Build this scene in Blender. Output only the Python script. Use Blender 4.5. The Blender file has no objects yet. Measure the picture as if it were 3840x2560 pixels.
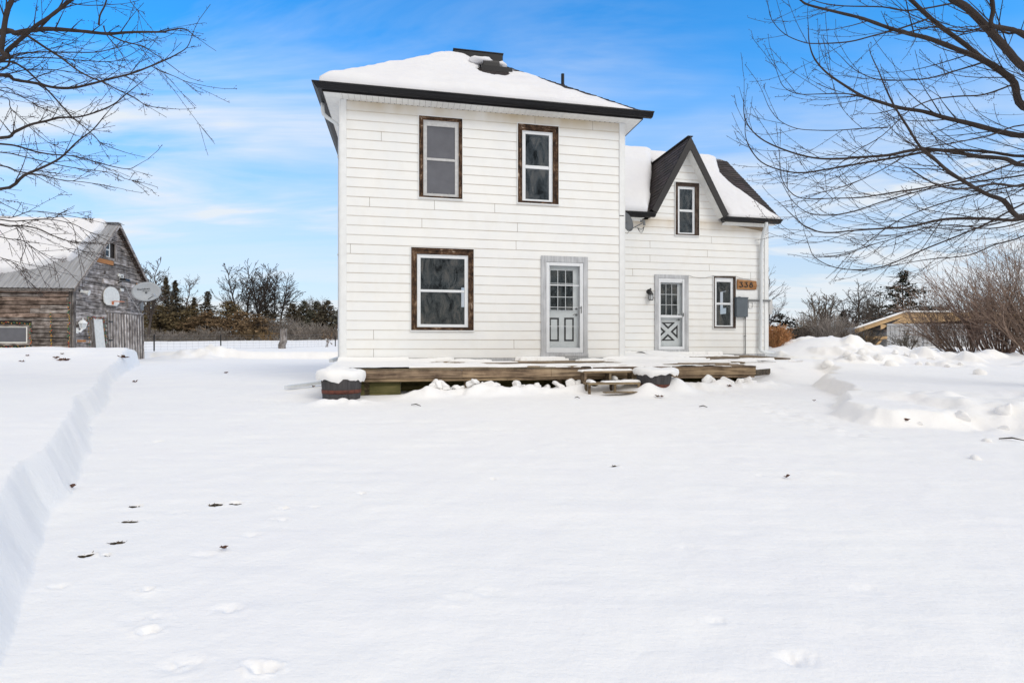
import bpy, math, random
import numpy as np
from mathutils import Vector, Matrix

random.seed(7)
scene = bpy.context.scene
COL = scene.collection
F, CX, HY, CAMZ = 2020.0, 1920.0, 1300.0, 1.0      # focal length and horizon in photo pixels

# ------------------------------------------------------------------ frames
class Frame:
    def __init__(s, ox, oy, oz, deg):
        s.o = np.array([ox, oy, oz], float); s.a = math.radians(deg)
        s.c, s.s = math.cos(s.a), math.sin(s.a)
    def w(s, p):
        return (s.o[0]+p[0]*s.c-p[1]*s.s, s.o[1]+p[0]*s.s+p[1]*s.c, s.o[2]+p[2])
    def loc(s, w):
        dx, dy = w[0]-s.o[0], w[1]-s.o[1]
        return (dx*s.c+dy*s.s, -dx*s.s+dy*s.c, w[2]-s.o[2])
    def _ray(s, px, py):
        d = ((px-CX)/F, 1.0, (HY-py)/F)
        return (d[0]*s.c+d[1]*s.s, -d[0]*s.s+d[1]*s.c, d[2])
    def onv(s, px, py, v):                 # survey: where the sight line meets the plane v = const
        c = s.loc((0, 0, CAMZ)); d = s._ray(px, py); t = (v-c[1])/d[1]
        return (c[0]+t*d[0], c[2]+t*d[2])
    def onu(s, px, py, u):
        c = s.loc((0, 0, CAMZ)); d = s._ray(px, py); t = (u-c[0])/d[0]
        return (c[1]+t*d[1], c[2]+t*d[2])
WORLD = Frame(0, 0, 0, 0)
HOUSE = Frame(-3.596, 11.35, 0.756, 11.22)
BARN = Frame(-19.55, 24.0, 0.30, 5.0)
def WP(px, py, Y): return np.array([(px-CX)/F*Y, Y, CAMZ+(HY-py)/F*Y])

INFO = {}                                  # object name -> (frame, offset)
def thing(name, label, cat, frame, base, group=None):
    o = bpy.data.objects.new(name, None); COL.objects.link(o)
    o.empty_display_size = .2
    o.location = frame.w(base); o.rotation_euler = (0, 0, frame.a)
    tag(o, label, cat, group); INFO[o.name] = (frame, np.array(base, float)); return o
def tag(o, label, cat, group=None, kind=None):
    if label: o['label'] = label
    if cat: o['category'] = cat
    if group: o['group'] = group
    if kind: o['kind'] = kind
    return o

# ------------------------------------------------------------------ mesh builder
class MB:
    def __init__(s): s.v = []; s.f = []; s.c = []; s.m = []; s.cur = (1, 1, 1); s.mi = 0; s.marks = []
    def cut(s): s.marks.append((len(s.v), len(s.f)))        # start a further piece of the same kind
    def add(s, vs, fs, col=None):
        n = len(s.v); s.v.extend([tuple(p) for p in vs])
        c = col or s.cur
        for f in fs: s.f.append(tuple(i+n for i in f)); s.c.append(c); s.m.append(s.mi)
    def quad(s, a, b, c, d, col=None): s.add([a, b, c, d], [(0, 1, 2, 3)], col)
    def tri(s, a, b, c, col=None): s.add([a, b, c], [(0, 1, 2)], col)
    def box(s, x0, x1, y0, y1, z0, z1, col=None, bev=0.0):
        if bev <= 0:
            s.add([(x0,y0,z0),(x1,y0,z0),(x1,y1,z0),(x0,y1,z0),(x0,y0,z1),(x1,y0,z1),(x1,y1,z1),(x0,y1,z1)],
                  [(3,2,1,0),(4,5,6,7),(0,1,5,4),(1,2,6,5),(2,3,7,6),(3,0,4,7)], col); return
        b = min(bev, (x1-x0)*.45, (y1-y0)*.45, (z1-z0)*.45)
        import itertools
        vs = []; idx = {}
        for ix, iy, iz in itertools.product((0,1),(0,1),(0,1)):
            X, Y, Z = (x0,x1)[ix], (y0,y1)[iy], (z0,z1)[iz]
            sx, sy, sz = (1,-1)[ix]*b, (1,-1)[iy]*b, (1,-1)[iz]*b
            idx[(ix,iy,iz,0)] = len(vs); vs.append((X, Y+sy, Z+sz))
            idx[(ix,iy,iz,1)] = len(vs); vs.append((X+sx, Y, Z+sz))
            idx[(ix,iy,iz,2)] = len(vs); vs.append((X+sx, Y+sy, Z))
        g = lambda *k: idx[k]; fs = []
        fs.append((g(0,0,0,0),g(0,0,1,0),g(0,1,1,0),g(0,1,0,0))); fs.append((g(1,0,0,0),g(1,1,0,0),g(1,1,1,0),g(1,0,1,0)))
        fs.append((g(0,0,0,1),g(1,0,0,1),g(1,0,1,1),g(0,0,1,1))); fs.append((g(0,1,0,1),g(0,1,1,1),g(1,1,1,1),g(1,1,0,1)))
        fs.append((g(0,0,0,2),g(0,1,0,2),g(1,1,0,2),g(1,0,0,2))); fs.append((g(0,0,1,2),g(1,0,1,2),g(1,1,1,2),g(0,1,1,2)))
        for iy in (0,1):
            for iz in (0,1): fs.append((g(0,iy,iz,1),g(1,iy,iz,1),g(1,iy,iz,2),g(0,iy,iz,2)))
        for ix in (0,1):
            for iz in (0,1): fs.append((g(ix,0,iz,0),g(ix,1,iz,0),g(ix,1,iz,2),g(ix,0,iz,2)))
        for ix in (0,1):
            for iy in (0,1): fs.append((g(ix,iy,0,0),g(ix,iy,1,0),g(ix,iy,1,1),g(ix,iy,0,1)))
        for ix, iy, iz in itertools.product((0,1),(0,1),(0,1)): fs.append((g(ix,iy,iz,0),g(ix,iy,iz,1),g(ix,iy,iz,2)))
        s.add(vs, fs, col)
    def obox(s, p0, p1, w, h, col=None, up=(0,0,1)):       # a bar from p0 to p1, w wide, h tall
        p0, p1 = Vector(p0), Vector(p1); d = (p1-p0).normalized(); u = Vector(up)
        r = d.cross(u)
        if r.length < 1e-4: r = d.cross(Vector((1, 0, 0)))
        r.normalize(); u = r.cross(d).normalized()
        vs = [p+r*(a*w/2)+u*(b*h/2) for p in (p0, p1) for a, b in ((-1,-1),(1,-1),(1,1),(-1,1))]
        s.add(vs, [(3,2,1,0),(4,5,6,7),(0,1,5,4),(1,2,6,5),(2,3,7,6),(3,0,4,7)], col)
    def tube(s, pts, rad, sides=6, col=None, cap=True):
        P = [Vector(p) for p in pts]; n = len(P)
        if not hasattr(rad, '__len__'): rad = [rad]*n
        t = (P[1]-P[0]).normalized()
        ref = Vector((0, 0, 1)) if abs(t.z) < .9 else Vector((1, 0, 0))
        r = t.cross(ref).normalized(); vs = []
        for i in range(n):
            t = (P[min(i+1, n-1)]-P[max(i-1, 0)])
            if t.length > 1e-9:
                t.normalize(); r = (r-t*r.dot(t))
                r = r.normalized() if r.length > 1e-6 else t.orthogonal().normalized()
            b = t.cross(r)
            for k in range(sides):
                a = 2*math.pi*k/sides
                vs.append(P[i]+(r*math.cos(a)+b*math.sin(a))*rad[i])
        fs = [(i*sides+k, i*sides+(k+1) % sides, (i+1)*sides+(k+1) % sides, (i+1)*sides+k) for i in range(n-1) for k in range(sides)]
        if cap: fs += [tuple(range(sides))[::-1], tuple((n-1)*sides+k for k in range(sides))]
        s.add(vs, fs, col)
    def lathe(s, prof, cx, cy, seg=24, col=None, close=False):
        vs = [(cx+r*math.cos(2*math.pi*k/seg), cy+r*math.sin(2*math.pi*k/seg), z) for r, z in prof for k in range(seg)]
        fs = [(i*seg+k, i*seg+(k+1) % seg, (i+1)*seg+(k+1) % seg, (i+1)*seg+k) for i in range(len(prof)-1) for k in range(seg)]
        s.add(vs, fs, col)
    def prism(s, poly, axis, a0, a1, col=None):            # polygon extruded along x ('u') or y ('v') or z
        n = len(poly)
        mk = {'u': lambda p, a: (a, p[0], p[1]), 'v': lambda p, a: (p[0], a, p[1]), 'z': lambda p, a: (p[0], p[1], a)}[axis]
        vs = [mk(p, a0) for p in poly]+[mk(p, a1) for p in poly]
        s.add(vs, [tuple(range(n))[::-1], tuple(range(n, 2*n))]+[(i, (i+1) % n, n+(i+1) % n, n+i) for i in range(n)], col)
    def frame(s, x0, x1, z0, z1, w, y0, y1, col=None, wt=None, wb=None, bev=0.0):   # rectangular ring in the x-z plane
        wt = w if wt is None else wt; wb = w if wb is None else wb
        s.box(x0, x0+w, y0, y1, z0, z1, col, bev); s.box(x1-w, x1, y0, y1, z0, z1, col, bev)
        s.box(x0+w, x1-w, y0+.0015, y1, z1-wt, z1, col, bev); s.box(x0+w, x1-w, y0+.0015, y1, z0, z0+wb, col, bev)
    def builds(s, name, mat, parent, **k):                 # one object per piece
        ms = [(0, 0)]+s.marks+[(len(s.v), len(s.f))]; out = []
        for (v0, f0), (v1, f1) in zip(ms[:-1], ms[1:]):
            if f1 == f0: continue
            q = MB(); q.v = s.v[v0:v1]; q.f = [tuple(i-v0 for i in f) for f in s.f[f0:f1]]; q.c = s.c[f0:f1]; q.m = s.m[f0:f1]
            out.append(q.build(name, mat, parent, **k))
        return out
    def build(s, name, mat, parent=None, frame=None, base=None, smooth=False, label=None, cat=None, group=None, kind=None, normals=True):
        if parent is not None:
            fr, off = INFO[parent.name]
        else:
            fr = frame or WORLD; off = np.array(base if base is not None else (0, 0, 0), float)
        V = np.array(s.v, dtype=np.float64).reshape(-1, 3)-off
        me = bpy.data.meshes.new(name); me.from_pydata(V.tolist(), [], s.f)
        if any(c != (1, 1, 1) for c in s.c):
            at = me.attributes.new('tint', 'FLOAT_COLOR', 'FACE')
            arr = np.ones((len(s.f), 4), np.float32); arr[:, :3] = np.array(s.c, np.float32)
            at.data.foreach_set('color', arr.ravel())
        mats = mat if isinstance(mat, (list, tuple)) else [mat]
        for m in mats: me.materials.append(m)
        if len(mats) > 1: me.polygons.foreach_set('material_index', np.array(s.m, np.int32))
        if smooth: me.polygons.foreach_set('use_smooth', np.ones(len(s.f), bool))
        if normals and len(s.f) < 60000:
            import bmesh
            bm = bmesh.new(); bm.from_mesh(me); bmesh.ops.recalc_face_normals(bm, faces=bm.faces); bm.to_mesh(me); bm.free()
        me.update()
        o = bpy.data.objects.new(name, me); COL.objects.link(o)
        if parent is not None:
            o.parent = parent
        else:
            o.location = fr.w(off); o.rotation_euler = (0, 0, fr.a)
        INFO[o.name] = (fr, off)
        tag(o, label, cat, group, kind); return o

# ------------------------------------------------------------------ noise
def _h(ix, iy, seed):
    n = (ix.astype(np.int64)*374761393+iy.astype(np.int64)*668265263+seed*974711) & 0xffffffff
    n = ((n ^ (n >> 13))*1274126177) & 0xffffffff
    return ((n ^ (n >> 16)) & 0xffff)/65535.0
def vnoise(x, y, seed=0):
    x = np.asarray(x, float); y = np.asarray(y, float)
    ix, iy = np.floor(x), np.floor(y); fx, fy = x-ix, y-iy
    fx = fx*fx*fx*(fx*(fx*6-15)+10); fy = fy*fy*fy*(fy*(fy*6-15)+10)
    a, b, c, d = _h(ix, iy, seed), _h(ix+1, iy, seed), _h(ix, iy+1, seed), _h(ix+1, iy+1, seed)
    return (a+(b-a)*fx)*(1-fy)+(c+(d-c)*fx)*fy-.5
def fbm(x, y, seed=0, oct=4):
    t = 0; a = 1.0; x = np.asarray(x, float); y = np.asarray(y, float)
    for k in range(oct):
        t = t+a*vnoise(x, y, seed+k*17); x = x*2.03+5.1; y = y*2.03+1.7; a *= .5
    return t
def sstep(a, b, x):
    t = np.clip((x-a)/(b-a), 0, 1); return t*t*(3-2*t)

# ------------------------------------------------------------------ materials
class NM:
    def __init__(s, name):
        s.m = bpy.data.materials.new(name); s.m.use_nodes = True; s.t = s.m.node_tree; s.t.nodes.clear()
        s.out = s.t.nodes.new('ShaderNodeOutputMaterial'); s.b = s.t.nodes.new('ShaderNodeBsdfPrincipled')
        s.t.links.new(s.b.outputs[0], s.out.inputs[0])
        s.oc = s.t.nodes.new('ShaderNodeTexCoord').outputs['Object']
    def put(s, sock, val):
        if isinstance(val, bpy.types.NodeSocket): s.t.links.new(val, sock)
        elif hasattr(val, '__len__') and len(val) == 3 and sock.type == 'RGBA': sock.default_value = (*val, 1)
        else: sock.default_value = val
    def set(s, **k):
        for n, v in k.items(): s.put(s.b.inputs[n.replace('_', ' ')], v)
        return s
    def map(s, scale=(1, 1, 1), vec=None, rot=(0, 0, 0)):
        n = s.t.nodes.new('ShaderNodeMapping'); s.put(n.inputs[0], vec or s.oc)
        n.inputs['Scale'].default_value = scale; n.inputs['Rotation'].default_value = rot; return n.outputs[0]
    def noise(s, scale=5, detail=4, rough=.55, vec=None, dist=0.0):
        n = s.t.nodes.new('ShaderNodeTexNoise'); s.put(n.inputs['Vector'], vec or s.oc)
        n.inputs['Scale'].default_value = scale; n.inputs['Detail'].default_value = detail
        n.inputs['Roughness'].default_value = rough; n.inputs['Distortion'].default_value = dist; return n.outputs[0]
    def ramp(s, fac, stops):
        n = s.t.nodes.new('ShaderNodeValToRGB'); s.put(n.inputs[0], fac); e = n.color_ramp.elements
        while len(e) < len(stops): e.new(.5)
        for q, (p, c) in zip(e, stops): q.position = p; q.color = (*c, 1) if hasattr(c, '__len__') else (c, c, c, 1)
        return n.outputs[0]
    def mix(s, fac, a, b, mode='MIX'):
        n = s.t.nodes.new('ShaderNodeMix'); n.data_type = 'RGBA'; n.blend_type = mode
        s.put(n.inputs[0], fac); s.put(n.inputs[6], a); s.put(n.inputs[7], b); return n.outputs[2]
    def math(s, op, a, b=0.0):
        n = s.t.nodes.new('ShaderNodeMath'); n.operation = op; s.put(n.inputs[0], a); s.put(n.inputs[1], b); return n.outputs[0]
    def sep(s, vec=None):
        n = s.t.nodes.new('ShaderNodeSeparateXYZ'); s.put(n.inputs[0], vec or s.oc); return n.outputs
    def tint(s):
        n = s.t.nodes.new('ShaderNodeAttribute'); n.attribute_name = 'tint'; return n.outputs['Color']
    def bump(s, h, strength=.3, dist=.01):
        n = s.t.nodes.new('ShaderNodeBump'); s.put(n.inputs['Height'], h)
        n.inputs['Strength'].default_value = strength; n.inputs['Distance'].default_value = dist
        s.put(s.b.inputs['Normal'], n.outputs[0]); return s

def m_snow(name, base=(.90, .893, .876), fine=1.0):
    M = NM(name); n1 = M.noise(1.3, 5, .6); n2 = M.noise(28, 4, .6); n3 = M.noise(3, 6, .65, vec=M.map((.35, 1.6, 1)))
    c = M.mix(M.ramp(n1, [(.35, 0), (.7, 1)]), base, tuple(x*.965 for x in base[:2])+(base[2]*.985,))
    M.set(Base_Color=c, Roughness=.75); M.b.inputs['Specular IOR Level'].default_value = .25
    h = M.math('ADD', M.math('MULTIPLY', n2, .35*fine), M.math('MULTIPLY', n3, .9))
    M.bump(h, .42, .03); return M.m
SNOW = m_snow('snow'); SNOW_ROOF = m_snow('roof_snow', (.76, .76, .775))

def m_siding(off=0.0):
    M = NM('painted_siding'); x, y, z = M.sep()
    n1 = M.noise(1.2, 4, .6); n2 = M.noise(1.5, 5, .6, vec=M.map((2, 2, 1.2)))
    c = M.mix(M.ramp(n1, [(.3, 0), (.7, 1)]), (.83, .825, .80), (.775, .785, .785))
    c = M.mix(M.math('MULTIPLY', M.ramp(n2, [(.5, 0), (.8, 1)]), .22), c, (.66, .62, .54))
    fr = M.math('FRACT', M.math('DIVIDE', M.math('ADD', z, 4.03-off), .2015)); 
    ln = M.ramp(fr, [(.0, .55), (.035, .45), (.05, 0), (.90, 0), (.945, .95), (1, 1)])  # beige lap stain, with the shadow under each lip painted in
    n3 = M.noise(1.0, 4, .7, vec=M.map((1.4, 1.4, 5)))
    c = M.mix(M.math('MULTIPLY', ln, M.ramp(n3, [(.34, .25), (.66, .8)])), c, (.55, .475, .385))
    return M, c, z, n1
M, c, z, n1 = m_siding()
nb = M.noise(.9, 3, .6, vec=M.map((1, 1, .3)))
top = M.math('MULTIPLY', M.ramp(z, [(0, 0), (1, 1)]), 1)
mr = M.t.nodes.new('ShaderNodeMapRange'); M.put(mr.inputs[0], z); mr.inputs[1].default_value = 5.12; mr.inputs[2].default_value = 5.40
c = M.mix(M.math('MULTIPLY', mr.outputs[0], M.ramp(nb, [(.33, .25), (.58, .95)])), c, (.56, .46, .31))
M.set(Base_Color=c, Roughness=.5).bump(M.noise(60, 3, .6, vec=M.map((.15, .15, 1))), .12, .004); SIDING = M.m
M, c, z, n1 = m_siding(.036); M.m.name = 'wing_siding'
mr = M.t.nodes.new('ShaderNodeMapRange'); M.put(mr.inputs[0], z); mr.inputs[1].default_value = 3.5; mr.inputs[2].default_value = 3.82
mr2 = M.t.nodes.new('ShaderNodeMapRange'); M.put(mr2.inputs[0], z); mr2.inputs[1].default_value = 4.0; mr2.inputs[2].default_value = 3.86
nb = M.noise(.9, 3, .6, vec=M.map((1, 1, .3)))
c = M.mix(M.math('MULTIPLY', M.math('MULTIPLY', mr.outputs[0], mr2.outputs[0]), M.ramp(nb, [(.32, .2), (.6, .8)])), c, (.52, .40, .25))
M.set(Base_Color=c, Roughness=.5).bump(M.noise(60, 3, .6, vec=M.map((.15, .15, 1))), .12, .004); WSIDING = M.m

def simple(name, col, rough=.5, metal=0.0, var=.12, scale=6, bump=0.0, vec=(1, 1, 1), spec=.5):
    M = NM(name); n = M.noise(scale, 5, .6, vec=M.map(vec))
    c = M.mix(M.ramp(n, [(.3, 0), (.7, 1)]), tuple(v*(1-var) for v in col), tuple(min(1, v*(1+var)) for v in col))
    M.set(Base_Color=c, Roughness=rough, Metallic=metal); M.b.inputs['Specular IOR Level'].default_value = spec
    if bump: M.bump(n, bump, .01)
    return M.m
TRIM = simple('white_trim', (.76, .77, .77), .45, var=.05)
VINYL = simple('white_vinyl_frame', (.71, .73, .755), .35, var=.04)
SOFFIT = simple('soffit_panel', (.80, .80, .78), .5, var=.06, scale=9)
SOFLINE = simple('soffit_groove', (.28, .27, .25), .7)
BLACK = simple('black_metal', (.008, .008, .010), .38, var=.2, spec=.28)
FASCIA = simple('dark_fascia', (.014, .012, .013), .6, var=.25, scale=20)
GREYALU = simple('grey_aluminium', (.50, .50, .50), .45, var=.12, scale=14)
SHEATH = simple('brown_sheathing', (.30, .23, .16), .9)
DISHDARK = simple('shaded_dish', (.11, .115, .12), .6, var=.05)  # unlit face of the house dish: shade put into the colour
GALV = simple('galvanized_pipe', (.16, .165, .17), .45, .3, var=.2)
BOXGREY = simple('grey_enamel', (.085, .105, .125), .45, var=.08)
WSPOUT = simple('white_spout', (.66, .69, .71), .4, var=.08, scale=5, vec=(1, 1, .4))
IRON = simple('black_iron', (.012, .012, .013), .5, var=.3)
RUST = simple('rusty_hoop', (.115, .035, .022), .8, var=.5, scale=18, bump=.3)
STAVE = simple('grey_barrel_stave', (.052, .048, .050), .8, var=.35, scale=7, vec=(4, 4, .5), bump=.3)
DARKROOM = simple('dark_interior', (.035, .03, .028), .9, var=.3)
SCREEN = simple('insect_screen', (.115, .118, .135), .8, var=.14, scale=3)
SHINGLE = NM('asphalt_shingle'); n = SHINGLE.noise(60, 3, .7)
SHINGLE.set(Base_Color=SHINGLE.mix(1.0, SHINGLE.tint(), SHINGLE.ramp(n, [(.3, (.6, .6, .6)), (.7, (1.35, 1.3, 1.3))]), 'MULTIPLY'), Roughness=.9).bump(n, .4, .01); SHINGLE = SHINGLE.m

def m_wood(name, stops, axis='z', scale=3.0, rough=.85, tinted=False, bump=.35, con=1.35):
    M = NM(name); sc = {'x': (.25, 5, 5), 'y': (5, .25, 5), 'z': (5, 5, .25)}[axis]
    n = M.noise(scale*2, 6, .7, vec=M.map(sc), dist=.4); n2 = M.noise(scale, 4, .6)
    f = M.math('ADD', M.math('MULTIPLY', n, .65), M.math('MULTIPLY', n2, .35))
    f = M.math('ADD', M.math('MULTIPLY', M.math('SUBTRACT', f, .5), con), .5)
    c = M.ramp(f, stops)
    if tinted: c = M.mix(1.0, c, M.tint(), 'MULTIPLY')
    M.set(Base_Color=c, Roughness=rough); M.b.inputs['Specular IOR Level'].default_value = .2
    M.bump(n, bump, .01); return M.m
PEEL = [(.30, (.010, .007, .006)), (.42, (.028, .017, .012)), (.50, (.085, .048, .030)), (.55, (.03, .018, .013)), (.61, (.19, .105, .058)), (.65, (.05, .032, .023)), (.71, (.32, .21, .13)), (.80, (.55, .5, .44))]
PEELZ = m_wood('peeling_wood_upright', PEEL, 'z', 8, con=2.1); PEELX = m_wood('peeling_wood_level', PEEL, 'x', 8, con=2.1)
BROWN = [(.36, (.018, .013, .011)), (.5, (.07, .05, .04)), (.62, (.13, .098, .078)), (.74, (.28, .23, .19))]
BROWNZ = m_wood('brown_wood_upright', BROWN, 'z', 4); BROWNX = m_wood('brown_wood_level', BROWN, 'x', 4)
GREYW = [(.3, (.33, .335, .35)), (.5, (.47, .48, .50)), (.7, (.60, .61, .63))]
DOORTRIM = m_wood('worn_grey_trim', GREYW, 'z', 3, .7)
DECKW = m_wood('weathered_deck_wood', [(.33, (.05, .036, .026)), (.47, (.19, .14, .095)), (.58, (.33, .25, .165)), (.75, (.42, .34, .24))], 'x', 2.2, tinted=True)
MOSSW = m_wood('mossy_board', [(.3, (.025, .02, .012)), (.5, (.085, .08, .03)), (.62, (.16, .14, .06)), (.78, (.13, .07, .045))], 'x', 1.2)
BARNX = m_wood('weathered_barn_board', [(.28, (.028, .022, .019)), (.45, (.17, .145, .13)), (.6, (.36, .325, .305)), (.8, (.56, .53, .51))], 'x', 3.2, tinted=True, con=1.8)
BARNY = m_wood('weathered_gable_board', [(.28, (.03, .025, .022)), (.45, (.20, .175, .16)), (.6, (.40, .365, .35)), (.8, (.62, .59, .57))], 'y', 3.2, tinted=True, con=1.8)
BARNZ = m_wood('weathered_upright_board', [(.28, (.035, .028, .025)), (.45, (.19, .165, .15)), (.6, (.36, .33, .31)), (.8, (.58, .55, .53))], 'z', 3.0, tinted=True, con=1.7)
NEWWOOD = m_wood('pale_lumber', [(.3, (.42, .27, .14)), (.55, (.58, .40, .22)), (.8, (.66, .48, .30))], 'x', 2)
SIGNW = m_wood('varnished_sign_wood', [(.3, (.13, .055, .02)), (.5, (.30, .14, .055)), (.65, (.42, .22, .09)), (.8, (.20, .09, .035))], 'x', 4, .5)
ORANGEW = m_wood('orange_raw_wood', [(.3, (.30, .13, .05)), (.6, (.45, .21, .09)), (.8, (.5, .28, .14))], 'x', 4)

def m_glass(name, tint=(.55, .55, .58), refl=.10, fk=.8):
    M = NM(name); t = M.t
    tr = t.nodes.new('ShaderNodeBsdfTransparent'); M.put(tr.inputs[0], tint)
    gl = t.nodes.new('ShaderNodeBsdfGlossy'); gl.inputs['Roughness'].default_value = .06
    M.put(gl.inputs[0], M.ramp(M.noise(3.2, 6, .7, vec=M.map((1.6, 1, .7)), dist=.8), [(.36, (.12, .14, .16)), (.5, (.5, .58, .65)), (.63, (1, 1, 1))]))  # blotches painted into the gloss colour imitate mirrored trees
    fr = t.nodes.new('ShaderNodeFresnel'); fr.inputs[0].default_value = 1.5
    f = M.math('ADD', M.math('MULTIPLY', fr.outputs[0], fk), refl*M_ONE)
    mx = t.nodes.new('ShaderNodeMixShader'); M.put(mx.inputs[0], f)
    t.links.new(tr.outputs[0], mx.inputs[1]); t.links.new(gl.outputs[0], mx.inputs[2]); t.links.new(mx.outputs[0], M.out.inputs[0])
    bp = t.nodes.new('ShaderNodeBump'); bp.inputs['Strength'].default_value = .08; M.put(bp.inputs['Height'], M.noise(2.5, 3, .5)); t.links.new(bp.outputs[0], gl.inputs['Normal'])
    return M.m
M_ONE = 1.0
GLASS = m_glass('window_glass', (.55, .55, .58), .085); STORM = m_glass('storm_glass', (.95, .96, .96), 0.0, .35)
METALROOF = simple('corrugated_steel', (.30, .305, .32), .6, .1, var=.38, scale=3.5, vec=(4, .25, .25))
STEELWALL = simple('grey_steel_cladding', (.40, .41, .43), .6, var=.12, scale=2)
def m_leafy(name, rough=.9):
    M = NM(name); n = M.noise(3, 3, .6); M.set(Base_Color=M.mix(1.0, M.tint(), M.ramp(n, [(.3, (.7, .7, .7)), (.7, (1.25, 1.25, 1.25))]), 'MULTIPLY'), Roughness=rough)
    M.b.inputs['Specular IOR Level'].default_value = .15; return M.m
LEAFY = m_leafy('needle_foliage'); TWIG = m_leafy('twig_bark')
BARK = simple('maple_bark', (.060, .047, .042), .9, var=.45, scale=12, bump=.5, vec=(1, 1, .3))
DISH = simple('grey_dish', (.36, .38, .40), .5, var=.05)
DIRT = simple('bare_turf', (.05, .042, .03), 1, var=.6, scale=60)
LEAFBROWN = simple('dry_leaf', (.11, .05, .03), .8, var=.3, scale=20)
PAPER = simple('white_paint_worn', (.70, .70, .67), .6, var=.1, scale=8)
LAMPGLASS = simple('frosted_lamp_glass', (.55, .57, .58), .2, var=.1)
DOORGREY = simple('grey_door_paint', (.70, .73, .745), .45, var=.06)
DOORDARK = simple('dark_door_moulding', (.022, .022, .024), .5, var=.2)
ORANGE = simple('orange_rim', (.55, .16, .05), .5)
BULB = NM('bulb_colours'); BULB.set(Base_Color=BULB.tint(), Roughness=.3); BULB = BULB.m
WIREG = simple('dull_wire', (.20, .20, .21), .5, .3)
WIREB = simple('black_cable', (.02, .02, .02), .6)
# ================================================================== HOUSE
H = HOUSE
house = thing('farmhouse', 'two storey white clapboard farmhouse with snowy hip roof and lower gabled wing', 'house', H, (0, 0, 0))
EXPO = .2015; WM = 6.313; VW = 2.46; UW1 = 11.92; DM = 5.0; WZ = .036

def rect(px0, px1, py0, py1, v):           # px rectangle -> local (u0,u1,z0,z1); py taken at the middle
    pm = (px0+px1)/2
    u0, _ = H.onv(px0, py0, v); u1, _ = H.onv(px1, py0, v)
    _, zt = H.onv(pm, py0, v); _, zb = H.onv(pm, py1, v)
    return u0, u1, zb, zt

# openings (outer edge of casing) in the two front walls
OP = {
 'w1': rect(1571, 1733, 443, 745, 0), 'w2': rect(1940.4, 2092.7, 472, 765, 0), 'w3': rect(1541.8, 1775.4, 932, 1238.5, 0),
 'd1': rect(2028, 2202, 962, 1336, 0),
 'w4': rect(2530.5, 2619, 686.5, 883.5, VW), 'd2': rect(2454, 2579.5, 1031, 1322, VW), 'w5': rect(2673.5, 2756, 1036, 1230.6, VW)}
J_MAIN = [(1386,762),(1629,780),(1855,795),(1582,838),(1940,857),(1314,934),(1935,926),(1401,1257),(1401,1326),(1927,1293),(2222,470),(2006,448),(1430,510)]
J_WING = [(2437,918),(2667,903),(2437,971),(2652,954),(2372,1022),(2659,1004),(2814,1036)]

def clapboard(mb, v, z0, n, lo, hi, ops, joints, lastz=None):
    """lap siding: lo(z), hi(z) bound each course, ops are holes (u0,u1,z0,z1), joints are (u,z)"""
    for k in range(n):
        a, b = z0+k*EXPO, z0+(k+1)*EXPO
        if lastz and k == n-1: b = lastz
        cuts = sorted({a, b}|{z for o in ops for z in o[2:4] if a+1e-4 < z < b-1e-4})
        js = [u for u, z in joints if a <= z < b]
        for za, zb in zip(cuts[:-1], cuts[1:]):
            zm = (za+zb)/2
            iv = [(None, None)]
            ed = []
            for o in ops:
                if o[2] < zm < o[3]: ed.append((o[0], o[1]))
            for u in js: ed.append((u-.0035, u+.0035))
            ed.sort()
            seg = []; cur = None
            for e0, e1 in ed:
                seg.append((cur, e0)); cur = e1
            seg.append((cur, None))
            for s0, s1 in seg:
                ua, ub = (lo(za), lo(zb)) if s0 is None else (s0, s0)
                uc, ud = (hi(za), hi(zb)) if s1 is None else (s1, s1)
                if uc <= ua+.005 and ud <= ub+.005: continue
                ud = max(ud, ub); uc = max(uc, ua)
                ya, yb = v-.011*(1-(za-a)/EXPO)-.003, v-.011*(1-(zb-a)/EXPO)-.003
                mb.add([(ua, ya, za), (uc, ya, za), (ud, yb, zb), (ub, yb, zb)], [(0, 1, 2, 3)])
                if za == a: mb.add([(ua, v+.005, za), (uc, v+.005, za), (uc, ya, za), (ua, ya, za)], [(0, 1, 2, 3)])
mb = MB()
jm = [H.onv(x, y, 0) for x, y in J_MAIN]
clapboard(mb, 0, 0, 27, lambda z: .10, lambda z: WM-.10, [OP[k] for k in ('w1','w2','w3','d1')], jm, 5.452)
# back board behind the laps, cut round the openings, seen only in the joints
def backing(mb, v, u0, u1, z0, z1, ops):
    zs = sorted({z0, z1}|{z for o in ops for z in o[2:4]}); us = sorted({u0, u1}|{u for o in ops for u in o[0:2]})
    for za, zb in zip(zs[:-1], zs[1:]):
        for ua, ub in zip(us[:-1], us[1:]):
            um, zm = (ua+ub)/2, (za+zb)/2
            if any(o[0] < um < o[1] and o[2] < zm < o[3] for o in ops): continue
            mb.quad((ua, v, za), (ub, v, za), (ub, v, zb), (ua, v, zb))
wall = mb.build('wall', SIDING, house, label=None, normals=False)
b2 = MB(); backing(b2, .012, .02, WM-.02, -.16, 5.45, [OP[k] for k in ('w1','w2','w3','d1')])
b2.build('sheathing', SHEATH, wall, normals=False)
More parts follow.
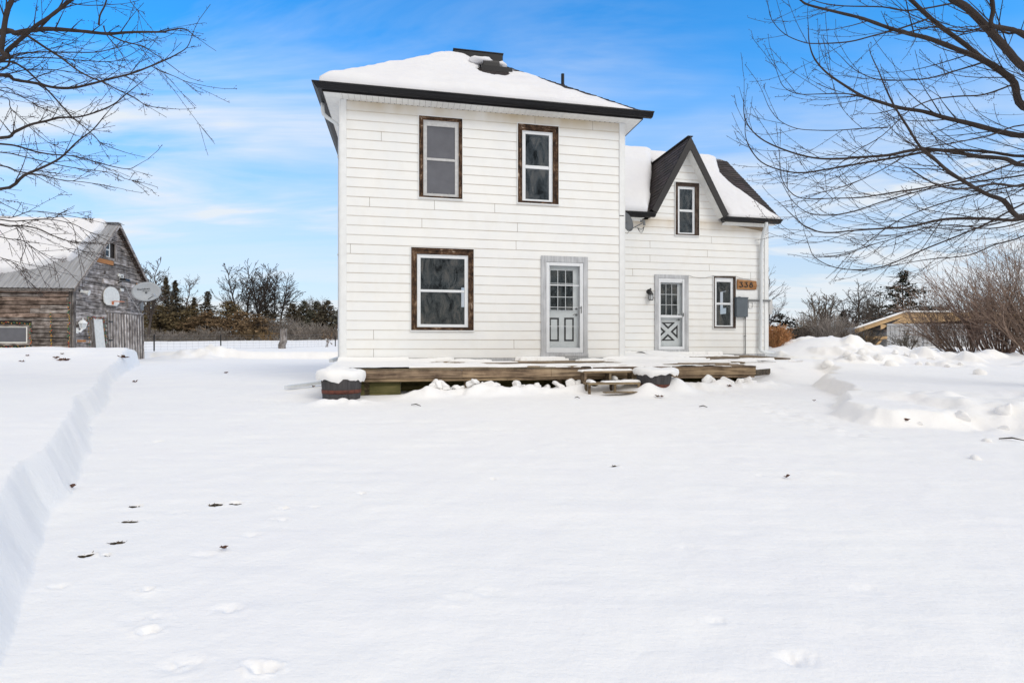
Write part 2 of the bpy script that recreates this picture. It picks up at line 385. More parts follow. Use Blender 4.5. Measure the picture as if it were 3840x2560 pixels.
# wing front wall with its wall dormer
APX = (9.24, 6.0); FT = (8.18, 10.34); FZ = 4.02
def dlo(z): return 6.2 if z <= 3.86 else FT[0]+(APX[0]-FT[0])*(z-FZ)/(APX[1]-FZ)
def dhi(z): return UW1-.10 if z <= 3.86 else FT[1]+(APX[0]-FT[1])*(z-FZ)/(APX[1]-FZ)
mb = MB(); wops = [OP[k] for k in ('w4', 'd2', 'w5')]
jw = [H.onv(x, y, VW) for x, y in J_WING]
clapboard(mb, VW, WZ, 30, lambda z: dlo(z), lambda z: dhi(z), wops, jw)
wwall = mb.build('wing_wall', WSIDING, house, normals=False)
b2 = MB(); backing(b2, VW+.012, 6.0, UW1-.02, -.1, 3.86, [(w[0], w[1], w[2], min(w[3], 3.86)) for w in wops])
w4 = OP['w4']
def tz(z): return dlo(z)+.16, dhi(z)-.16
zz = [3.86, w4[3], APX[1]-.45]
for za, zb in zip(zz[:-1], zz[1:]):
    if zb <= za: continue
    la, ha = tz(za+1e-3); lb, hb = tz(zb)
    if zb <= w4[3]+1e-6:
        b2.quad((la, VW+.012, za), (w4[0], VW+.012, za), (w4[0], VW+.012, zb), (lb, VW+.012, zb))
        b2.quad((w4[1], VW+.012, za), (ha, VW+.012, za), (hb, VW+.012, zb), (w4[1], VW+.012, zb))
    else: b2.quad((la, VW+.012, za), (ha, VW+.012, za), (hb, VW+.012, zb), (lb, VW+.012, zb))
b2.build('sheathing', SHEATH, wwall, normals=False)

# side and rear walls with openings so daylight shows through
def holewall(mb, p0, p1, z0, z1, hole=None):
    p0, p1 = np.array(p0, float), np.array(p1, float)
    P = lambda t, z: (*(p0+(p1-p0)*t), z)
    if not hole: mb.quad(P(0, z0), P(1, z0), P(1, z1), P(0, z1)); return
    ta, tb, za, zb = hole
    for a, b, c, d in ((0, ta, z0, z1), (tb, 1, z0, z1), (ta, tb, z0, za), (ta, tb, zb, z1)):
        mb.quad(P(a, c), P(b, c), P(b, d), P(a, d))
mb = MB()
hu0, hz1 = H.onv(1729, 1078, DM); hu1, hz0 = H.onv(1741, 1152, DM)
for off in (0,):
    holewall(mb, (0, 0), (0, DM), -.75, 5.45); holewall(mb, (WM, 0), (WM, DM), -.75, 5.45)
    holewall(mb, (0, DM), (WM, DM), -.3, 5.45, (hu0/WM, (hu1+.5)/WM, hz0, hz1))
mb.build('rear_wall', SIDING, house, normals=False)
mb = MB(); V2 = 7.42
a1, az1 = H.onu(2701, 1095, UW1); a0, az0 = H.onu(2731, 1176, UW1)
print('hole', a0, a1, az0, az1)
holewall(mb, (UW1, VW), (UW1, V2), -.3, 3.86, ((a0-VW)/(V2-VW), (a1-VW)/(V2-VW), az0, az1))
holewall(mb, (WM, V2), (UW1, V2), -.3, 3.86)
mb.tri((UW1, VW, 3.86), (UW1, V2, 3.86), (UW1, (VW+V2)/2, 6.5))
mb.build('wing_rear_wall', WSIDING, house, normals=False)
mb = MB()   # inside faces, floors and a partition
for x0, x1, y0, y1, z0, z1, hole in ((.08, WM-.08, .3, DM-.08, -.05, 5.4, (hu0, hu1+.5, hz0, hz1)), (WM+.08, UW1-.08, VW+.3, V2-.08, -.05, 3.8, (a0, a1, az0, az1))):
    L = x1-x0; W_ = y1-y0; wing = x0 > WM
    holewall(mb, (x0, y0), (x0, y1), z0, z1); holewall(mb, (x1, y0), (x1, y1), z0, z1, ((hole[0]-y0)/W_, (hole[1]-y0)/W_, hole[2], hole[3]) if wing else None)
    holewall(mb, (x0, y1), (x1, y1), z0, z1, None if wing else ((hole[0]-x0)/L, (hole[1]-x0)/L, hole[2], hole[3]))
    for z in (z0, 2.55, z1): mb.quad((x0, y0-.27, z), (x1, y0-.27, z), (x1, y1, z), (x0, y1, z))
va, za_ = H.onu(2716, 1155, UW1-.09); vb, zb_ = H.onu(2745, 1090, UW1-.09)
mb.box(UW1-.14, UW1-.09, vb-.3, va, za_, zb_)
mb.build('interior', DARKROOM, house, normals=False)
# corner trims
mb = MB()
mb.box(-.012, .105, -.034, .01, -.03, 5.45, bev=.006); mb.box(-.035, -.012, -.034, .08, -.03, 5.45)
mb.build('corner_trim', TRIM, house)
mb = MB(); zj = H.onv(2337, 818, 0)[1]
mb.box(WM-.105, WM+.012, -.034, .01, -.03, 3.28, bev=.006); mb.box(WM-.105, WM+.012, -.037, .01, 3.30, 5.45, bev=.006)
mb.box(WM+.012, WM+.035, -.034, .08, -.03, 5.45)
mb.build('corner_trim', TRIM, house)
mb = MB(); mb.box(UW1-.105, UW1+.012, VW-.034, VW+.01, -.03, 3.84, bev=.006)
mb.box(UW1+.012, UW1+.03, VW-.030, VW+.09, -.03, 1.78, bev=.004); mb.box(UW1+.012, UW1+.03, VW-.030, VW+.09, 1.80, 3.84, bev=.004)
mb.build('corner_trim', TRIM, house)
mb = MB(); mb.box(.02, WM-.02, -.012, .012, -.16, -.002); mb.cut(); mb.box(WM, UW1, VW-.010, VW+.012, -.12, WZ-.002)
mb.builds('baseboard', DOORTRIM, house)
# soffits
mb = MB()
u = -.325
while u < WM+.33:
    mb.box(u, min(u+.1165, WM+.335), -.325, .01, 5.449, 5.458); u += .122
mb.cut(); mb.box(-.33, -.0, -.325, DM+.35, 5.4455, 5.452); mb.cut(); mb.box(WM, WM+.335, -.325, DM+.35, 5.4455, 5.452)
sof = mb.builds('soffit', SOFFIT, house)[0]
mb = MB(); mb.box(-.32, WM+.32, -.32, .0, 5.462, 5.468)
for u in np.arange(.0, WM, .122): mb.box(u+.11, u+.135, -.022, -.004, 5.444, 5.4485)
mb.build('soffit_vent', SOFLINE, sof)
# ------------------------------------------------------------------ main roof
EZ, RZ, EV = 5.555, 7.86, -.42
RU0, RU1, RV = 2.5, 3.81, 2.5
E = [(-.42, EV, EZ), (WM+.42, EV, EZ), (WM+.42, DM+.42, EZ), (-.42, DM+.42, EZ)]
R0, R1 = (RU0, RV, RZ), (RU1, RV, RZ)
def shingles(mb, o, ex, ey, L, rng, course=.143, tab=.32, thick=.012, nrm=None, base=(.040, .033, .034)):
    o, ex, ey = map(lambda q: np.array(q, float), (o, ex, ey)); n = np.cross(ex, ey) if nrm is None else np.array(nrm)
    n = n/np.linalg.norm(n)
    if n[2] < 0: n = -n
    k = 0
    while k*course < L-.01:
        y0, y1 = k*course, min((k+1)*course, L)
        a0_, b0_ = rng(y0); a1_, b1_ = rng(y1)
        if b0_ <= a0_+.01: k += 1; continue
        x = a0_-random.uniform(0, tab)
        while x < b0_:
            xa, xb = max(x, a0_), min(x+tab*random.uniform(.75, 1.1), b0_)
            x = x+tab if xb <= xa else xb
            if xb-xa < .01: continue
            f = lambda xx: a1_+(b1_-a1_)*((xx-a0_)/(b0_-a0_)) if (abs(xx-a0_) < 1e-6 or abs(xx-b0_) < 1e-6) else min(max(xx, min(a1_, b1_)), max(a1_, b1_))
            t = thick*random.uniform(.7, 1.5); g = random.uniform(.65, 1.35)
            c = tuple(v*g*random.uniform(.93, 1.07) for v in base)
            P = [o+ex*xa+ey*y0+n*t, o+ex*(xb-.004)+ey*y0+n*t, o+ex*(f(xb)-.004)+ey*y1+n*.002, o+ex*f(xa)+ey*y1+n*.002]
            Q = [o+ex*xa+ey*y0, o+ex*(xb-.004)+ey*y0]
            mb.add(P+Q, [(0, 1, 2, 3), (4, 5, 1, 0)], c)
        k += 1
mb = MB()
D = (.035, .030, .031)
mb.add([E[0], E[1], R1, R0], [(0, 1, 2, 3)], D); mb.add([E[1], E[2], R1], [(0, 1, 2)], D)
mb.add([E[2], E[3], R0, R1], [(0, 1, 2, 3)], D); mb.add([E[3], E[0], R0], [(0, 1, 2)], D)
mb.add([tuple((p[0], p[1], p[2]-.02)) for p in E], [(0, 1, 2, 3)], D)
sl = math.hypot(RV-EV, RZ-EZ)
shingles(mb, (0, EV, EZ+.003), (1, 0, 0), (0, (RV-EV)/sl, (RZ-EZ)/sl), sl, lambda y: (-.42+(RU0+.42)*y/sl, WM+.42-(WM+.42-RU1)*y/sl))
sr = math.hypot(WM+.42-RU1, RZ-EZ)
shingles(mb, (WM+.42, 0, EZ+.003), (0, 1, 0), ((RU1-WM-.42)/sr, 0, (RZ-EZ)/sr), sr, lambda y: (EV+(RV-EV)*y/sr, DM+.42-(DM+.42-RV)*y/sr))
roof = mb.build('roof', SHINGLE, house, normals=False)
mb = MB()      # flat black ridge cap
cu0 = H.onv(1699, 205, RV)[0]; cu1 = H.onv(1881, 222, RV)[0]
mb.box(cu0, cu1, RV-.20, RV+.30, RZ-.16, RZ+.17, bev=.01); mb.box(cu0-.015, cu1+.015, RV-.215, RV+.315, RZ+.17, RZ+.195)
mb.build('ridge_cap', BLACK, roof)
mb = MB()      # low box vent just below the ridge
vu0, vz = H.onv(1810, 252, 1.95); vu1 = H.onv(1870, 252, 1.95)[0]
zr = EZ+(RZ-EZ)*(1.95-EV)/(RV-EV)
mb.prism([(1.78, zr-.10), (1.80, zr+.10), (1.88, zr+.19), (2.1, zr+.24), (2.25, zr+.18), (2.25, zr-.1)], 'u', vu0, vu1)
mb.box(vu0-.06, vu1+.32, 1.72, 2.3, zr-.25, zr-.03)
mb.build('roof_vent', BLACK, roof)
mb = MB()
q = WP(2110, 320, 14.6); q = H.loc(q)
mb.tube([(q[0], q[1], q[2]-.35), (q[0], q[1], q[2]+.01)], .062, 10); mb.tube([(q[0], q[1], q[2]), (q[0], q[1], q[2]+.30)], .045, 12)
mb.build('vent_pipe', BLACK, roof, smooth=False)
import bmesh as _bm
for (us_, vs_, zs_, sx_, sy_, sz_, lb_) in (((vu0+vu1)/2-.22, 1.98, .20, .34, .16, .09, 'snow clump lying over the black roof vent, the wider left one'), ((vu0+vu1)/2+.30, 2.08, .20, .15, .12, .08, 'small snow clump on the right end of the black roof vent')):
    b_ = _bm.new(); _bm.ops.create_icosphere(b_, subdivisions=3, radius=1)
    for v_ in b_.verts:
        k_ = 1+.3*float(fbm(v_.co.x*2+us_, v_.co.y*2+v_.co.z, 301, 3)); v_.co = Vector((v_.co.x*sx_, v_.co.y*sy_, v_.co.z*sz_))*k_
    mc_ = MB(); mc_.add([(us_+v_.co.x, vs_+v_.co.y, zr+zs_+v_.co.z) for v_ in b_.verts], [tuple(q_.index for q_ in f_.verts) for f_ in b_.faces]); b_.free()
    mc_.build('snow_clump', SNOW_ROOF, None, H, (us_, vs_, zr+zs_), True, lb_, 'snow')
# gutters: front and left, fascia all round
def kprof(sgn, e, zt, h=.105, d=.125):   # (across, z) outline, open top
    return [(e, zt-h), (e-sgn*-0, zt-h)]
mb = MB()
P = [(-.342, 5.565), (-.342, 5.462), (-.42, 5.462), (-.462, 5.495), (-.485, 5.535), (-.515, 5.545), (-.515, 5.567), (-.50, 5.567), (-.50, 5.556), (-.47, 5.545), (-.44, 5.50), (-.41, 5.475), (-.355, 5.475), (-.355, 5.565)]
n = len(P)
L0 = [(a, a, z) for a, z in P]     # mitred at the left corner
L1 = [(WM+.53, a, z) for a, z in P]
mb.add(L0+L1, [(i, (i+1) % n, n+(i+1) % n, n+i) for i in range(n)]+[tuple(range(n, 2*n))])
mb.prism([(-.345, 5.462), (-.345, 5.565), (-.52, 5.565), (-.515, 5.545), (-.485, 5.535), (-.462, 5.495), (-.42, 5.462)], 'u', WM+.53, WM+.534)
L2 = [(a, DM+.45, z) for a, z in P]
mb.add(L0+L2, [(i, (i+1) % n, n+(i+1) % n, n+i) for i in range(n)]+[tuple(range(n, 2*n))])
gut = mb.build('gutter', BLACK, house)
mb = MB()
mb.box(-.338, WM+.338, -.341, -.326, 5.436, 5.556); mb.cut(); mb.box(-.341, -.326, -.326, DM+.36, 5.438, 5.556); mb.cut()
mb.box(WM+.33, WM+.345, -.326, DM+.36, 5.438, 5.556); mb.box(WM+.345, WM+.42, -.40, DM+.42, 5.535, 5.553)
mb.builds('fascia', FASCIA, house)
# downspout on the left side
mb = MB()
def spout(mb, pts, w=.055, d=.075):
    for a, b in zip(pts[:-1], pts[1:]): mb.obox(a, b, w, d, up=(0, 1, 0))
dv = .30
mb.tube([(-.42, dv, 5.47), (-.42, dv, 5.33), (-.40, dv, 5.24), (-.33, dv, 5.17), (-.15, dv, 5.06), (-.085, dv, 5.00), (-.062, dv, 4.90), (-.06, dv-.05, 3.0), (-.06, dv-.05, .05), (-.075, dv-.07, -.08)], .040, 8)
for z in (4.3, 2.2, .6): mb.box(-.105, -.0, dv-.1, dv+.0, z, z+.03)
mb.build('downspout', WSPOUT, gut, smooth=True)
# ------------------------------------------------------------------ wing roof
WEV, WEZ, WRV, WRZ = 2.13, 3.93, 4.94, 6.63; WUE = 12.2
mb = MB(); s2 = math.hypot(WRV-WEV, WRZ-WEZ); ey = (0, (WRV-WEV)/s2, (WRZ-WEZ)/s2)
VB = 2*WRV-WEV
mb.quad((WM-.5, WEV+.35, WEZ+.335), (8.4, WEV+.35, WEZ+.335), (8.9, WRV, WRZ), (WM-.5, WRV, WRZ), D)
mb.quad((8.05, WEV, WEZ), (8.4, WEV+.35, WEZ+.335), (WM-.5, WEV+.35, WEZ+.335), (WM-.5, WEV, WEZ), D)
mb.quad((10.4, WEV, WEZ), (WUE, WEV, WEZ), (WUE, WRV, WRZ), (9.3, WRV, WRZ), D)
mb.quad((8.6, WRV-.75, WRZ-.725), (9.9, WRV-.75, WRZ-.725), (9.9, WRV, WRZ), (8.6, WRV, WRZ), D)
mb.quad((WM-.5, VB, WEZ), (WUE, VB, WEZ), (WUE, WRV, WRZ), (WM-.5, WRV, WRZ), D)
shingles(mb, (0, WEV, WEZ+.004), (1, 0, 0), ey, s2, lambda y: (10.45-.5*y*(WRV-WEV)/s2, WUE+random.uniform(-.006, .006)))
shingles(mb, (0, WEV, WEZ+.004), (1, 0, 0), ey, s2, lambda y: (WM-.2, 8.0+.5*y*(WRV-WEV)/s2))
# dormer roof, two steep planes
DA = (9.24, 6.19); DVF = 2.14; DVB = 4.6
DL, DR = (8.06, 4.06), (10.43, 4.04)
sd = math.hypot(DA[0]-DL[0], DA[1]-DL[1])
eyl = ((DA[0]-DL[0])/sd, 0, (DA[1]-DL[1])/sd)
ylim = lambda y: (DVF, DVF+.45+(DVB-DVF-.45)*y/sd)
mb.quad((DL[0], DVF, DL[1]), (DL[0], DVF+.55, DL[1]), (DA[0], DVB, DA[1]), (DA[0], DVF, DA[1]), D)
shingles(mb, (DL[0], 0, DL[1]+.003), (0, 1, 0), eyl, sd, ylim, nrm=(-.87, 0, .48))
sd2 = math.hypot(DA[0]-DR[0], DA[1]-DR[1]); eyr = ((DA[0]-DR[0])/sd2, 0, (DA[1]-DR[1])/sd2)
mb.quad((DR[0], DVF, DR[1]), (DR[0], DVF+.55, DR[1]), (DA[0], DVB, DA[1]), (DA[0], DVF, DA[1]), D)
shingles(mb, (DR[0], 0, DR[1]+.003), (0, 1, 0), eyr, sd2, lambda y: (DVF, DVF+.45+(DVB-DVF-.45)*y/sd2), nrm=(.87, 0, .48))
mb.obox((DA[0], DVF-.005, DA[1]+.012), (DA[0], DVB, DA[1]+.012), .16, .02, D)
wroof = mb.build('wing_roof', SHINGLE, house, normals=False)
# dormer rake boards, flared at the feet
mb = MB()
def rake(mb, foot, apex, out, w, v0, v1):
    fx, fz = foot; ax, az = apex
    L = math.hypot(ax-fx, az-fz); nx, nz = (az-fz)/L, -(ax-fx)/L
    if (nz > 0): nx, nz = -nx, -nz
    hw = w/abs(nx)
    poly = [(fx, fz), (ax, az), (ax, az-w/abs(nz)), (fx+nx*w, fz+nz*w-.0)]
    mb.prism(poly, 'v', v0, v1)
rake(mb, DL, DA, -1, .175, DVF-.02, DVF+.012); mb.cut(); rake(mb, DR, DA, 1, .175, DVF-.018, DVF+.014)
mb.builds('rake_board', FASCIA, wroof)
mb = MB()    # white rake soffit
for foot in (DL, DR):
    mb.cut()
    fx, fz = foot; L = math.hypot(DA[0]-fx, DA[1]-fz); nx, nz = (DA[1]-fz)/L, -abs(DA[0]-fx)/L
    s = 1 if fx < DA[0] else -1; w = .16
    P0 = (fx+s*nx*w, fz+nz*w); P1 = (DA[0], DA[1]-w/abs(nz))
    mb.quad((P0[0], DVF+.012, P0[1]), (P1[0], DVF+.012, P1[1]), (P1[0], VW-.002, P1[1]), (P0[0], VW-.002, P0[1]))
    for t in np.arange(.04, 1, .075):
        a = np.array(P0)*(1-t)+np.array(P1)*t; d = np.array([s*nx, nz])*.003
        mb.obox((a[0]+d[0], DVF+.02, a[1]+d[1]), (a[0]+d[0], VW-.01, a[1]+d[1]), .004, .004, (0, 0, 0))
mb.builds('dormer_soffit', SOFFIT, wroof, normals=False)
# wing gutters, fascia, soffit
def gutter(u0, u1, v0, z, name='gutter'):
    mb = MB(); P2 = [(a+.342+v0, b-5.565+z) for a, b in P]
    mb.prism(P2, 'u', u0, u1)
    cap = [(v0, z-.103), (v0, z), (v0-.175, z), (v0-.173, z-.02), (v0-.143, z-.03), (v0-.12, z-.07), (v0-.08, z-.103)]
    mb.prism(cap, 'u', u1, u1+.004); mb.prism(cap, 'u', u0-.004, u0)
    return mb.build(name, BLACK, house)
gl = gutter(WM+.04, H.onv(2464, 795, 2.0)[0], 2.19, WEZ+.035); gr = gutter(H.onv(2720, 811, 2.0)[0], H.onv(2937, 823, 2.0)[0], 2.19, WEZ+.025)
mb = MB()
mb.box(WM+.03, 8.05, 2.192, 2.205, 3.845, 3.965); mb.cut(); mb.box(H.onv(2722, 830, 2.2)[0], 12.12, 2.192, 2.205, 3.845, 3.955); mb.cut()
mb.quad((12.12, 2.2, 3.84), (12.12, 2.2, 3.98), (12.12, WRV, 6.63), (12.12, WRV, 6.50)); mb.quad((12.12, VB, 3.84), (12.12, VB, 3.98), (12.12, WRV, 6.63), (12.12, WRV, 6.50))
mb.builds('fascia', FASCIA, house)
mb = MB(); mb.box(WM+.03, 7.9, 2.205, VW, 3.853, 3.861); mb.box(WM, 7.9, VW-.04, VW, 3.80, 3.851); mb.cut(); mb.box(10.42, 12.1, 2.205, VW, 3.853, 3.861); mb.box(10.42, UW1, VW-.04, VW, 3.80, 3.851); mb.cut()
mb.quad((UW1, 2.2, 3.845), (12.12, 2.2, 3.845), (12.12, WRV, 6.52), (UW1, WRV, 6.52))
mb.builds('soffit', SOFFIT, house)
mb = MB(); du, _ = H.onv(2856, 900, VW-.08); du2 = H.onv(2875, 840, 2.09)[0]
mb.tube([(du2, 2.1, 3.87), (du2, 2.12, 3.78), (du2-.02, 2.2, 3.6), (du-.01, VW-.1, 3.30), (du-.02, VW-.09, 3.0), (du-.03, VW-.09, 1.5), (du-.06, VW-.09, .2), (du-.055, VW-.11, .13), (du+.02, VW-.15, .085), (du+.35, VW-.20, .06)], .048, 10)
mb.build('downspout', WSPOUT, gr, smooth=True)

# ------------------------------------------------------------------ windows and doors
def window(name, op, v, fr_px, glass, kind, wz, wx, label=None):
    """casing ring round the opening, vinyl or aluminium frame inside it, two panes"""
    u0, u1, z0, z1 = op
    fu0, fu1, fz0, fz1 = rect(*fr_px, v)
    mb = MB(); y0, y1 = v-.040, v+.05
    mb.box(u0-.012, u0, v-.046, v+.02, z0-.015, z1+.015); mb.box(u1, u1+.012, v-.046, v+.02, z0-.015, z1+.015)
    mb.box(u0-.012, u1+.012, v-.048, v+.02, z1, z1+.016); mb.box(u0-.014, u1+.014, v-.050, v+.02, z0-.022, z0)
    jt = mb.build('window', TRIM, house, label=label)
    mb = MB(); mb.box(u0, fu0, y0, y1, z0, z1); mb.box(u0, u0+.018, y0-.006, y1-.01, z0, z1); mb.cut()
    mb.box(fu1, u1, y0, y1, z0, z1); mb.box(u1-.018, u1, y0-.006, y1-.01, z0, z1)
    mb.builds('casing', wz, jt)
    mb = MB(); mb.box(fu0, fu1, y0+.002, y1, fz1, z1); mb.box(u0+.018, u1-.018, y0-.012, y0, z1-.045, z1-.002); mb.cut()
    mb.box(fu0, fu1, y0-.004, y1, z0, fz0); mb.box(u0+.01, u1-.01, y0-.014, y0+.002, z0+.002, z0+.035)
    mb.builds('casing', wx, jt)
    (gu0, gu1, gzu0, gzu1), (_, _, gl0, gl1) = rect(*glass[0], v), rect(*glass[1], v)
    fm = GREYALU if kind == 'alu' else VINYL
    mb = MB(); mb.frame(fu0, fu1, fz0, fz1, .018, v-.028, v+.06, bev=.004)
    mb.frame(fu0+.018, fu1-.018, fz0+.018, fz1-.018, max(.01, gu0-fu0-.018), v-.014, v+.055, wt=max(.012, fz1-.018-gzu1), wb=max(.012, gl0-fz0-.018))
    fo = mb.build('frame', fm, jt)
    mb = MB(); mb.box(gu0-.012, gu1+.012, v-.020, v+.03, gl1, gzu0, bev=.006); mb.box(gu0-.005, gu1+.005, v+.005, v+.04, gzu0-.001, gzu0+.016)
    mb.build('meeting_rail', fm, jt)
    if kind == 'alu':
        mb = MB(); mb.box(gu0+.10, gu0+.13, v-.018, v, gl0, gl0+.022); mb.cut(); mb.box(gu1-.13, gu1-.10, v-.018, v, gl0, gl0+.022); mb.builds('latch', GALV, jt)
    for q, (za, zb) in enumerate(((gzu0, gzu1), (gl0, gl1))):
        mb = MB(); yy = v+(.012 if q == 0 else .002); mb.quad((gu0-.01, yy, za-.01), (gu1+.01, yy, za-.01), (gu1+.01, yy, zb+.01), (gu0-.01, yy, zb+.01))
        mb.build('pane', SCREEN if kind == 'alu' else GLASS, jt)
    return jt
window('w1', OP['w1'], 0, (1587, 1719.5, 456, 741), ((1601, 1704, 476, 597), (1601, 1704, 605, 728)), 'alu', PEELZ, PEELX, 'upper window with grey storm frame and fogged screens')
window('w2', OP['w2'], 0, (1957, 2071, 495, 757), ((1970, 2056, 506, 624), (1970, 2056, 635, 749)), 'v', PEELZ, PEELX, 'upper window with white frame and dark glass')
window('w3', OP['w3'], 0, (1563.6, 1755, 956, 1227), ((1577, 1739, 969, 1089), (1577, 1739, 1096, 1216)), 'v', PEELZ, PEELX, 'wide ground floor window in peeling dark casing')
window('w4', OP['w4'], VW, (2540, 2603, 701, 879), ((2547, 2595, 710, 788), (2547, 2595, 795, 873)), 'v', BROWNZ, BROWNX, 'narrow gable window')
window('w5', OP['w5'], VW, (2678, 2747, 1042, 1225), ((2686, 2740, 1057, 1137), (2686, 2740, 1143, 1220)), 'v', BROWNZ, BROWNX, 'narrow ground floor window beside the meter box')

def lite9(mb, u0, u1, z0, z1, y, nx=3, nz=3, w=.016):
    for k in range(nx+1):
        u = u0+(u1-u0)*k/nx; mb.box(u-w/2, u+w/2, y-.012, y, z0, z1)
    for k in range(nz+1):
        z = z0+(z1-z0)*k/nz; mb.box(u0, u1, y-.0135, y-.002, z-w/2, z+w/2)
def lever(mb, u, z, y, s=-1):
    mb.tube([(u, y+.001, z), (u, y-.012, z)], .026, 12); mb.tube([(u, y-.01, z), (u, y-.05, z)], .009, 8)
    mb.tube([(u, y-.048, z), (u+s*.05, y-.052, z+.006), (u+s*.10, y-.048, z-.008)], [.009, .008, .006], 8)
def door(op, v, st_px, gl_px, lites_px, kind, label):
    u0, u1, z0, z1 = op; su0, su1, sz0, sz1 = rect(*st_px, v)
    mb = MB(); mb.box(u0, su0-.012, v-.045, v+.09, z0, z1); mb.box(su1+.012, u1, v-.045, v+.09, z0, z1)
    mb.box(su0-.012, su1+.012, v-.043, v+.09, sz1+.012, z1); mb.box(u0-.01, u1+.01, v-.055, v+.12, z0-.0, sz0-.012, bev=.005)
    mb.frame(su0-.012, su1+.012, sz0-.012, sz1+.012, .012, v-.03, v+.08)
    dt = mb.build('door_trim', DOORTRIM, house, label=label)
    gu0, gu1, gz0, gz1 = rect(*gl_px, v)
    y = v-.038
    mb = MB(); mb.frame(su0, su1, sz0, sz1, gu0-su0, y, y+.03, wt=sz1-gz1, wb=gz0-sz0, bev=.005)
    if kind == 'a':
        for py, h in ((1070.5, .022), (1152.5, .010), (1223.5, .010)):
            zc = H.onv((gl_px[0]+gl_px[1])/2, py, v)[1]; mb.box(gu0, gu1, y-.003, y+.02, zc-h/2, zc+h/2)
    else:
        za = H.onv(2515, 1186, v)[1]; mb.box(gu0, gu1, y+.0005, y+.028, za-.035, za+.035)
        mb.box(gu0, gu1, y+.004, y+.024, gz1-.045, gz1)
    sd_ = mb.build('storm_door', VINYL, house)
    mb = MB(); mb.quad((gu0, y+.015, gz0), (gu1, y+.015, gz0), (gu1, y+.015, gz1), (gu0, y+.015, gz1)); mb.build('storm_pane', STORM, sd_)
    mb = MB(); hu = su1-.045; hz = sz0+(sz1-sz0)*.49
    if kind == 'a':
        mb.box(hu-.011, hu+.011, y-.006, y+.001, hz-.10, hz+.06); mb.tube([(hu, y-.003, hz+.02), (hu-.03, y-.035, hz+.025), (hu-.09, y-.03, hz+.02)], .008, 8)
    else:
        mb.box(hu-.018, hu+.018, y-.010, y+.001, hz-.05, hz+.05); mb.tube([(hu, y-.006, hz), (hu-.02, y-.04, hz+.0), (hu-.09, y-.03, hz-.005)], .008, 8)
    mb.build('handle', GALV, sd_)
    # inner door: slab with nine lights
    yi = v+.075; lu0, lu1, lz0, lz1 = rect(*lites_px, v+.075)
    mb = MB(); A0, A1, B0, B1 = su0+.005, su1-.005, sz0+.01, sz1-.01
    for (x0, x1, zz0, zz1) in ((A0, lu0, B0, B1), (lu1, A1, B0, B1), (lu0, lu1, B0, lz0), (lu0, lu1, lz1, B1)):
        mb.box(x0, x1, yi, yi+.04, zz0, zz1)
    dr = mb.build('door', DOORGREY, house)
    mb = MB(); lite9(mb, lu0, lu1, lz0, lz1, yi); mb.build('muntins', VINYL, dr)
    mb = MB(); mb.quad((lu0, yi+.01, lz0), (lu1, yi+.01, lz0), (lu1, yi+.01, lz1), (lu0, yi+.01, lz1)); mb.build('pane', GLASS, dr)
    mb = MB()
    if kind == 'a':
        for a, b in ((222, 357), (432, 565)):
            p0, p1, q0, q1 = rect(2000+a*.2679, 2000+b*.2679, 940+937*.2679, 940+1265*.2679, yi)
            mb.frame(p0, p1, q0, q1, .036, yi-.008, yi+.001)
    else:
        f = lambda x, y_: H.onv(2400+x*.2041, 1020+y_*.2041, yi)
        for t in (((390, 922), (645, 922), (515, 1045)), ((385, 1258), (640, 1258), (512, 1135)), ((690, 970), (690, 1218), (560, 1093)), ((336, 968), (336, 1215), (468, 1092))):
            o3 = [np.array(f(*q)) for q in t]; c_ = sum(o3)/3; i3 = [c_+(p-c_)*.50 for p in o3]
            for k in range(3):
                a, b, c2, d2 = o3[k], o3[(k+1) % 3], i3[(k+1) % 3], i3[k]
                mb.prism([tuple(a), tuple(b), tuple(c2), tuple(d2)], 'v', yi-.007, yi+.001)
    mb.build('moulding', DOORDARK, dr)
    mb = MB()
    if kind == 'a': kx, ky = H.onv(2000+600*.2679, 940+897*.2679, yi)
    else: kx, ky = H.onv(2400+712*.2041, 1020+876*.2041, yi)
    lever(mb, kx, ky, yi); mb.build('lever_handle', GALV, dr)
    mb = MB(); mb.tube([(kx, yi+.002, ky+.14), (kx, yi-.018, ky+.14)], .024, 12); mb.build('deadbolt', GALV, dr)
    mb = MB(); mb.box(u0-.015, u1+.015, v-.035, v+.1, z0-.05, z0-.002); mb.build('sill', TRIM if kind == 'b' else DOORTRIM, dt)
door(OP['d1'], 0, (2047, 2185, 986, 1322), (2059.5, 2170, 998, 1304), (2062, 2149, 1013, 1164), 'a', None)
door(OP['d2'], VW, (2467.6, 2565, 1045, 1309.5), (2475.5, 2555, 1054, 1299), (2475, 2540, 1065, 1182), 'b', None)
# patched siding panel beside the wing window
mb = MB(); p = rect(2758, 2851, 1089, 1122, VW); mb.box(p[0], p[1], VW-.036, VW, p[2], p[3]); p = rect(2806, 2822, 1131, 1155, VW); mb.frame(p[0], p[1], p[2], p[3], .018, VW-.036, VW)
p = rect(2822, 2852, 1131, 1137, VW); mb.box(p[0], p[1], VW-.036, VW, p[2], p[3])
mb.build('siding_patch', TRIM, house)

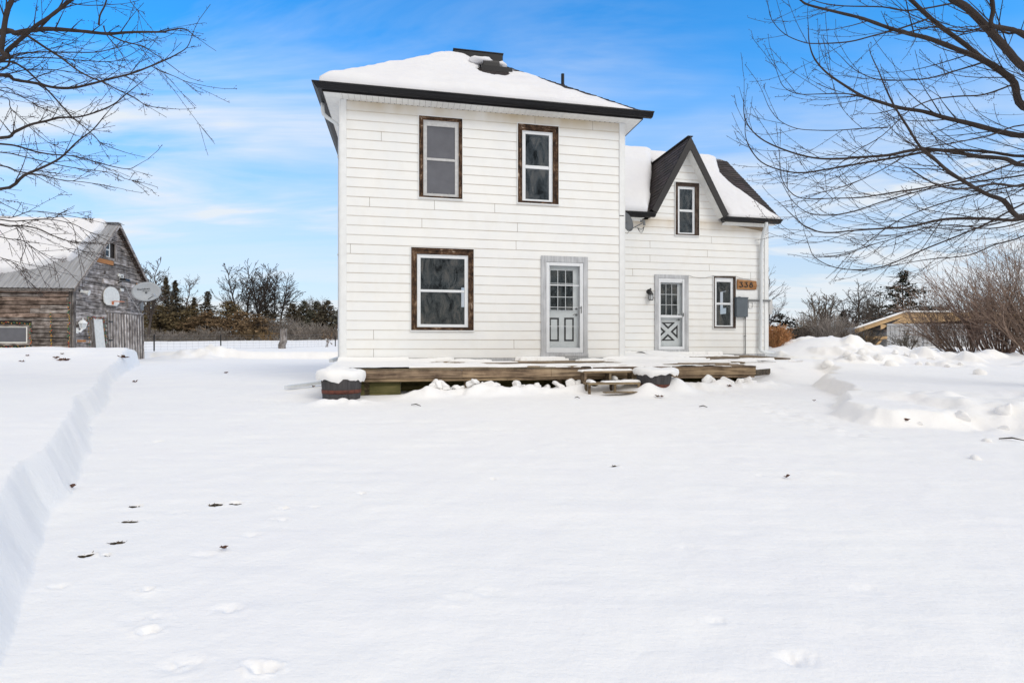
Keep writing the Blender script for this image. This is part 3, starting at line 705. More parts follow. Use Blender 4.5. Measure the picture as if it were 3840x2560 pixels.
# ------------------------------------------------------------------ snow on roofs
def snow_sheet(name, Pf, nrm, na, nb, tf, label, base, frame=H, mat=SNOW_ROOF, cat='snow'):
    s = np.linspace(0, 1, na); t = np.linspace(0, 1, nb); S, T = np.meshgrid(s, t)
    X, Y, Z = Pf(S, T); th = tf(S, T, X, Y, Z)
    n = np.array(nrm, float); n /= np.linalg.norm(n)
    V = np.stack([X+n[0]*th, Y+n[1]*th, Z+n[2]*th], -1).reshape(-1, 3)
    mb = MB(); mb.v = [tuple(p) for p in V]
    mb.f = [(j*na+i, j*na+i+1, (j+1)*na+i+1, (j+1)*na+i) for j in range(nb-1) for i in range(na-1)]
    mb.c = [(1, 1, 1)]*len(mb.f); mb.m = [0]*len(mb.f)
    return mb.build(name, mat, None, frame, base, True, label, cat, normals=False)
def edge(d, w): 
    q = np.clip(d/w, 0, 1); return np.sqrt(np.clip(1-(1-q)**2, 0, 1))
def pf(S, T):
    v = -.47+(RV+.06+.47)*T; k = (v-EV)/(RV-EV)
    wob = .05*fbm(T*9, T*3, 3)
    u0 = -.44+(RU0+.34)*k+.06*(1-T)**6+wob*.6; u1 = WM+.42-(WM+.42-RU1)*k+.01-.26*np.sin(np.pi*np.clip((T-.02)/.75, 0, 1))**1.5+.04*fbm(T*8+3, T, 5)
    u = u0+(u1-u0)*S; z = EZ+(RZ-EZ)*k
    return u, v, z
hole_c = H.onv(1843, 268, 1.55)
def tf(S, T, X, Y, Z):
    d = np.minimum(np.minimum(S*(WM+.8)*(1-T*.75), (1-S)*(WM+.8)*(1-T*.75)), np.minimum(T*3.7, (1-T)*3+.03))
    h = .225*edge(d, .30)*(.72+.38*np.clip(1-S*1.1, 0, 1))*(.22+.78*sstep(0, 1.5, (1-S)*(WM+.8)*(1-T*.75)))+.05*fbm(X*1.1, Y*1.8, 11)+.018*fbm(X*5, Y*6, 12)
    low = np.exp(-((T-.10-.02*np.sin(X*5))/.035)**2)*sstep(2.6, 3.3, X)*sstep(5.6, 5.0, X); h -= .10*low
    hx = (vu0+vu1)/2+.05
    e = ((X-hx-.10*fbm(X*4, Y*4, 4))/.40)**2+((Y-1.72+.12*fbm(X*5, Y*5, 6))/.42)**2
    h = h*(.25+.75*sstep(.9, 2.6, np.sqrt(e)))-.12*sstep(1.2, .8, e)
    return np.maximum(np.where(d <= 1e-6, -.03, h), -.05)-.0
nrmf = (0, -(RZ-EZ), (RV-EV))
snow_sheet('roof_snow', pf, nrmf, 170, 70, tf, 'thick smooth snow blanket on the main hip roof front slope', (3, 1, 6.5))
def pr(S, T):
    v0 = EV+.18+(RV-EV)*T; v1 = DM+.30-(DM+.42-RV)*T; v = v0+(v1-v0)*S
    return WM+.36-(WM+.36-RU1)*T, v, EZ+(RZ-EZ)*T
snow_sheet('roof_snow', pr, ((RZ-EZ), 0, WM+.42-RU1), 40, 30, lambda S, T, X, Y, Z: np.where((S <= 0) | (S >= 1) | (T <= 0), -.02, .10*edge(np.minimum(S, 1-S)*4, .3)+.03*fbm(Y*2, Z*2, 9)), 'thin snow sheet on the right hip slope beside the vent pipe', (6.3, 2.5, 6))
def pl(S, T):
    v0 = EV+.05+(RV-EV)*T; v1 = DM+.30-(DM+.42-RV)*T; v = v0+(v1-v0)*S
    return -.38+(RU0+.38)*T, v, EZ+(RZ-EZ)*T
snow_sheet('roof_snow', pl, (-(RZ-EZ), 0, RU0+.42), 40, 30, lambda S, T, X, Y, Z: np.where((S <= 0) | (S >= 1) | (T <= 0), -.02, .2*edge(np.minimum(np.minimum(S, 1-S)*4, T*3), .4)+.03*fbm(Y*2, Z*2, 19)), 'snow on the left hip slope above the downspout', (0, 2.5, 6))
# wing roof snow, left and right of the dormer
nw = (0, -(WRZ-WEZ), (WRV-WEV))
def p1f(S, T):
    v = WEV-.03+(WRV-WEV+.08)*T; u1 = 8.02+.50*(v-WEV)-.02+.05*fbm(T*14, T*5, 7)-.08*(1-T)**3
    u = WM-.25+(u1-WM+.25)*S; return u, v, WEZ+(WRZ-WEZ)*(v-WEV)/(WRV-WEV)
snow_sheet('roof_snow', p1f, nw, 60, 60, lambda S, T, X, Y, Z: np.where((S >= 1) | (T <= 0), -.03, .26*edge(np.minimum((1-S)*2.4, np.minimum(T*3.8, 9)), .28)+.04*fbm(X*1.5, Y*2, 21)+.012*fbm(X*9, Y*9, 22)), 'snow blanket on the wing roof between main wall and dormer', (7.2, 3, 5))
rx = np.array([0, .08, .2, .38, .55, .72, .85, 1.0]); ry = np.array([.06, .22, .38, .58, .74, .78, .60, .42])
def p2f(S, T):
    v = WEV-.04+(WRV-WEV+.06)*T; u0 = 10.46-.5*(v-WEV)+.04*fbm(T*10, T*3, 31); u1 = WUE-np.interp(T, rx, ry)+.035*fbm(T*9+4, T*2, 33)
    u = u0+(u1-u0)*S; return u, v, WEZ+(WRZ-WEZ)*(v-WEV)/(WRV-WEV)
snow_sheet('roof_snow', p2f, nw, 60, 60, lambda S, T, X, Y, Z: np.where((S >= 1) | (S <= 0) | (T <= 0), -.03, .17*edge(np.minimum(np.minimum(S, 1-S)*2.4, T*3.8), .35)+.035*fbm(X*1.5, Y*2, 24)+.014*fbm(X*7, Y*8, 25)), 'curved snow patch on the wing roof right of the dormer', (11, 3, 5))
def pbk(S, T):
    return WM+.1+(WUE-WM-.1)*S, VB-(VB-WRV)*T, WEZ+(WRZ-WEZ)*T
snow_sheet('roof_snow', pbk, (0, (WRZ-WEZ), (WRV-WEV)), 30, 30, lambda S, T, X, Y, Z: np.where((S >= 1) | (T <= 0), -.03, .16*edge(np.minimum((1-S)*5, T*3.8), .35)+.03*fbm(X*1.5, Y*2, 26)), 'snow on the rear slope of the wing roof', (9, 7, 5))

# ------------------------------------------------------------------ things fixed to the house
lp = rect(2424.5, 2449, 1083, 1126, VW); lu = H.onv(2441, 1100, VW-.12)[0]; lt = lp[3]; lb = H.onv(2441, 1126, VW-.12)[1]; bu = H.onv(2432, 1095, VW)[0]
lamp = thing('wall_lantern', 'black iron carriage lantern on the wing wall left of the door', 'wall lamp', H, (bu, VW-.02, lb))
mb = MB(); mb.tube([(bu, VW, lt-.08), (bu, VW-.035, lt-.08)], [.075, .062], 18); mb.tube([(bu, VW-.03, lt-.06), (bu+.01, VW-.08, lt+.0), (lu, VW-.12, lt-.0), (lu, VW-.12, lt-.09)], .013, 8)
mb.lathe([(.001, lt-.07), (.03, lt-.08), (.045, lt-.10), (.082, lt-.17), (.085, lt-.18), (.0, lt-.18)], lu, VW-.12, 6)
for k in range(6):
    a = math.pi/3*k; r0, r1, r2 = .062, .075, .058
    mb.tube([(lu+r0*math.cos(a), VW-.12+r0*math.sin(a), lt-.18), (lu+r1*math.cos(a), VW-.12+r1*math.sin(a), (lt-.18+lb)/2), (lu+r2*math.cos(a), VW-.12+r2*math.sin(a), lb+.01)], .0055, 5)
mb.lathe([(0, lb), (.066, lb), (.068, lb+.012), (0, lb+.014)], lu, VW-.12, 6)
mb.build('lantern_frame', IRON, lamp)
mb = MB(); mb.lathe([(.052, lt-.18), (.066, (lt-.18+lb)/2), (.050, lb+.012)], lu, VW-.12, 6); mb.build('lantern_glass', LAMPGLASS, lamp, smooth=True)

sg = rect(2760, 2832, 1051, 1086, VW)
sign = thing('house_number_sign', 'brown varnished wooden plank sign with black numerals 338', 'house sign', H, (sg[0], VW-.02, sg[2]))
mb = MB(); ed = [(sg[0], sg[2]), (sg[0]+.3, sg[2]-.005), (sg[1]-.01, sg[2]+.0), (sg[1]+.012, sg[2]+.12), (sg[1]-.008, sg[3]-.02), (sg[0]+.28, sg[3]+.0), (sg[0]+.0, sg[3]+.012)]
mb.prism(ed, 'v', VW-.065, VW-.036); mb.build('board', SIGNW, sign)
def f3(x, y): return H.onv(2640+x*.1403, 1020+y*.1403, VW-.07)
def stroke(mb, pts, r):
    mb.tube([(a, VW-.071, b) for a, b in (f3(*p) for p in pts)], r, 8)
mb = MB()
for dx in (0, 133):
    stroke(mb, [(957+dx, 280), (990+dx, 272), (1028+dx, 274), (1012+dx, 298), (992+dx, 325), (1012+dx, 333), (1030+dx, 352), (1030+dx, 380), (1010+dx, 400), (985+dx, 403), (965+dx, 392), (955+dx, 376)], .0135)
mb.build('numeral', IRON, sign)
mb = MB(); al = np.linspace(0, 2*math.pi, 17)
stroke(mb, [(1260+38*math.sin(a), 368-38*math.cos(a)) for a in al], .0135); stroke(mb, [(1260+27*math.sin(a), 308-24*math.cos(a)) for a in al], .0125)
mb.build('numeral', IRON, sign)

eb = rect(2762, 2805.5, 1114, 1187.7, VW-.14)
ebx = thing('electrical_box', 'dark grey metal electrical panel box with conduit under the house number', 'electrical box', H, (eb[0], VW-.14, eb[2]))
mb = MB(); mb.box(eb[0], eb[1], VW-.14, VW-.003, eb[2], eb[3]-.03, bev=.006); mb.box(eb[0]-.006, eb[1]+.008, VW-.152, VW-.003, eb[3]-.03, eb[3]+.0, bev=.004)
mb.tube([((eb[0]+eb[1])/2-.05, VW-.07, eb[3]-.005), ((eb[0]+eb[1])/2-.05, VW-.07, eb[3]+.018)], .035, 12)
mb.tube([(eb[1]+.001, VW-.09, eb[2]+.26), (eb[1]+.02, VW-.09, eb[2]+.26)], .012, 8)
mb.build('cabinet', BOXGREY, ebx)
mb = MB(); cu_ = H.onv(2794, 1250, VW-.04)[0]
mb.tube([(cu_, VW-.05, eb[2]+.01), (cu_, VW-.05, .02)], .014, 8); mb.box(cu_-.02, cu_+.02, VW-.066, VW-.02, .55, .57); mb.tube([(cu_, VW-.05, eb[2]), (cu_, VW-.05, eb[2]-.06)], .02, 8)
mb.build('conduit', GALV, ebx)
mb = MB(); hz = H.onv(2830, 1126, VW-.07)[1]; mb.tube([(eb[1]-.01, VW-.07, hz), (UW1+.05, VW-.07, hz)], .026, 10); mb.build('conduit', GALV, ebx)
mt = thing('electric_meter', 'grey electric meter socket with round glass meter on the wing corner', 'electric meter', H, (UW1+.05, VW+.1, .9))
mz0 = H.onv(2881, 1178, VW)[1]; mz1 = H.onv(2881, 1123, VW)[1]
mb = MB(); mb.box(UW1+.03, UW1+.14, VW-.06, VW+.22, mz0, mz1, bev=.008); mb.build('meter_socket', GREYALU, mt)
mb = MB(); n_ = 20; c0 = (UW1+.14, VW+.08, mz0+.22)
ring = [(c0[0]+x, r) for x, r in ((0, .095), (.03, .095), (.035, .085), (.10, .08), (.115, .06), (.118, .0))]
vs = [(x, c0[1]+r*math.cos(2*math.pi*k/n_), c0[2]+r*math.sin(2*math.pi*k/n_)) for x, r in ring for k in range(n_)]
mb.add(vs, [(i*n_+k, i*n_+(k+1) % n_, (i+1)*n_+(k+1) % n_, (i+1)*n_+k) for i in range(len(ring)-1) for k in range(n_)])
mb.build('meter_glass', LAMPGLASS, mt, smooth=True)
# house satellite dish, seen edge-on past the main corner
def dish_mesh(mb, c, nrm, up, rw, rh, depth, seg=36, rings=6):
    n = Vector(nrm).normalized(); u_ = Vector(up); x = u_.cross(n).normalized(); y = n.cross(x).normalized(); c = Vector(c)
    vs = []; 
    for off in (0, .012):
        vs.append(c-n*(depth+off))
        for i in range(1, rings+1):
            r = i/rings
            for k in range(seg):
                a = 2*math.pi*k/seg; vs.append(c+x*(rw*r*math.cos(a))+y*(rh*r*math.sin(a))-n*(depth*(1-r*r)+off))
    m = 1+rings*seg; fs = []
    for b in (0, m):
        fs += [(b, b+1+k, b+1+(k+1) % seg) for k in range(seg)]
        fs += [(b+1+i*seg+k, b+1+(i+1)*seg+k, b+1+(i+1)*seg+(k+1) % seg, b+1+i*seg+(k+1) % seg) for i in range(rings-1) for k in range(seg)]
    e = 1+(rings-1)*seg
    fs += [(e+k, e+(k+1) % seg, m+e+(k+1) % seg, m+e+k) for k in range(seg)]
    mb.add(vs, fs); return x, y, n
dc = H.loc(WP(2353, 831, 14.2))
hd = thing('satellite_dish', 'grey satellite dish half hidden behind the main house corner', 'satellite dish', H, dc)
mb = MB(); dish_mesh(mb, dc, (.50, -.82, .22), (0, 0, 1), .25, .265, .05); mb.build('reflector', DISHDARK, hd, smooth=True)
mb = MB(); A = H.loc(WP(2353, 866, 14.1)); B_ = H.loc(WP(2411, 836, 13.95)); mb.tube([A, H.loc(WP(2378, 853, 14.05)), B_], .013, 8)
mb.tube([dc, (WM+.02, dc[1]+.15, dc[2]-.1)], .02, 8)
mb.build('arm', GALV, hd)
mb = MB(); B2 = H.loc(WP(2416, 845, 13.95)); mb.obox(H.loc(WP(2415, 826, 13.95)), B2, .05, .05)
mb.tube([H.loc(WP(2417, 829, 13.95)), H.loc(WP(2408, 829, 14.0)), H.loc(WP(2402, 829, 14.02))], [.022, .02, .036], 12); mb.build('feed_horn', GALV, hd)
mb = MB()
for dz in (6, 11, 18, 24): mb.tube([H.loc(WP(x, y, 13.97)) for x, y in ((2416, 848), (2412, 850+dz*.6), (2405, 852+dz), (2398, 852+dz*.7), (2390, 854), (2380, 853))], .005, 5)
mb.tube([H.loc(WP(x, y, 14.0)) for x, y in ((2342, 868), (2346, 874), (2352, 876), (2358, 868), (2368, 860))], .005, 5)
mb.build('cable', WIREB, hd)
fz = H.onv(2339, 1296, VW-.1)
fa = thing('garden_tap', 'small rusty outdoor tap at the inner corner by the deck', 'tap', H, (fz[0], VW-.1, fz[1]))
mb = MB(); mb.tube([(fz[0]-.0, VW, fz[1]+.02), (fz[0], VW-.1, fz[1]+.02), (fz[0]+.02, VW-.13, fz[1]-.03)], .02, 8); mb.tube([(fz[0], VW-.08, fz[1]+.03), (fz[0], VW-.08, fz[1]+.08)], .012, 6); mb.tube([(fz[0]-.035, VW-.08, fz[1]+.08), (fz[0]+.035, VW-.08, fz[1]+.08)], .012, 6)
mb.build('tap_body', RUST, fa)
mb = MB(); mb.tube([(H.onv(x, y, VW-.05)[0], VW-.05, H.onv(x, y, VW-.05)[1]) for x, y in ((2581, 1032), (2600, 1039), (2625, 1043), (2645, 1042), (2672, 1035), (2757, 1035), (2775, 1042), (2800, 1048), (2815, 1050))], .005, 4)
mb.build('slack_cable', WIREG, None, H, (10, VW-.05, 2.6), False, 'thin cable sagging from the wing door past the window to the number sign', 'cable')
# ================================================================== GROUND
LB = [(-1.35, -6), (-1.42, 0.5), (-1.60, 1.68), (-2.37, 2.715), (-2.82, 3.31), (-2.98, 3.66), (-3.75, 4.74), (-5.24, 6.71), (-6.75, 9.0), (-8.5, 11.4), (-10.8, 15), (-13.3, 18.9), (-14.0, 20.3), (-15.6, 21.5), (-18.0, 22.5), (-19.2, 23.0)]
FB = [(-19.6, 24), (-20.2, 30.2), (-18.0, 30.2), (-16.2, 29.3), (-12, 29.4), (-9, 29.0), (-6, 28.0), (-3, 24), (3, 20), (7.5, 17.2), (7.75, 15.2), (8.35, 14.5), (7.4, 13.2), (6.9, 12.2), (5.85, 10.1), (5.2, 8.7), (4.6, 7.35), (4.55, 6.75), (5.0, 6.55), (5.6, 6.3), (5.4, 5.6), (6.4, 4.4), (8.0, 2.5), (10, -6)]
POLY = np.array(LB+FB)
def poly_sd(x, y):                         # signed distance to the ploughed yard, positive outside
    d = np.full(x.shape, 1e9); ins = np.zeros(x.shape, bool); n = len(POLY)
    for i in range(n):
        a, b = POLY[i], POLY[(i+1) % n]; e = b-a
        t = np.clip(((x-a[0])*e[0]+(y-a[1])*e[1])/(e@e), 0, 1)
        d = np.minimum(d, np.hypot(x-a[0]-e[0]*t, y-a[1]-e[1]*t))
        c = ((a[1] > y) != (b[1] > y)) & (x < (b[0]-a[0])*(y-a[1])/(b[1]-a[1]+1e-12)+a[0]); ins ^= c
    return np.where(ins, -d, d)
DENTS = [(320,2085,.16),(345,2078,.1),(398,2081,.12),(438,2036,.17),(490,1957,.20),(510,1900,.16),(810,1893,.20),(882,1888,.18),(2300,1747,.16),(630,1560,.22),(560,2370,.2),(990,2510,.25),(950,2490,.2),(590,1656,.2),(1355,1850,.13),(220,2200,.2),(540,2210,.18),(1060,1905,.16),(1850,1795,.12),(700,1565,.16)]
DENT_W = []
_b = H.loc(WP(2452, 1430, 10.1)); BU, BV = _b[0], _b[1]
def G(x, y):
    x = np.asarray(x, float); y = np.asarray(y, float)
    sh = x.shape; x = np.atleast_1d(x); y = np.atleast_1d(y)
    base = np.interp(y, [-60, 5, 7, 9, 10.5, 15, 22, 29, 34], [0, 0, .03, .09, .17, .25, .30, .33, .4])
    left = np.interp(y, [-60, 3, 6, 11, 15, 18.5, 20.5, 24, 29, 37, 44, 52, 70, 88, 130, 3000], [.33, .33, .35, .43, .60, .97, .84, .75, .74, .68, .86, 1.1, 1.9, 2.45, 2.6, 4])
    left = left-np.clip((-x-14)/60, 0, 1)*sstep(50, 90, y)*.75
    right = np.interp(y, [-60, 4.5, 6.8, 9, 13, 16, 20, 26, 40, 85, 3000], [.10, .13, .22, .34, .52, .70, .84, 1.0, 1.15, 2.0, 4])
    w = sstep(-4, 5, x); out = left*(1-w)+right*w
    wob = (.05+.11*sstep(-3, 2, x))*fbm(x*1.1, y*1.1, 41, 3)+(.035*fbm(x*2.3, y*2.3, 46, 2)+.010*fbm(x*6, y*6, 43, 2))+sstep(3, 4.5, x)*(.38*fbm(x*.9, y*.9, 44, 3)+.16*fbm(x*2.7, y*2.7, 45, 2))
    sd = poly_sd(x, y)+wob*np.clip(y/6, .5, 1)
    soft = .15+.11*sstep(2, 4, x)+.55*sstep(5.0, 5.8, x)*sstep(7.8, 6.3, y)+.25*sstep(24, 28, y)
    q_ = np.clip(sd/soft, 0, 1); st = np.where(sd <= 0, 0, .55*q_+.45*sstep(0, 1, q_))
    z = base*(1-st)+out*st
    onb = st*np.clip(sd/.8, 0, 1)
    z += 4*st*(1-st)*(.06*fbm(x*2.5, y*2.5, 47, 2))
    # mound of shovelled snow by the wing corner, lumps along both banks
    z += .55*np.exp(-(((x-9.7)/1.5)**2+((y-16.6)/1.5)**2))*st
    z += .16*np.exp(-(((x-12)/1.8)**2+((y-17)/1.6)**2))*st
    lump = np.clip(vnoise(x*1.7, y*1.7, 51)+vnoise(x*3.5, y*3.5, 52)*.6, 0, 1)
    z += .36*(lump+.18*vnoise(x*9, y*9, 59)*(lump > .05))*st*sstep(6.5, 8, x)*sstep(17, 15.5, x)*sstep(12.2, 13.5, y)*sstep(20, 18, y)
    z += .20*(np.clip(vnoise(x*1.5, y*1.5, 53)+.5*vnoise(x*3.4, y*3.4, 54), -.15, 1)+.25*vnoise(x*7, y*7, 56))*sstep(4.9, 5.8, x)*sstep(3.0, 4.0, y)*sstep(9.0, 7.4, y)
    z += .12*np.clip(vnoise(x*1.2, y*1.2, 57)+.5*vnoise(x*2.9, y*2.9, 58), 0, 1)*onb*(x < -9)*sstep(14.5, 17, y)*sstep(23, 21, y)
    pile = np.exp(-(((x+17.2)/1.7)**2+((y-29.6)/.9)**2)); z += pile*(.42+.5*vnoise(x*1.6, y*1.6, 61)+.3*vnoise(x*4, y*4, 62))
    # gentle surface relief
    z += .020*fbm(x*.7, y*.7, 71, 4)+.009*fbm(x*.5, y*3.0, 72, 3)*(1-onb)+.007*fbm(x*6, y*6, 73, 2)+.012*np.clip(fbm(x*2.3, y*3.1, 76, 3)-.25, 0, 1)*(1-onb)+.03*fbm(x*.35, y*.35, 74, 2)*onb
    z += .05*np.clip(fbm(x*.25, y*.5, 75, 3), -.3, .8)*sstep(30, 36, y)
    tr = np.exp(-((x-3.9-.05*(y-8))/.35)**2)*sstep(5, 6.5, y)*sstep(15, 13, y); z += .03*tr*(vnoise(x*7, y*5, 81)+.5*vnoise(x*13, y*11, 82))
    # drift along the deck front
    fx, fy = H.o[0], H.o[1]; lu_ = (x-fx)*H.c+(y-fy)*H.s; lv_ = -(x-fx)*H.s+(y-fy)*H.c
    dr = np.exp(-((lv_+2.15)/.22)**2)*sstep(.9, 1.8, lu_)*sstep(9.4, 8.2, lu_)
    z += dr*(.13+.14*vnoise(lu_*3.1, lv_*3, 91)+.10*vnoise(lu_*7, lv_*7, 92))
    z += .20*np.exp(-(((lu_-6.32)/.26)**2+((lv_+2.55)/.22)**2))+.16*np.exp(-(((lu_-BU)/.5)**2+((lv_-BV)/.45)**2))+.16*np.exp(-(((lu_-BU+.28)/.2)**2+((lv_-BV+.34)/.16)**2))+.07*np.exp(-(((lu_-.28)/.5)**2+((lv_+2.75)/.18)**2))*(1+1.5*vnoise(lu_*6, lv_*6, 99))
    und = sstep(-1.9, -1.7, lv_)*sstep(0.2, .4, lu_)*sstep(8.3, 8.1, lu_)*sstep(-.2, -.4, lv_); z -= .02*und
    rt = sstep(8.3, 9.8, lu_+.5*vnoise(x*2, y*2, 96))*sstep(-1.7, .6, lv_)*sstep(4.0, 3.0, lv_)*sstep(12.9, 12.3, lu_); z = np.maximum(z, z*(1-rt)+(.66+.03*vnoise(lu_*2, lv_*2, 95))*rt)
    for (dx, dy, r, dep) in DENT_W:
        q = ((x-dx)/(r*1.3))**2+((y-dy)/(r*.8))**2; z -= (dep*np.exp(-q*1.4)-dep*.25*np.exp(-((np.sqrt(q)-1.3)/.4)**2))*(1+1.8*vnoise(x*28, y*28, 97)+1.2*vnoise(x*60, y*60, 98))
    return z.reshape(sh)
def gz(x, y): return float(G(np.array([x]), np.array([y]))[0])
def ground_hit(px, py):                    # first point of the terrain on a sight line
    Y = np.linspace(.8, 60, 6000); Z = CAMZ+(HY-py)/F*Y; X = (px-CX)/F*Y
    g = G(X, Y); k = np.argmax(g >= Z); return X[k], Y[k], g[k]
dents = [(*ground_hit(px, py)[:2], r) for px, py, r in DENTS]
rd_ = random.Random(77)
for _ in range(30):
    px_, py_ = rd_.uniform(300, 3500), 1560+950*rd_.random()**1.3
    hx_, hy_, _z = ground_hit(px_, py_)
    if poly_sd(np.array([hx_]), np.array([hy_]))[0] < -.3: DENT_W.append((hx_, hy_, rd_.uniform(.03, .06), rd_.uniform(.004, .010)))
DENT_W.extend((x, y, min(.09, r*.2*(.45+y/7)), .014+.006*(i % 3)) for i, (x, y, r) in enumerate(dents))
# polar grid, fine near the camera, out to the horizon
rr = np.concatenate([np.geomspace(.5, 36, 800), np.geomspace(36.3, 130, 150), np.geomspace(135, 4000, 40)])
th = np.radians(np.concatenate([np.linspace(-178, -62, 40), np.linspace(-60, 60, 760), np.linspace(62, 180, 40)]))
Rg, Tg = np.meshgrid(rr, th, indexing='ij'); GX, GY = Rg*np.sin(Tg), Rg*np.cos(Tg)
GZ = G(GX, GY)
nr, nt = GX.shape
V = np.stack([GX, GY, GZ], -1).reshape(-1, 3)
i, j = np.meshgrid(np.arange(nr-1), np.arange(nt-1), indexing='ij'); a = (i*nt+j).ravel()
Fq = np.stack([a, a+nt, a+nt+1, a+1], -1)
def np_mesh(name, V, Fq, mat):
    me = bpy.data.meshes.new(name); me.vertices.add(len(V)); me.vertices.foreach_set('co', V.astype(np.float32).ravel())
    k = Fq.shape[1]; me.loops.add(Fq.size); me.loops.foreach_set('vertex_index', Fq.astype(np.int32).ravel())
    me.polygons.add(len(Fq)); me.polygons.foreach_set('loop_start', np.arange(0, Fq.size, k, dtype=np.int32))
    me.polygons.foreach_set('use_smooth', np.ones(len(Fq), bool)); me.materials.append(mat); me.update(calc_edges=True); me.validate()
    o = bpy.data.objects.new(name, me); COL.objects.link(o); return o
gr_ = np_mesh('snow_ground', V, Fq[:, ::-1], SNOW)
tag(gr_, None, None, kind='structure')

# dark turf showing through in the scuffed hollows: ragged little mats of dead grass
k = 0
for (px, py, r), (dx, dy, _) in zip(DENTS, dents):
    if k >= 9: break
    if (px, py) in ((630, 1560),): continue
    mb = MB(); rad = r*.16*(.55+dy/8)
    for _ in range(110):
        a, q = random.uniform(0, 6.28), rad*math.sqrt(random.random()); x, y = dx+q*math.cos(a)*1.3, dy+q*math.sin(a)*.55
        L = random.uniform(.012, .035); b = random.uniform(0, 6.28); z = gz(x, y)
        g_ = random.choice([(.10, .07, .045), (.16, .12, .07), (.05, .04, .03), (.2, .16, .1)])
        e = Vector((math.cos(b), math.sin(b)*.8, random.uniform(.05, .5)))*L; s_ = Vector((-math.sin(b), math.cos(b), 0))*.007
        c0 = Vector((x, y, z-.003)); mb.tri(c0-s_, c0+s_, c0+e, g_)
        if random.random() < .5: mb.quad(c0+Vector((-.012, -.008, .006)), c0+Vector((.012, -.008, .006)), c0+Vector((.014, .008, .006)), c0+Vector((-.010, .009, .006)), (.09, .07, .045))
    names = ['largest dark scuff of dead turf showing in the snow at lower left', 'small turf scuff touching the right of the largest one', 'thin slanted turf scuff right of the largest one', 'turf scuff in the second hollow up the lower left trail', 'turf scuff in the third hollow up the lower left trail', 'faint topmost turf scuff of the lower left trail', 'left turf scuff of the pair in the middle snow', 'right turf scuff of the pair in the middle snow', 'lone turf scuff in the snow right of centre']
    mb.build('turf_patch', TWIG, None, WORLD, (dx, dy, gz(dx, dy)), False, names[k], 'turf patch', 'bare turf scuffs in the snow', normals=False); k += 1

# ================================================================== DECK
def wp(l): return H.w(l)
def dz(u, v): return -.065-.085*np.clip(-v/1.9, 0, 1)-.0*u
deck = thing('deck', 'low weathered wooden deck along the house front with snow on it', 'deck', H, (0, 0, -.6))
mb = MB(); nbd = 13; bw = 1.87/nbd
def plank(mb, u0, u1, v0, v1, z0, z1, th=.028, col=None):
    mb.add([(u0, v0, z0-th), (u1, v0, z0-th), (u1, v1, z1-th), (u0, v1, z1-th), (u0, v0, z0), (u1, v0, z0), (u1, v1, z1), (u0, v1, z1)],
           [(3,2,1,0),(4,5,6,7),(0,1,5,4),(1,2,6,5),(2,3,7,6),(3,0,4,7)], col)
def shade(lo=.6, hi=1.25):
    g = random.uniform(lo, hi); return (g*random.uniform(.96, 1.05), g, g*random.uniform(.92, 1.03))
for k in range(nbd):
    v0 = -1.92+k*bw; v1 = v0+bw-.008; u = 0.02
    cuts = sorted([0.02]+[random.uniform(1.5, 7.5) for _ in range(2)]+[8.42])
    for a, b in zip(cuts[:-1], cuts[1:]): plank(mb, a, b-.004, v0, v1, float(dz(0, v0)), float(dz(0, v1)), col=shade())
for k in range(17):     # part in front of the wing
    v0 = -.05+k*.148
    plank(mb, WM+.02, 8.42, v0, v0+.14, -.07, -.07, col=shade())
mb.build('deck_boards', DECKW, deck)
mb = MB(); zt = float(dz(0, -1.92))-.03
us = [.02, 2.35, 4.05, 6.0, 8.42]
for a, b in zip(us[:-1], us[1:]): mb.box(a, b-.004, -1.915, -1.877, zt-.142-random.uniform(0, .004), zt, shade(.9, 1.25), bev=.004)
mb.box(8.385, 8.42, -1.875, -.1, zt-.14, zt, shade(), bev=.004)
mb.build('rim_board', DECKW, deck)
mb = MB()
for a, b in ((.02, 3.2), (3.2, 5.1), (5.1, 8.40)): mb.box(a, b-.004, -1.900, -1.862, zt-.205, zt-.146, shade(.8, 1.1), bev=.003)
mb.build('lower_beam', DECKW, deck)
mb = MB()
for u in (.6, 2.4, 4.2, 6.1, 7.6):
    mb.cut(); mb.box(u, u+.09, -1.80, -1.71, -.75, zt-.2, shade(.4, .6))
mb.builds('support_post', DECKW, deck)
mb = MB(); a_ = H.onv(1345, 1450, -1.8)[0]; b_ = H.onv(1502, 1450, -1.8)[0]
mb.box(a_-.2, b_, -1.80, -1.78, -.75, zt-.14)
mb.build('skirt_board', MOSSW, deck, label='green mossy skirt board under the left end of the deck')
mb = MB(); mb.box(b_, 8.35, -1.25, -1.23, -.75, zt-.16, (.15, .14, .12)); mb.box(8.33, 8.35, -1.85, -.2, -.75, zt-.16, (.25, .22, .2)); mb.build('inner_skirt', MOSSW, deck, normals=False)
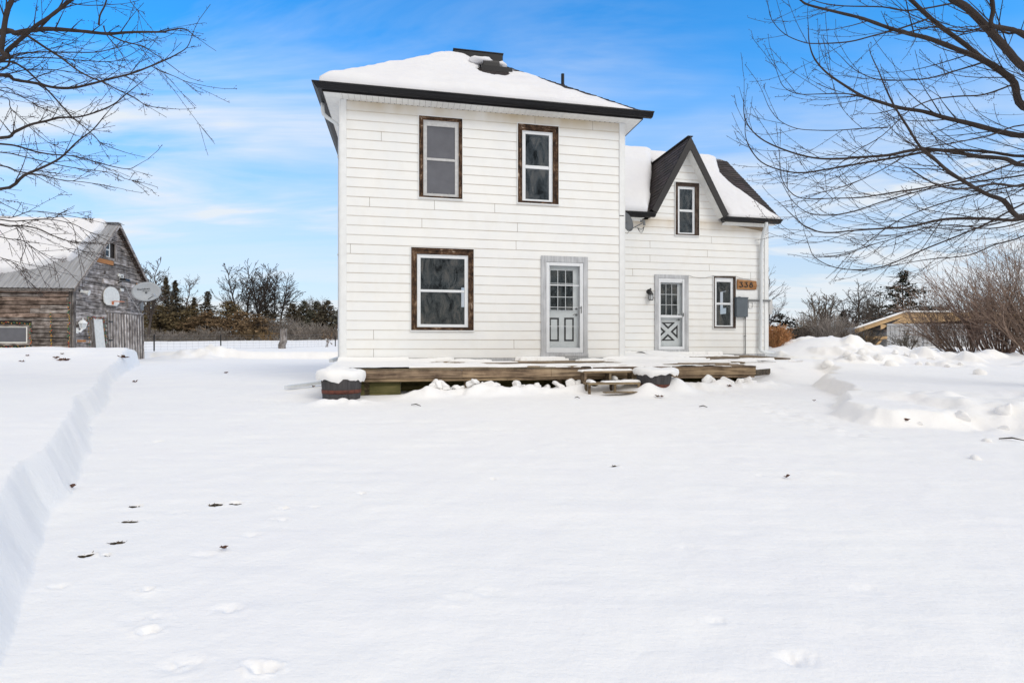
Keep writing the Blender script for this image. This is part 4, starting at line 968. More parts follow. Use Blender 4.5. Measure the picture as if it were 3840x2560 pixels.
# raised platform at the wing door
plat = thing('deck_step', 'raised wooden platform on the deck in front of the wing', 'platform', H, (8, .5, -.1))
mb = MB()
for k in range(22):
    v0 = -.92+k*.148; z0 = -.098+.10*(k/22); u1_ = 8.86 if k < 10 else 9.6
    plank(mb, H.onv(2640, 1360, -.9)[0]-1.2 if k > 2 else H.onv(2655, 1360, -.9)[0], u1_+1.6*(k > 9), v0, v0+.14, z0, z0+.004, col=shade(.55, 1.0))
mb.build('platform_boards', DECKW, plat)
mb = MB(); mb.box(H.onv(2657, 1365, -.9)[0], 8.85, -.90, -.865, -.20, -.128, shade(.8, 1)); mb.box(8.83, 8.86, -.86, .4, -.21, -.128, shade(.6, .8))
mb.build('platform_fascia', DECKW, plat)
rb = thing('edging_board', 'dark wooden board leaving the right end of the deck into the snow', 'board', H, (8.6, -1.4, -.3))
q0, q1 = H.loc(WP(2832, 1398, 11.3)), H.loc(WP(2886, 1392, 12.6))
mb = MB(); mb.obox(q0, q1, .035, .13, shade(.28, .36)); mb.build('plank', DECKW, rb)
# snow lying on the deck, torn by melt
def deck_snow(name, u0, u1, v0, v1, zf, bare, label, nu, nv, th=.022):
    s = np.linspace(u0, u1, nu); t = np.linspace(v0, v1, nv); U, Vv = np.meshgrid(s, t)
    m = bare(U, Vv)                            # negative = bare wood
    mask = m > 0
    h = th*np.clip(m/.25, 0, 1)**.6*(1+.5*fbm(U*3, Vv*4, 101))
    Z = zf(U, Vv)+np.where(mask, np.maximum(h, .004), -.02)+np.where(mask, 1, 0)*.07*np.exp(-((v1-Vv)/.16)**2)*(v1 > -.3)
    mb = MB(); mb.v = list(zip(U.ravel().tolist(), Vv.ravel().tolist(), Z.ravel().tolist()))
    for jj in range(nv-1):
        for ii in range(nu-1):
            if mask[jj, ii] or mask[jj+1, ii] or mask[jj, ii+1] or mask[jj+1, ii+1]:
                mb.f.append((jj*nu+ii, jj*nu+ii+1, (jj+1)*nu+ii+1, (jj+1)*nu+ii))
    mb.c = [(1, 1, 1)]*len(mb.f); mb.m = [0]*len(mb.f)
    return mb.build(name, SNOW, None, H, ((u0+u1)/2, (v0+v1)/2, -.1), True, label, 'snow', normals=False)
def bare1(U, V_):
    n = .10+fbm(U*.9, V_*4.5, 111, 5)*1.25
    n = n-1.3*np.exp(-(((U-4.9)/1.5)**2+((V_+.38)/.28)**2))-.75*np.exp(-(((U-3.0)/.9)**2+((V_+.75)/.10)**2))
    n = n-.9*np.exp(-(((U-7.4)/.95)**2+((V_+1.25)/.33)**2))-.55*np.exp(-((V_+1.9)/.09)**2)*(.5+fbm(U*2.5, V_, 113))
    n = n-.4*np.exp(-(((U-8.1)/.5)**2+((V_+1.7)/.35)**2))
    n = np.where(U < 1.4, np.maximum(n, .35), n)
    n = n+1.2*np.exp(-(((U-6.5)/.55)**2+((V_+.5)/.8)**2))
    return n
deck_snow('deck_snow', -.05, 8.44, -1.93, -.03, lambda U, V_: dz(U, V_)+.002, bare1, 'thin patchy snow on the front deck boards', 420, 110)
def bare2(U, V_):
    n = .10+fbm(U*.9, V_*3.5, 121, 5)*1.2
    n = n-1.1*np.exp(-(((U-9.6)/1.3)**2+((V_-.9)/.45)**2))-.8*np.exp(-(((U-8.3)/.6)**2+((V_+.7)/.2)**2))
    n = n+1.1*np.exp(-(((U-7.6)/.9)**2+((V_-1.7)/1.0)**2)); return n
deck_snow('deck_snow', 7.5, 10.4, -.92, 2.42, lambda U, V_: -.092+.10*(V_+.92)/3.26+.14*np.exp(-(((U-7.9)/.7)**2+((V_-1.6)/.55)**2)), bare2, 'patchy snow on the raised platform by the wing door', 150, 150)
deck_snow('deck_snow', WM+.03, 7.55, -.1, 2.42, lambda U, V_: -.03+.06*V_/2.4+.05*np.exp(-(((U-7.3)/.7)**2+((V_-1.6)/.7)**2)), lambda U, V_: .5+0*U, 'snow heap in the inner corner between main wall and wing', 50, 90)
# ------------------------------------------------------------------ steps
st = thing('deck_steps', 'two tread wooden steps up to the deck beside the right barrel', 'steps', H, (5.2, -2.4, -.6))
def lx(px, Y, py): return H.loc(WP(px, py, Y))
def tread(name, pxa, pxb, pyt, pyb, Y, dep):
    a, b = lx(pxa, Y, pyt), lx(pxb, Y+.16, pyt); zt_, zb_ = a[2], lx(pxa, Y, pyb)[2]
    v = (a[1]+b[1])/2
    mb = MB(); mb.box(a[0], b[0], v, v+dep/2-.004, zb_, zt_, shade(.85, 1.1), bev=.003); mb.box(a[0]-.005, b[0]-.006, v+dep/2, v+dep, zb_+.001, zt_-.002, shade(.8, 1.0), bev=.003)
    mb.build(name, DECKW, st); return a[0], b[0], v, zb_, zt_
t1 = tread('tread', 2188, 2382, 1391, 1399, 10.05, .26)
t2 = tread('tread', 2206, 2404, 1434.5, 1442.5, 9.72, .26)
t3 = tread('tread', 2272, 2415, 1470, 1475, 9.5, .14)
gb = gz(*wp((t1[0]+.4, t1[2], 0))[:2])-.756-.12
for f in (.0, .49, .955):
    mb = MB(); u = t1[0]+.012+(t1[1]-t1[0]-.06)*f/.955
    mb.box(u, u+.04, t1[2]+.02, t1[2]+.24, gb, t1[3]-.001, shade(.5, .8)); mb.box(u+.003, u+.043, t1[2]+.004, t1[2]+.019, gb, t1[3]-.001, shade(.8, 1.1)); mb.build('step_riser', DECKW, st)
    mb = MB(); u = t2[0]+.004+(t2[1]-t2[0]-.05)*f/.955
    mb.box(u, u+.042, t2[2]+.012, t2[2]+.05, gb-.1, t2[3]-.001, shade(.6, .9)); mb.box(u+.002, u+.040, t2[2]+.18, t2[2]+.25, gb-.1, t2[3]-.001, shade(.4, .6)); mb.build('step_leg', DECKW, st)
def slab(name, label, pts_fn, na=40, nb=14, base=None, fr=H):
    pass
def lump_sheet(name, label, u0, u1, v0, v1, z, th, seed, na=60, nb=18, hole=None, over=0.0):
    s = np.linspace(0, 1, na); t = np.linspace(0, 1, nb); S, T = np.meshgrid(s, t); U = u0+(u1-u0)*S; V_ = v0+(v1-v0)*T
    e = np.minimum(np.minimum(S, 1-S)*(u1-u0), np.minimum(T, 1-T)*(v1-v0)); h = th*edge(e, .05)*(1+.7*fbm(U*5, V_*5, seed))-.006
    if hole is not None: h = h-hole(U, V_)
    h = np.where(e <= 0, -.012, h)
    U = U+.012*fbm(V_*14, U*2, seed+1)*(S-.5)*2; V_ = V_+.012*fbm(U*14, V_*2, seed+2)
    mb = MB(); mb.v = list(zip(U.ravel().tolist(), V_.ravel().tolist(), (z+h).ravel().tolist()))
    mb.f = [(j_*na+i_, j_*na+i_+1, (j_+1)*na+i_+1, (j_+1)*na+i_) for j_ in range(nb-1) for i_ in range(na-1)]
    mb.c = [(1, 1, 1)]*len(mb.f); mb.m = [0]*len(mb.f)
    return mb.build(name, SNOW, None, H, ((u0+u1)/2, (v0+v1)/2, z), True, label, 'snow', normals=False)
lump_sheet('step_snow', 'snow strip on the upper step tread', t1[0]-.04, t1[1]-.01, t1[2]+.02, t1[2]+.28, t1[4], .035, 131)
lump_sheet('step_snow', 'snow strip on the lower step tread', t2[0]+.03, t2[1]+.02, t2[2]+.015, t2[2]+.27, t2[4], .04, 135, hole=lambda U, V_: .09*np.exp(-((U-t2[0]-.24)/.07)**2))
# ------------------------------------------------------------------ half-barrel planters with their snow caps
def barrel(label, cx, cy, z0, z1, r0, r1, hoops):
    b = thing('half_barrel', label, 'barrel planter', H, (cx, cy, z0), 'half barrel planters by the deck')
    mb = MB(); ns = 22; L = []
    for k in range(ns):
        a0_, a1_ = 2*math.pi*k/ns+.004, 2*math.pi*(k+1)/ns-.004
        vs = []
        for t in (0, .35, .7, 1):
            r = r0+(r1-r0)*(t**.75); z = z0+(z1-z0)*t
            for a, rr_ in ((a0_, r), ((a0_+a1_)/2, r*1.003), (a1_, r), (a1_, r-.03), (a0_, r-.03)): vs.append((cx+rr_*math.cos(a), cy+rr_*math.sin(a), z))
        fs = [(i_*5+q, i_*5+(q+1) % 5, (i_+1)*5+(q+1) % 5, (i_+1)*5+q) for i_ in range(3) for q in range(5)]+[(0, 4, 3, 2, 1), (15, 16, 17, 18, 19)]
        mb.add(vs, fs, shade(.75, 1.2))
    mb.lathe([(r0-.02, z0+.02), (.001, z0+.02)], cx, cy, 22); mb.lathe([(r1-.035, z1-.05), (.001, z1-.05)], cx, cy, 22)
    mb.build('staves', STAVE, b)
    for h0, h1 in hoops:
        ra = r0+(r1-r0)*((h0)**.75)+.008; rb_ = r0+(r1-r0)*((h1)**.75)+.008
        mb = MB(); mb.lathe([(ra-.01, z0+(z1-z0)*h0), (ra, z0+(z1-z0)*h0), (rb_, z0+(z1-z0)*h1), (rb_-.01, z0+(z1-z0)*h1)], cx, cy, 40); mb.build('hoop', RUST, b, smooth=True)
    return b
def cap(label, cx, cy, z, r, h, seed, sx=1.0, droop=.05):
    na, nb = 64, 22; vs = []
    for j_ in range(nb):
        t = j_/(nb-1)
        for i_ in range(na):
            a = 2*math.pi*i_/na; k_ = float(fbm(3+math.cos(a)*1.6, 3+math.sin(a)*1.6, seed, 3)); k2 = float(vnoise(7+math.cos(a)*5, 2+math.sin(a)*5, seed+4))
            if t < .72:
                q = t/.72; rr_ = r*(1+.10*k_)*q; zz = z+h*(1-.35*q**5)+.05*float(fbm(cx+rr_*math.cos(a)*3.5, cy+rr_*math.sin(a)*3.5, seed+9, 3))*(1-q**4*.5)
            else:
                q = (t-.72)/.28; rr_ = r*(1+.10*k_)*(1+.05*math.sin(q*math.pi)-.06*q); zz = z+h*.65*(1-q)-(droop+.09*k2)*q
            vs.append((cx+rr_*math.cos(a)*sx, cy+rr_*math.sin(a), zz))
    mb = MB(); mb.add(vs, [(j_*na+i_, j_*na+(i_+1) % na, (j_+1)*na+(i_+1) % na, (j_+1)*na+i_) for j_ in range(nb-1) for i_ in range(na)])
    return mb.build('barrel_snow', SNOW, None, H, (cx, cy, z), True, label, 'snow', normals=False)
c1 = lx(1281, 9.30, 1450); g1 = gz(*wp(c1)[:2])-.756
zt1 = lx(1281, 9.0, 1424)[2]
barrel('dark half barrel with one rusty hoop under thick snow at the left deck corner', c1[0], c1[1], g1-.12, zt1, .295, .335, ((.48, .62),))
cap('thick rounded snow cap overflowing the left barrel', c1[0]-.01, c1[1]+.03, zt1+.02, .40, .17, 141)
c2 = lx(2452, 10.1, 1430); zt2 = lx(2452, 9.8, 1405)[2]
barrel('cracked dark half barrel partly buried in snow between the steps and deck edge', c2[0], c2[1], zt2-.45, zt2, .25, .325, ((.45, .60),))
cap('flat snow cap on the right barrel beside the steps', c2[0]+.05, c2[1]+.02, zt2+.02, .40, .10, 145, 1.05, .03)
# drain extension lying on the snow
ds = thing('drain_pipe', 'pale grey eavestrough length lying on the snow left of the barrel', 'drain pipe', H, lx(1135, 11, 1410))
p0, p1 = WP(1072, 1418, 10.35), WP(1215, 1389, 11.4)
mb = MB()
A_, B_ = H.loc((p0[0], p0[1], gz(p0[0], p0[1])+.05)), H.loc((p1[0], p1[1], gz(p1[0], p1[1])+.07))
mb.obox(A_, B_, .085, .065); mb.build('pipe', WSPOUT, ds)
ds2 = thing('drain_pipe', 'short grey downspout elbow in the snow at the left house corner', 'drain pipe', H, lx(1262, 12, 1345))
mb = MB(); mb.obox(lx(1240, 11.6, 1352), lx(1275, 11.9, 1342), .09, .07); mb.build('pipe', WSPOUT, ds2)

# ------------------------------------------------------------------ broken snow chunks along the deck and on the bank
def chunk_mesh(seed, sharp):
    rs = random.Random(seed); import bmesh
    bm = bmesh.new(); bmesh.ops.create_icosphere(bm, subdivisions=3, radius=1)
    pl_ = [Vector((rs.gauss(0, 1), rs.gauss(0, 1), rs.gauss(0, .8))).normalized() for _ in range(9)]; ds_ = [rs.uniform(.42, .75) for _ in pl_]
    sc_ = (rs.uniform(.8, 1.2), rs.uniform(.6, .9), rs.uniform(.5, .85))
    for v in bm.verts:
        p = v.co.copy()
        if sharp:
            for n_, d in zip(pl_, ds_):
                e = p.dot(n_)-d
                if e > 0: p -= n_*e
        k = float(fbm(p.x*1.7+seed, p.y*1.7+p.z*1.3, seed, 3)); p *= 1+(.10 if sharp else .2)*k
        v.co = Vector((p.x*sc_[0], p.y*sc_[1], p.z*sc_[2]))
    me = bpy.data.meshes.new('snow_chunk'); bm.to_mesh(me); bm.free(); me.materials.append(SNOW); me.polygons.foreach_set('use_smooth', np.ones(len(me.polygons), bool)); return me
CH = [chunk_mesh(s_, s_ % 3 != 0) for s_ in range(8)]
proto = [bpy.data.objects.new('snow_chunk', m_) for m_ in CH]; first = [True]*8
def chunk(x, y, s_, k, label, group, sink=.35, z=None):
    if first[k]: o = proto[k]; first[k] = False
    else: o = proto[k].copy()
    COL.objects.link(o); o.location = (x, y, (gz(x, y) if z is None else z)+s_*(.6-sink)); o.rotation_euler = (random.uniform(-.5, .5), random.uniform(-.5, .5), random.uniform(0, 6.28)); o.scale = (s_,)*3
    tag(o, label, 'snow chunk', group)
rc = random.Random(5)
for i_ in range(120):
    u = rc.uniform(1.7, 8.3) if i_ > 10 else rc.uniform(1.9, 3.4)
    if 4.75 < u < 6.9: continue
    v = rc.uniform(-2.12, -1.86); w_ = wp((u, v, 0))
    lb = 'broken snow chunk heaped under the deck edge between left barrel and steps' if u < 5 else 'broken snow chunk heaped under the deck edge right of the right barrel'
    chunk(w_[0], w_[1], rc.choice((.035, .05, .07, .09, .12, .15))*rc.uniform(.85, 1.2), rc.choice((1, 2, 4, 5, 7, 1, 4)), lb, 'snow chunks left of the steps' if u < 5 else 'snow chunks right of the barrel', .25)
for i_ in range(9):
    w_ = wp((rc.uniform(5.1, 6.3), rc.uniform(-2.35, -1.95), 0)); chunk(w_[0], w_[1], rc.uniform(.04, .085), rc.randrange(8), 'snow chunk fallen under the wooden steps', 'snow chunks under the steps', .2)
for px, py, s_ in ((3195,1348,.13),(3345,1370,.17),(3290,1343,.14),(3240,1346,.12),(3175,1330,.12),(3355,1325,.12),(3425,1340,.13),(3490,1347,.1),(3550,1376,.1),(3675,1403,.13),(3445,1367,.09),(3600,1368,.07),(3105,1370,.2),(3230,1322,.13),(3480,1366,.06),(3395,1333,.1)):
    x, y, z = ground_hit(px, py); chunk(x, y, s_, rc.randrange(8), 'rounded snow lump on the right bank behind the pushed up mound', 'snow lumps on the right bank', .5)
for px, py, s_ in ((3600,1565,.12),(3770,1535,.12),(3700,1655,.05),(3660,1720,.05),(3450,1592,.045),(3765,1610,.06)):
    x, y, z = ground_hit(px, py); chunk(x, y, s_, rc.randrange(8), 'soft snow lump in the trampled snow at the right edge', 'snow lumps at the right edge', .62)

# fallen leaves, twigs and bark bits
def leaf(label, px, py, s_, n_=1, Y=None, lobes=5):
    x, y, z = ground_hit(px, py); mb = MB(); r_ = random.Random(px)
    for q in range(n_):
        cx, cy = x+r_.uniform(-.06, .06)*(n_ > 1), y+r_.uniform(-.08, .08)*(n_ > 1); rot = r_.uniform(0, 6.28); pts = []
        for k in range(lobes*2):
            a = rot+math.pi*k/lobes; rr_ = s_*(1 if k % 2 == 0 else .45)*r_.uniform(.8, 1.15); pts.append((cx+rr_*math.cos(a), cy+rr_*math.sin(a), z+.012+s_*r_.uniform(0, .75)))
        c0 = (cx, cy, z+.008)
        for k in range(len(pts)): mb.tri(c0, pts[k], pts[(k+1) % len(pts)])
    mb.build('dry_leaf', LEAFBROWN, None, WORLD, (x, y, z), False, label, 'dry leaf', 'dry leaves on the snow', normals=False)
leaf('curled brown leaf clump on the end of the left snowbank before the barn', 457, 1343, .12, 3)
leaf('brown leaf on the left snowbank hump below the lantern, left one', 211, 1345, .09)
leaf('brown leaf on the left snowbank hump below the lantern, right one', 237, 1353, .11, 2)
leaf('small leaf standing on the crest of the left snowbank', 233, 1329, .06)
leaf('flat leaf on the left snowbank under the barn window', 83, 1357, .08)
leaf('dark leaf scrap near the top of the left snowbank', 103, 1335, .06)
leaf('brown leaf in the ploughed snow right of the left bank', 507, 1434, .06)
leaf('dark leaf in the ploughed snow between barn and drain pipe', 848, 1400, .06)
leaf('tan leaf lying alone in the foreground snow', 840, 2064, .022)
leaf('brown leaf at the foot of the left bank in the foreground', 272, 1832, .03)
leaf('orange brown leaf at the foot of the right bank', 3401, 1582, .035)
leaf('dark leaf on the trampled snow before the right bank', 3053, 1505, .035)
leaf('tan pebble like leaf in the right foreground snow', 2950, 1794, .03)
leaf('leaf in the chunks under the right deck end', 2735, 1450, .06)
leaf('dark leaf on snow left of the barrel', 1176, 1452, .045)
leaf('leaf pair on the snow near the right barrel', 2475, 1489, .055, 2)
for lab, px, py, L in (('thin dark twig lying in the snow before the deck', 1560, 1522, .2), ('bark strip sticking out of the snow at the right edge', 3795, 1652, .22), ('short dark twig in the snow before the steps', 2165, 1494, .09), ('small twig on the snow in front of the wing deck', 2637, 1528, .12)):
    x, y, z = ground_hit(px, py); mb = MB(); a = random.uniform(-.8, .3); mb.tube([(x-L/2*math.cos(a), y-L/2*math.sin(a), z+.015), (x, y, z+.03), (x+L/2*math.cos(a), y+L/2*math.sin(a), z+.008)], [.006, .009, .004], 6, (.05, .04, .032))
    mb.build('twig', TWIG, None, WORLD, (x, y, z), False, lab, 'twig')
# ================================================================== BARN
B = BARN
barn = thing('log_barn', 'weathered grey board barn with snowy tin roof and crooked doors', 'barn', B, (0, 0, 0))
GA = (2.8, 6.72); GL = (0, 3.33); GR = (5.1, 4.25)
def gtop(y): return GL[1]+(GA[1]-GL[1])*y/GA[0] if y < GA[0] else GA[1]+(GR[1]-GA[1])*(y-GA[0])/(GR[0]-GA[0])
rb_ = random.Random(11)
def bshade(lo=.55, hi=1.25, warm=0):
    g = rb_.uniform(lo, hi); return (g*(1+.25*warm), g*(1+.02*warm), g*(1-.12*warm))
wo = [*B.onv(-200, 1217, 0), 0, 0]
bx0, bz1 = B.onv(-330, 1217, 0); bx1, bz0 = B.onv(120, 1295, 0)
mb = MB(); z = -.3
while z < 3.36:
    h = rb_.uniform(.15, .21); x = -11
    while x < -.02:
        x2 = min(-.02, x+rb_.uniform(2.5, 5.5))
        warm = .9 if z > 1.9 and rb_.random() < .65 else .1
        for (a, b) in (((x, x2),) if not (z+h > bz0 and z < bz1) else ((x, min(x2, bx0)), (max(x, bx1), x2))):
            if b-a < .05: continue
            dy = rb_.uniform(-.012, .012); tl = rb_.uniform(-.01, .01); c = bshade(.42, 1.0, warm); zz0, zz1 = z+.008, min(z+h-.022, 3.36)
            mb.add([(a, dy-.03, zz0), (b, dy-.03, zz0+tl), (b, dy-.018, zz1+tl), (a, dy-.018, zz1), (a, .04, zz0), (b, .04, zz0+tl), (b, .04, zz1+tl), (a, .04, zz1)],
                   [(0,1,2,3),(4,7,6,5),(0,4,5,1),(2,6,7,3),(1,5,6,2),(0,3,7,4)], c)
        x = x2+.006
    z += h
mb.build('side_wall', BARNX, barn, normals=False)
ay0, az1_ = B.onu(389, 903, 0); ay1, az0_ = B.onu(430, 972, 0)
mb = MB(); z = -.3
while z < 6.6:
    h = rb_.uniform(.13, .22); zz0, zz1 = z+.006, z+h-.008
    ya0, ya1 = [(yy) for yy in (0, 0)]
    def span(zq):
        lo_ = 0 if zq < GL[1] else GA[0]*(zq-GL[1])/(GA[1]-GL[1]); hi_ = GR[0] if zq < GR[1] else GR[0]-(GR[0]-GA[0])*(zq-GR[1])/(GA[1]-GR[1]); return lo_, hi_
    l0, h0 = span(zz0); l1, h1 = span(min(zz1, 6.68)); y = l0
    while y < h0-.03:
        y2 = min(h0, y+rb_.uniform(.7, 3.0))
        ivs = ((y, y2),) if not (zz1 > az0_ and zz0 < az1_) else ((y, min(y2, ay0)), (max(y, ay1), y2))
        for a, b in ivs:
            if b-a < .04: continue
            ta = max(a, l1); tb = min(b, h1)
            if tb <= ta: ta = tb = (max(l1, min(h1, (a+b)/2)))
            dx = rb_.uniform(-.014, .014); tl = rb_.uniform(-.012, .012); c = bshade(.5, 1.25) if rb_.random() > .08 else bshade(1.0, 1.5)
            mb.add([(dx+.03, a, zz0), (dx+.03, b, zz0+tl), (dx+.02, tb, zz1+tl), (dx+.02, ta, zz1), (-.03, a, zz0), (-.03, b, zz0+tl), (-.03, tb, zz1+tl), (-.03, ta, zz1)],
                   [(0,1,2,3),(4,7,6,5),(0,4,5,1),(2,6,7,3),(1,5,6,2),(0,3,7,4)], c)
        y = y2+.005
    z += h
mb.build('gable_wall', BARNY, barn, normals=False)
mb = MB(); mb.quad((-11, .05, -.3), (-.05, .05, -.3), (-.05, .05, 3.3), (-11, .05, 3.3)); mb.add([(-.05, .02, -.3), (-.05, 5.06, -.3), (-.05, 5.06, 4.2), (-.05, GA[0], 6.6), (-.05, .02, 3.3)], [(0, 1, 2, 3, 4)])
mb.f = mb.f  # dark lining behind the gaps
mb.quad((-11, 5.05, -.3), (-.05, 5.05, -.3), (-.05, 5.05, 4.2), (-11, 5.05, 4.2))
mb.build('lining', DARKROOM, barn, normals=False)
mb = MB(); mb.box(-.14, -.03, -.075, .02, -.3, 3.3, bshade(.45, .6)); mb.box(-.005, .06, -.07, .09, -.3, 3.3, bshade(.6, .8)); mb.build('corner_post', BARNZ, barn)
def gbox(mb, px0, px1, py0, py1, x0, x1, c=None):
    a = B.onu(px0, (py0+py1)/2, 0)[0]; b = B.onu(px1, (py0+py1)/2, 0)[0]; zt_ = B.onu((px0+px1)/2, py0, 0)[1]; zb_ = B.onu((px0+px1)/2, py1, 0)[1]
    mb.box(x0, x1, a, b, zb_, zt_, c); return a, b, zb_, zt_
# attic window
mb = MB()
mb.box(.02, .07, ay0-.07, ay0+.05, az0_-.05, az1_+.10, bshade(.9, 1.1)); mb.box(.02, .07, ay1-.05, ay1+.10, az0_-.05, az1_+.10, bshade(.9, 1.1)); mb.box(.022, .068, ay0+.05, ay1-.05, az1_-.02, az1_+.10, bshade(.8, 1)); mb.box(.022, .085, ay0-.1, ay1+.12, az0_-.12, az0_-.0, bshade(.8, 1))
aw = mb.build('attic_window', BARNZ, barn)
mb = MB(); am = ay0+(ay1-ay0)*.52
mb.box(-.02, .01, ay0+.05, ay0+.10, az0_, az1_-.02); mb.box(-.02, .01, am-.04, am+.02, az0_, az1_-.02); zmid = (az0_+az1_)/2
for zq in (az0_+.03, zmid, az1_-.05): mb.box(-.019, .009, ay0+.1, am-.04, zq-.03, zq+.03)
mb.build('sash', PAPER, aw)
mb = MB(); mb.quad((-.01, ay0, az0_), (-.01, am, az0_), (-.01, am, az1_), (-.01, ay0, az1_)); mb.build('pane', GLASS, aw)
# plank doors of the gable
mb = MB()
dzt = B.onu(470, 1178, 0)[1]; y0_, y1_ = B.onu(398, 1250, 0)[0], 5.06
n_ = 13
for k in range(n_):
    a = y0_+(y1_-y0_)*k/n_; b = y0_+(y1_-y0_)*(k+1)/n_-.012; ln = .10*math.sin(k*.9)-.06
    c = bshade(.55, 1.0); mb.add([(.05, a+.10, -.35), (.05, b+.10, -.35), (.05, b, dzt), (.05, a, dzt), (.08, a+.10, -.35), (.08, b+.10, -.35), (.08, b, dzt), (.08, a, dzt)], [(3,2,1,0),(4,5,6,7),(0,1,5,4),(1,2,6,5),(2,3,7,6),(3,0,4,7)], c)
    c = bshade(1.5, 2.3); mb.add([(.082, b-.02+.10, -.35), (.082, b+.035+.10, -.35), (.082, b+.035, dzt-.02), (.082, b-.02, dzt-.02), (.105, b-.02+.10, -.35), (.105, b+.035+.10, -.35), (.105, b+.035, dzt-.02), (.105, b-.02, dzt-.02)], [(3,2,1,0),(4,5,6,7),(0,1,5,4),(1,2,6,5),(2,3,7,6),(3,0,4,7)], c)
bd = mb.build('plank_door', BARNZ, barn, normals=False)
mb = MB(); 
for py in (1205, 1275):
    yy, zz_ = B.onu(407, py, .09); mb.box(.09, .12, yy, yy+.3, zz_-.03, zz_+.03)
mb.build('hinge', IRON, bd)
mb = MB(); mb.box(.05, .10, y0_-.1, 5.1, dzt+.02, dzt+.13, bshade(1.1, 1.4)); mb.box(.04, .08, 1.9, 2.7, B.onu(430, 1062, 0)[1]-.1, B.onu(430, 1062, 0)[1]+.12, bshade(1.2, 1.5))
gbox(mb, 393, 500, 1056, 1070, .04, .075, bshade(1.3, 1.5)); gbox(mb, 474, 484, 1115, 1155, .04, .08, bshade(1, 1.2)); gbox(mb, 361, 375, 1044, 1054, .04, .07, bshade(.8, 1)); gbox(mb, 422, 465, 981, 993, .04, .075, bshade(.9, 1.1)); gbox(mb, 388, 392, 1016, 1028, .04, .07, bshade(.4, .5))
mb.build('nailed_board', BARNY, barn)
mb = MB(); gbox(mb, 355, 420, 972, 988, .04, .07); mb.cut(); gbox(mb, 508, 532, 1064, 1070, .04, .07); mb.cut(); gbox(mb, 286, 316, 1274, 1282, .04, .075); mb.cut(); gbox(mb, 300, 333, 1310, 1316, .04, .07); mb.builds('raw_board', ORANGEW, barn)
wa, wz1 = B.onu(341, 1194, 0); wb, wz0 = B.onu(376, 1194, 0)
mb = MB(); dzb = -.35
mb.add([(.05, wa+.25, dzb), (.05, wb+.42, dzb), (.05, wb, wz1), (.05, wa, wz1), (.09, wa+.25, dzb), (.09, wb+.42, dzb), (.09, wb, wz1), (.09, wa, wz1)], [(3,2,1,0),(4,5,6,7),(0,1,5,4),(1,2,6,5),(2,3,7,6),(3,0,4,7)])
mb.build('white_panel_door', PAPER, barn)
mb = MB()
for yy in (wa-.14, wa-.02): mb.obox((.06, yy+.3, -.3), (.06, yy, wz1+.05), .06, .10, bshade(.7, .9), up=(1, 0, 0))
mb.obox((.06, wb+.5, -.3), (.06, wb+.1, wz1+.05), .06, .10, bshade(.7, .9), up=(1, 0, 0)); mb.build('door_jamb', BARNZ, barn)
# side window
mb = MB(); mb.frame(bx0, bx1, bz0, bz1, .15, -.06, .02, bshade(.9, 1.1), wt=.08, wb=.10); bw = mb.build('window', BARNX, barn)
mb = MB(); mb.frame(bx0+.12, bx1-.15, bz0+.10, bz1-.06, .055, -.05, .0); mb.build('frame', PAPER, bw)
mb = MB(); mb.quad((bx0+.1, -.015, bz0+.1), (bx1-.15, -.015, bz0+.1), (bx1-.15, -.015, bz1-.06), (bx0+.1, -.015, bz1-.06)); mb.build('pane', SCREEN, bw)
# roof
mb = MB(); FE = (-.28, 3.28); RP = (GA[0], GA[1]+.10); X0, X1 = -11, .30
def corr(y0, z0, y1, z1, c=(1, 1, 1)):
    x = X0; L = math.hypot(y1-y0, z1-z0); ny, nz = -(z1-z0)/L, (y1-y0)/L
    if nz < 0: ny, nz = -ny, -nz
    prev = None; 
    prof = []
    while x < X1:
        for dx, hgt in ((0, 0), (.11, 0), (.13, .022), (.17, .022), (.19, 0)): prof.append((min(x+dx, X1), hgt))
        x += .225
    prof.append((X1, 0))
    vs = [(px_, y0+ny*h, z0+nz*h) for px_, h in prof]+[(px_, y1+ny*h, z1+nz*h) for px_, h in prof]; m_ = len(prof)
    mb.add(vs, [(i_, i_+1, m_+i_+1, m_+i_) for i_ in range(m_-1)], c)
corr(*FE, *RP); corr(GR[0]+.32, GR[1]-.26, *RP)
for x in (X0, ):
    pass
mb.obox((X0, RP[0], RP[1]+.03), (X1, RP[0], RP[1]+.03), .35, .02)
broof = mb.build('roof', METALROOF, barn, normals=False)
mb = MB()   # rake boards and dark underside boarding
mb.obox((X1-.02, FE[0], FE[1]-.06), (X1-.02, RP[0], RP[1]-.06), .04, .12, bshade(.9, 1.1), up=(0, -.7, .7)); mb.obox((X1-.02, GR[0]+.32, GR[1]-.32), (X1-.02, RP[0], RP[1]-.06), .04, .12, bshade(.9, 1.1), up=(0, .7, .7))
mb.box(X0, X1, FE[0]-.0, FE[0]+.04, FE[1]-.14, FE[1]-.03, bshade(.5, .6))
mb.build('rake_board', BARNY, broof)
mb = MB(); 
for t in np.arange(0, 1, .06):
    ya, za = GR[0]+.30+(RP[0]-GR[0]-.30)*t, GR[1]-.27+(RP[1]-GR[1]+.25)*t
    yb, zb = GR[0]+.30+(RP[0]-GR[0]-.30)*(t+.052), GR[1]-.27+(RP[1]-GR[1]+.25)*(t+.052)
    mb.quad((-.3, ya, za-.05), (X1-.04, ya, za-.05), (X1-.04, yb, zb-.05), (-.3, yb, zb-.05), (.32, .27, .24))
mb.build('roof_boarding', BARNX, broof, normals=False)
fs_ = math.hypot(RP[0]-FE[0], RP[1]-FE[1])
bdx = np.array([0, .15, .3, .42, .5, .62, .8, 1.0]); 
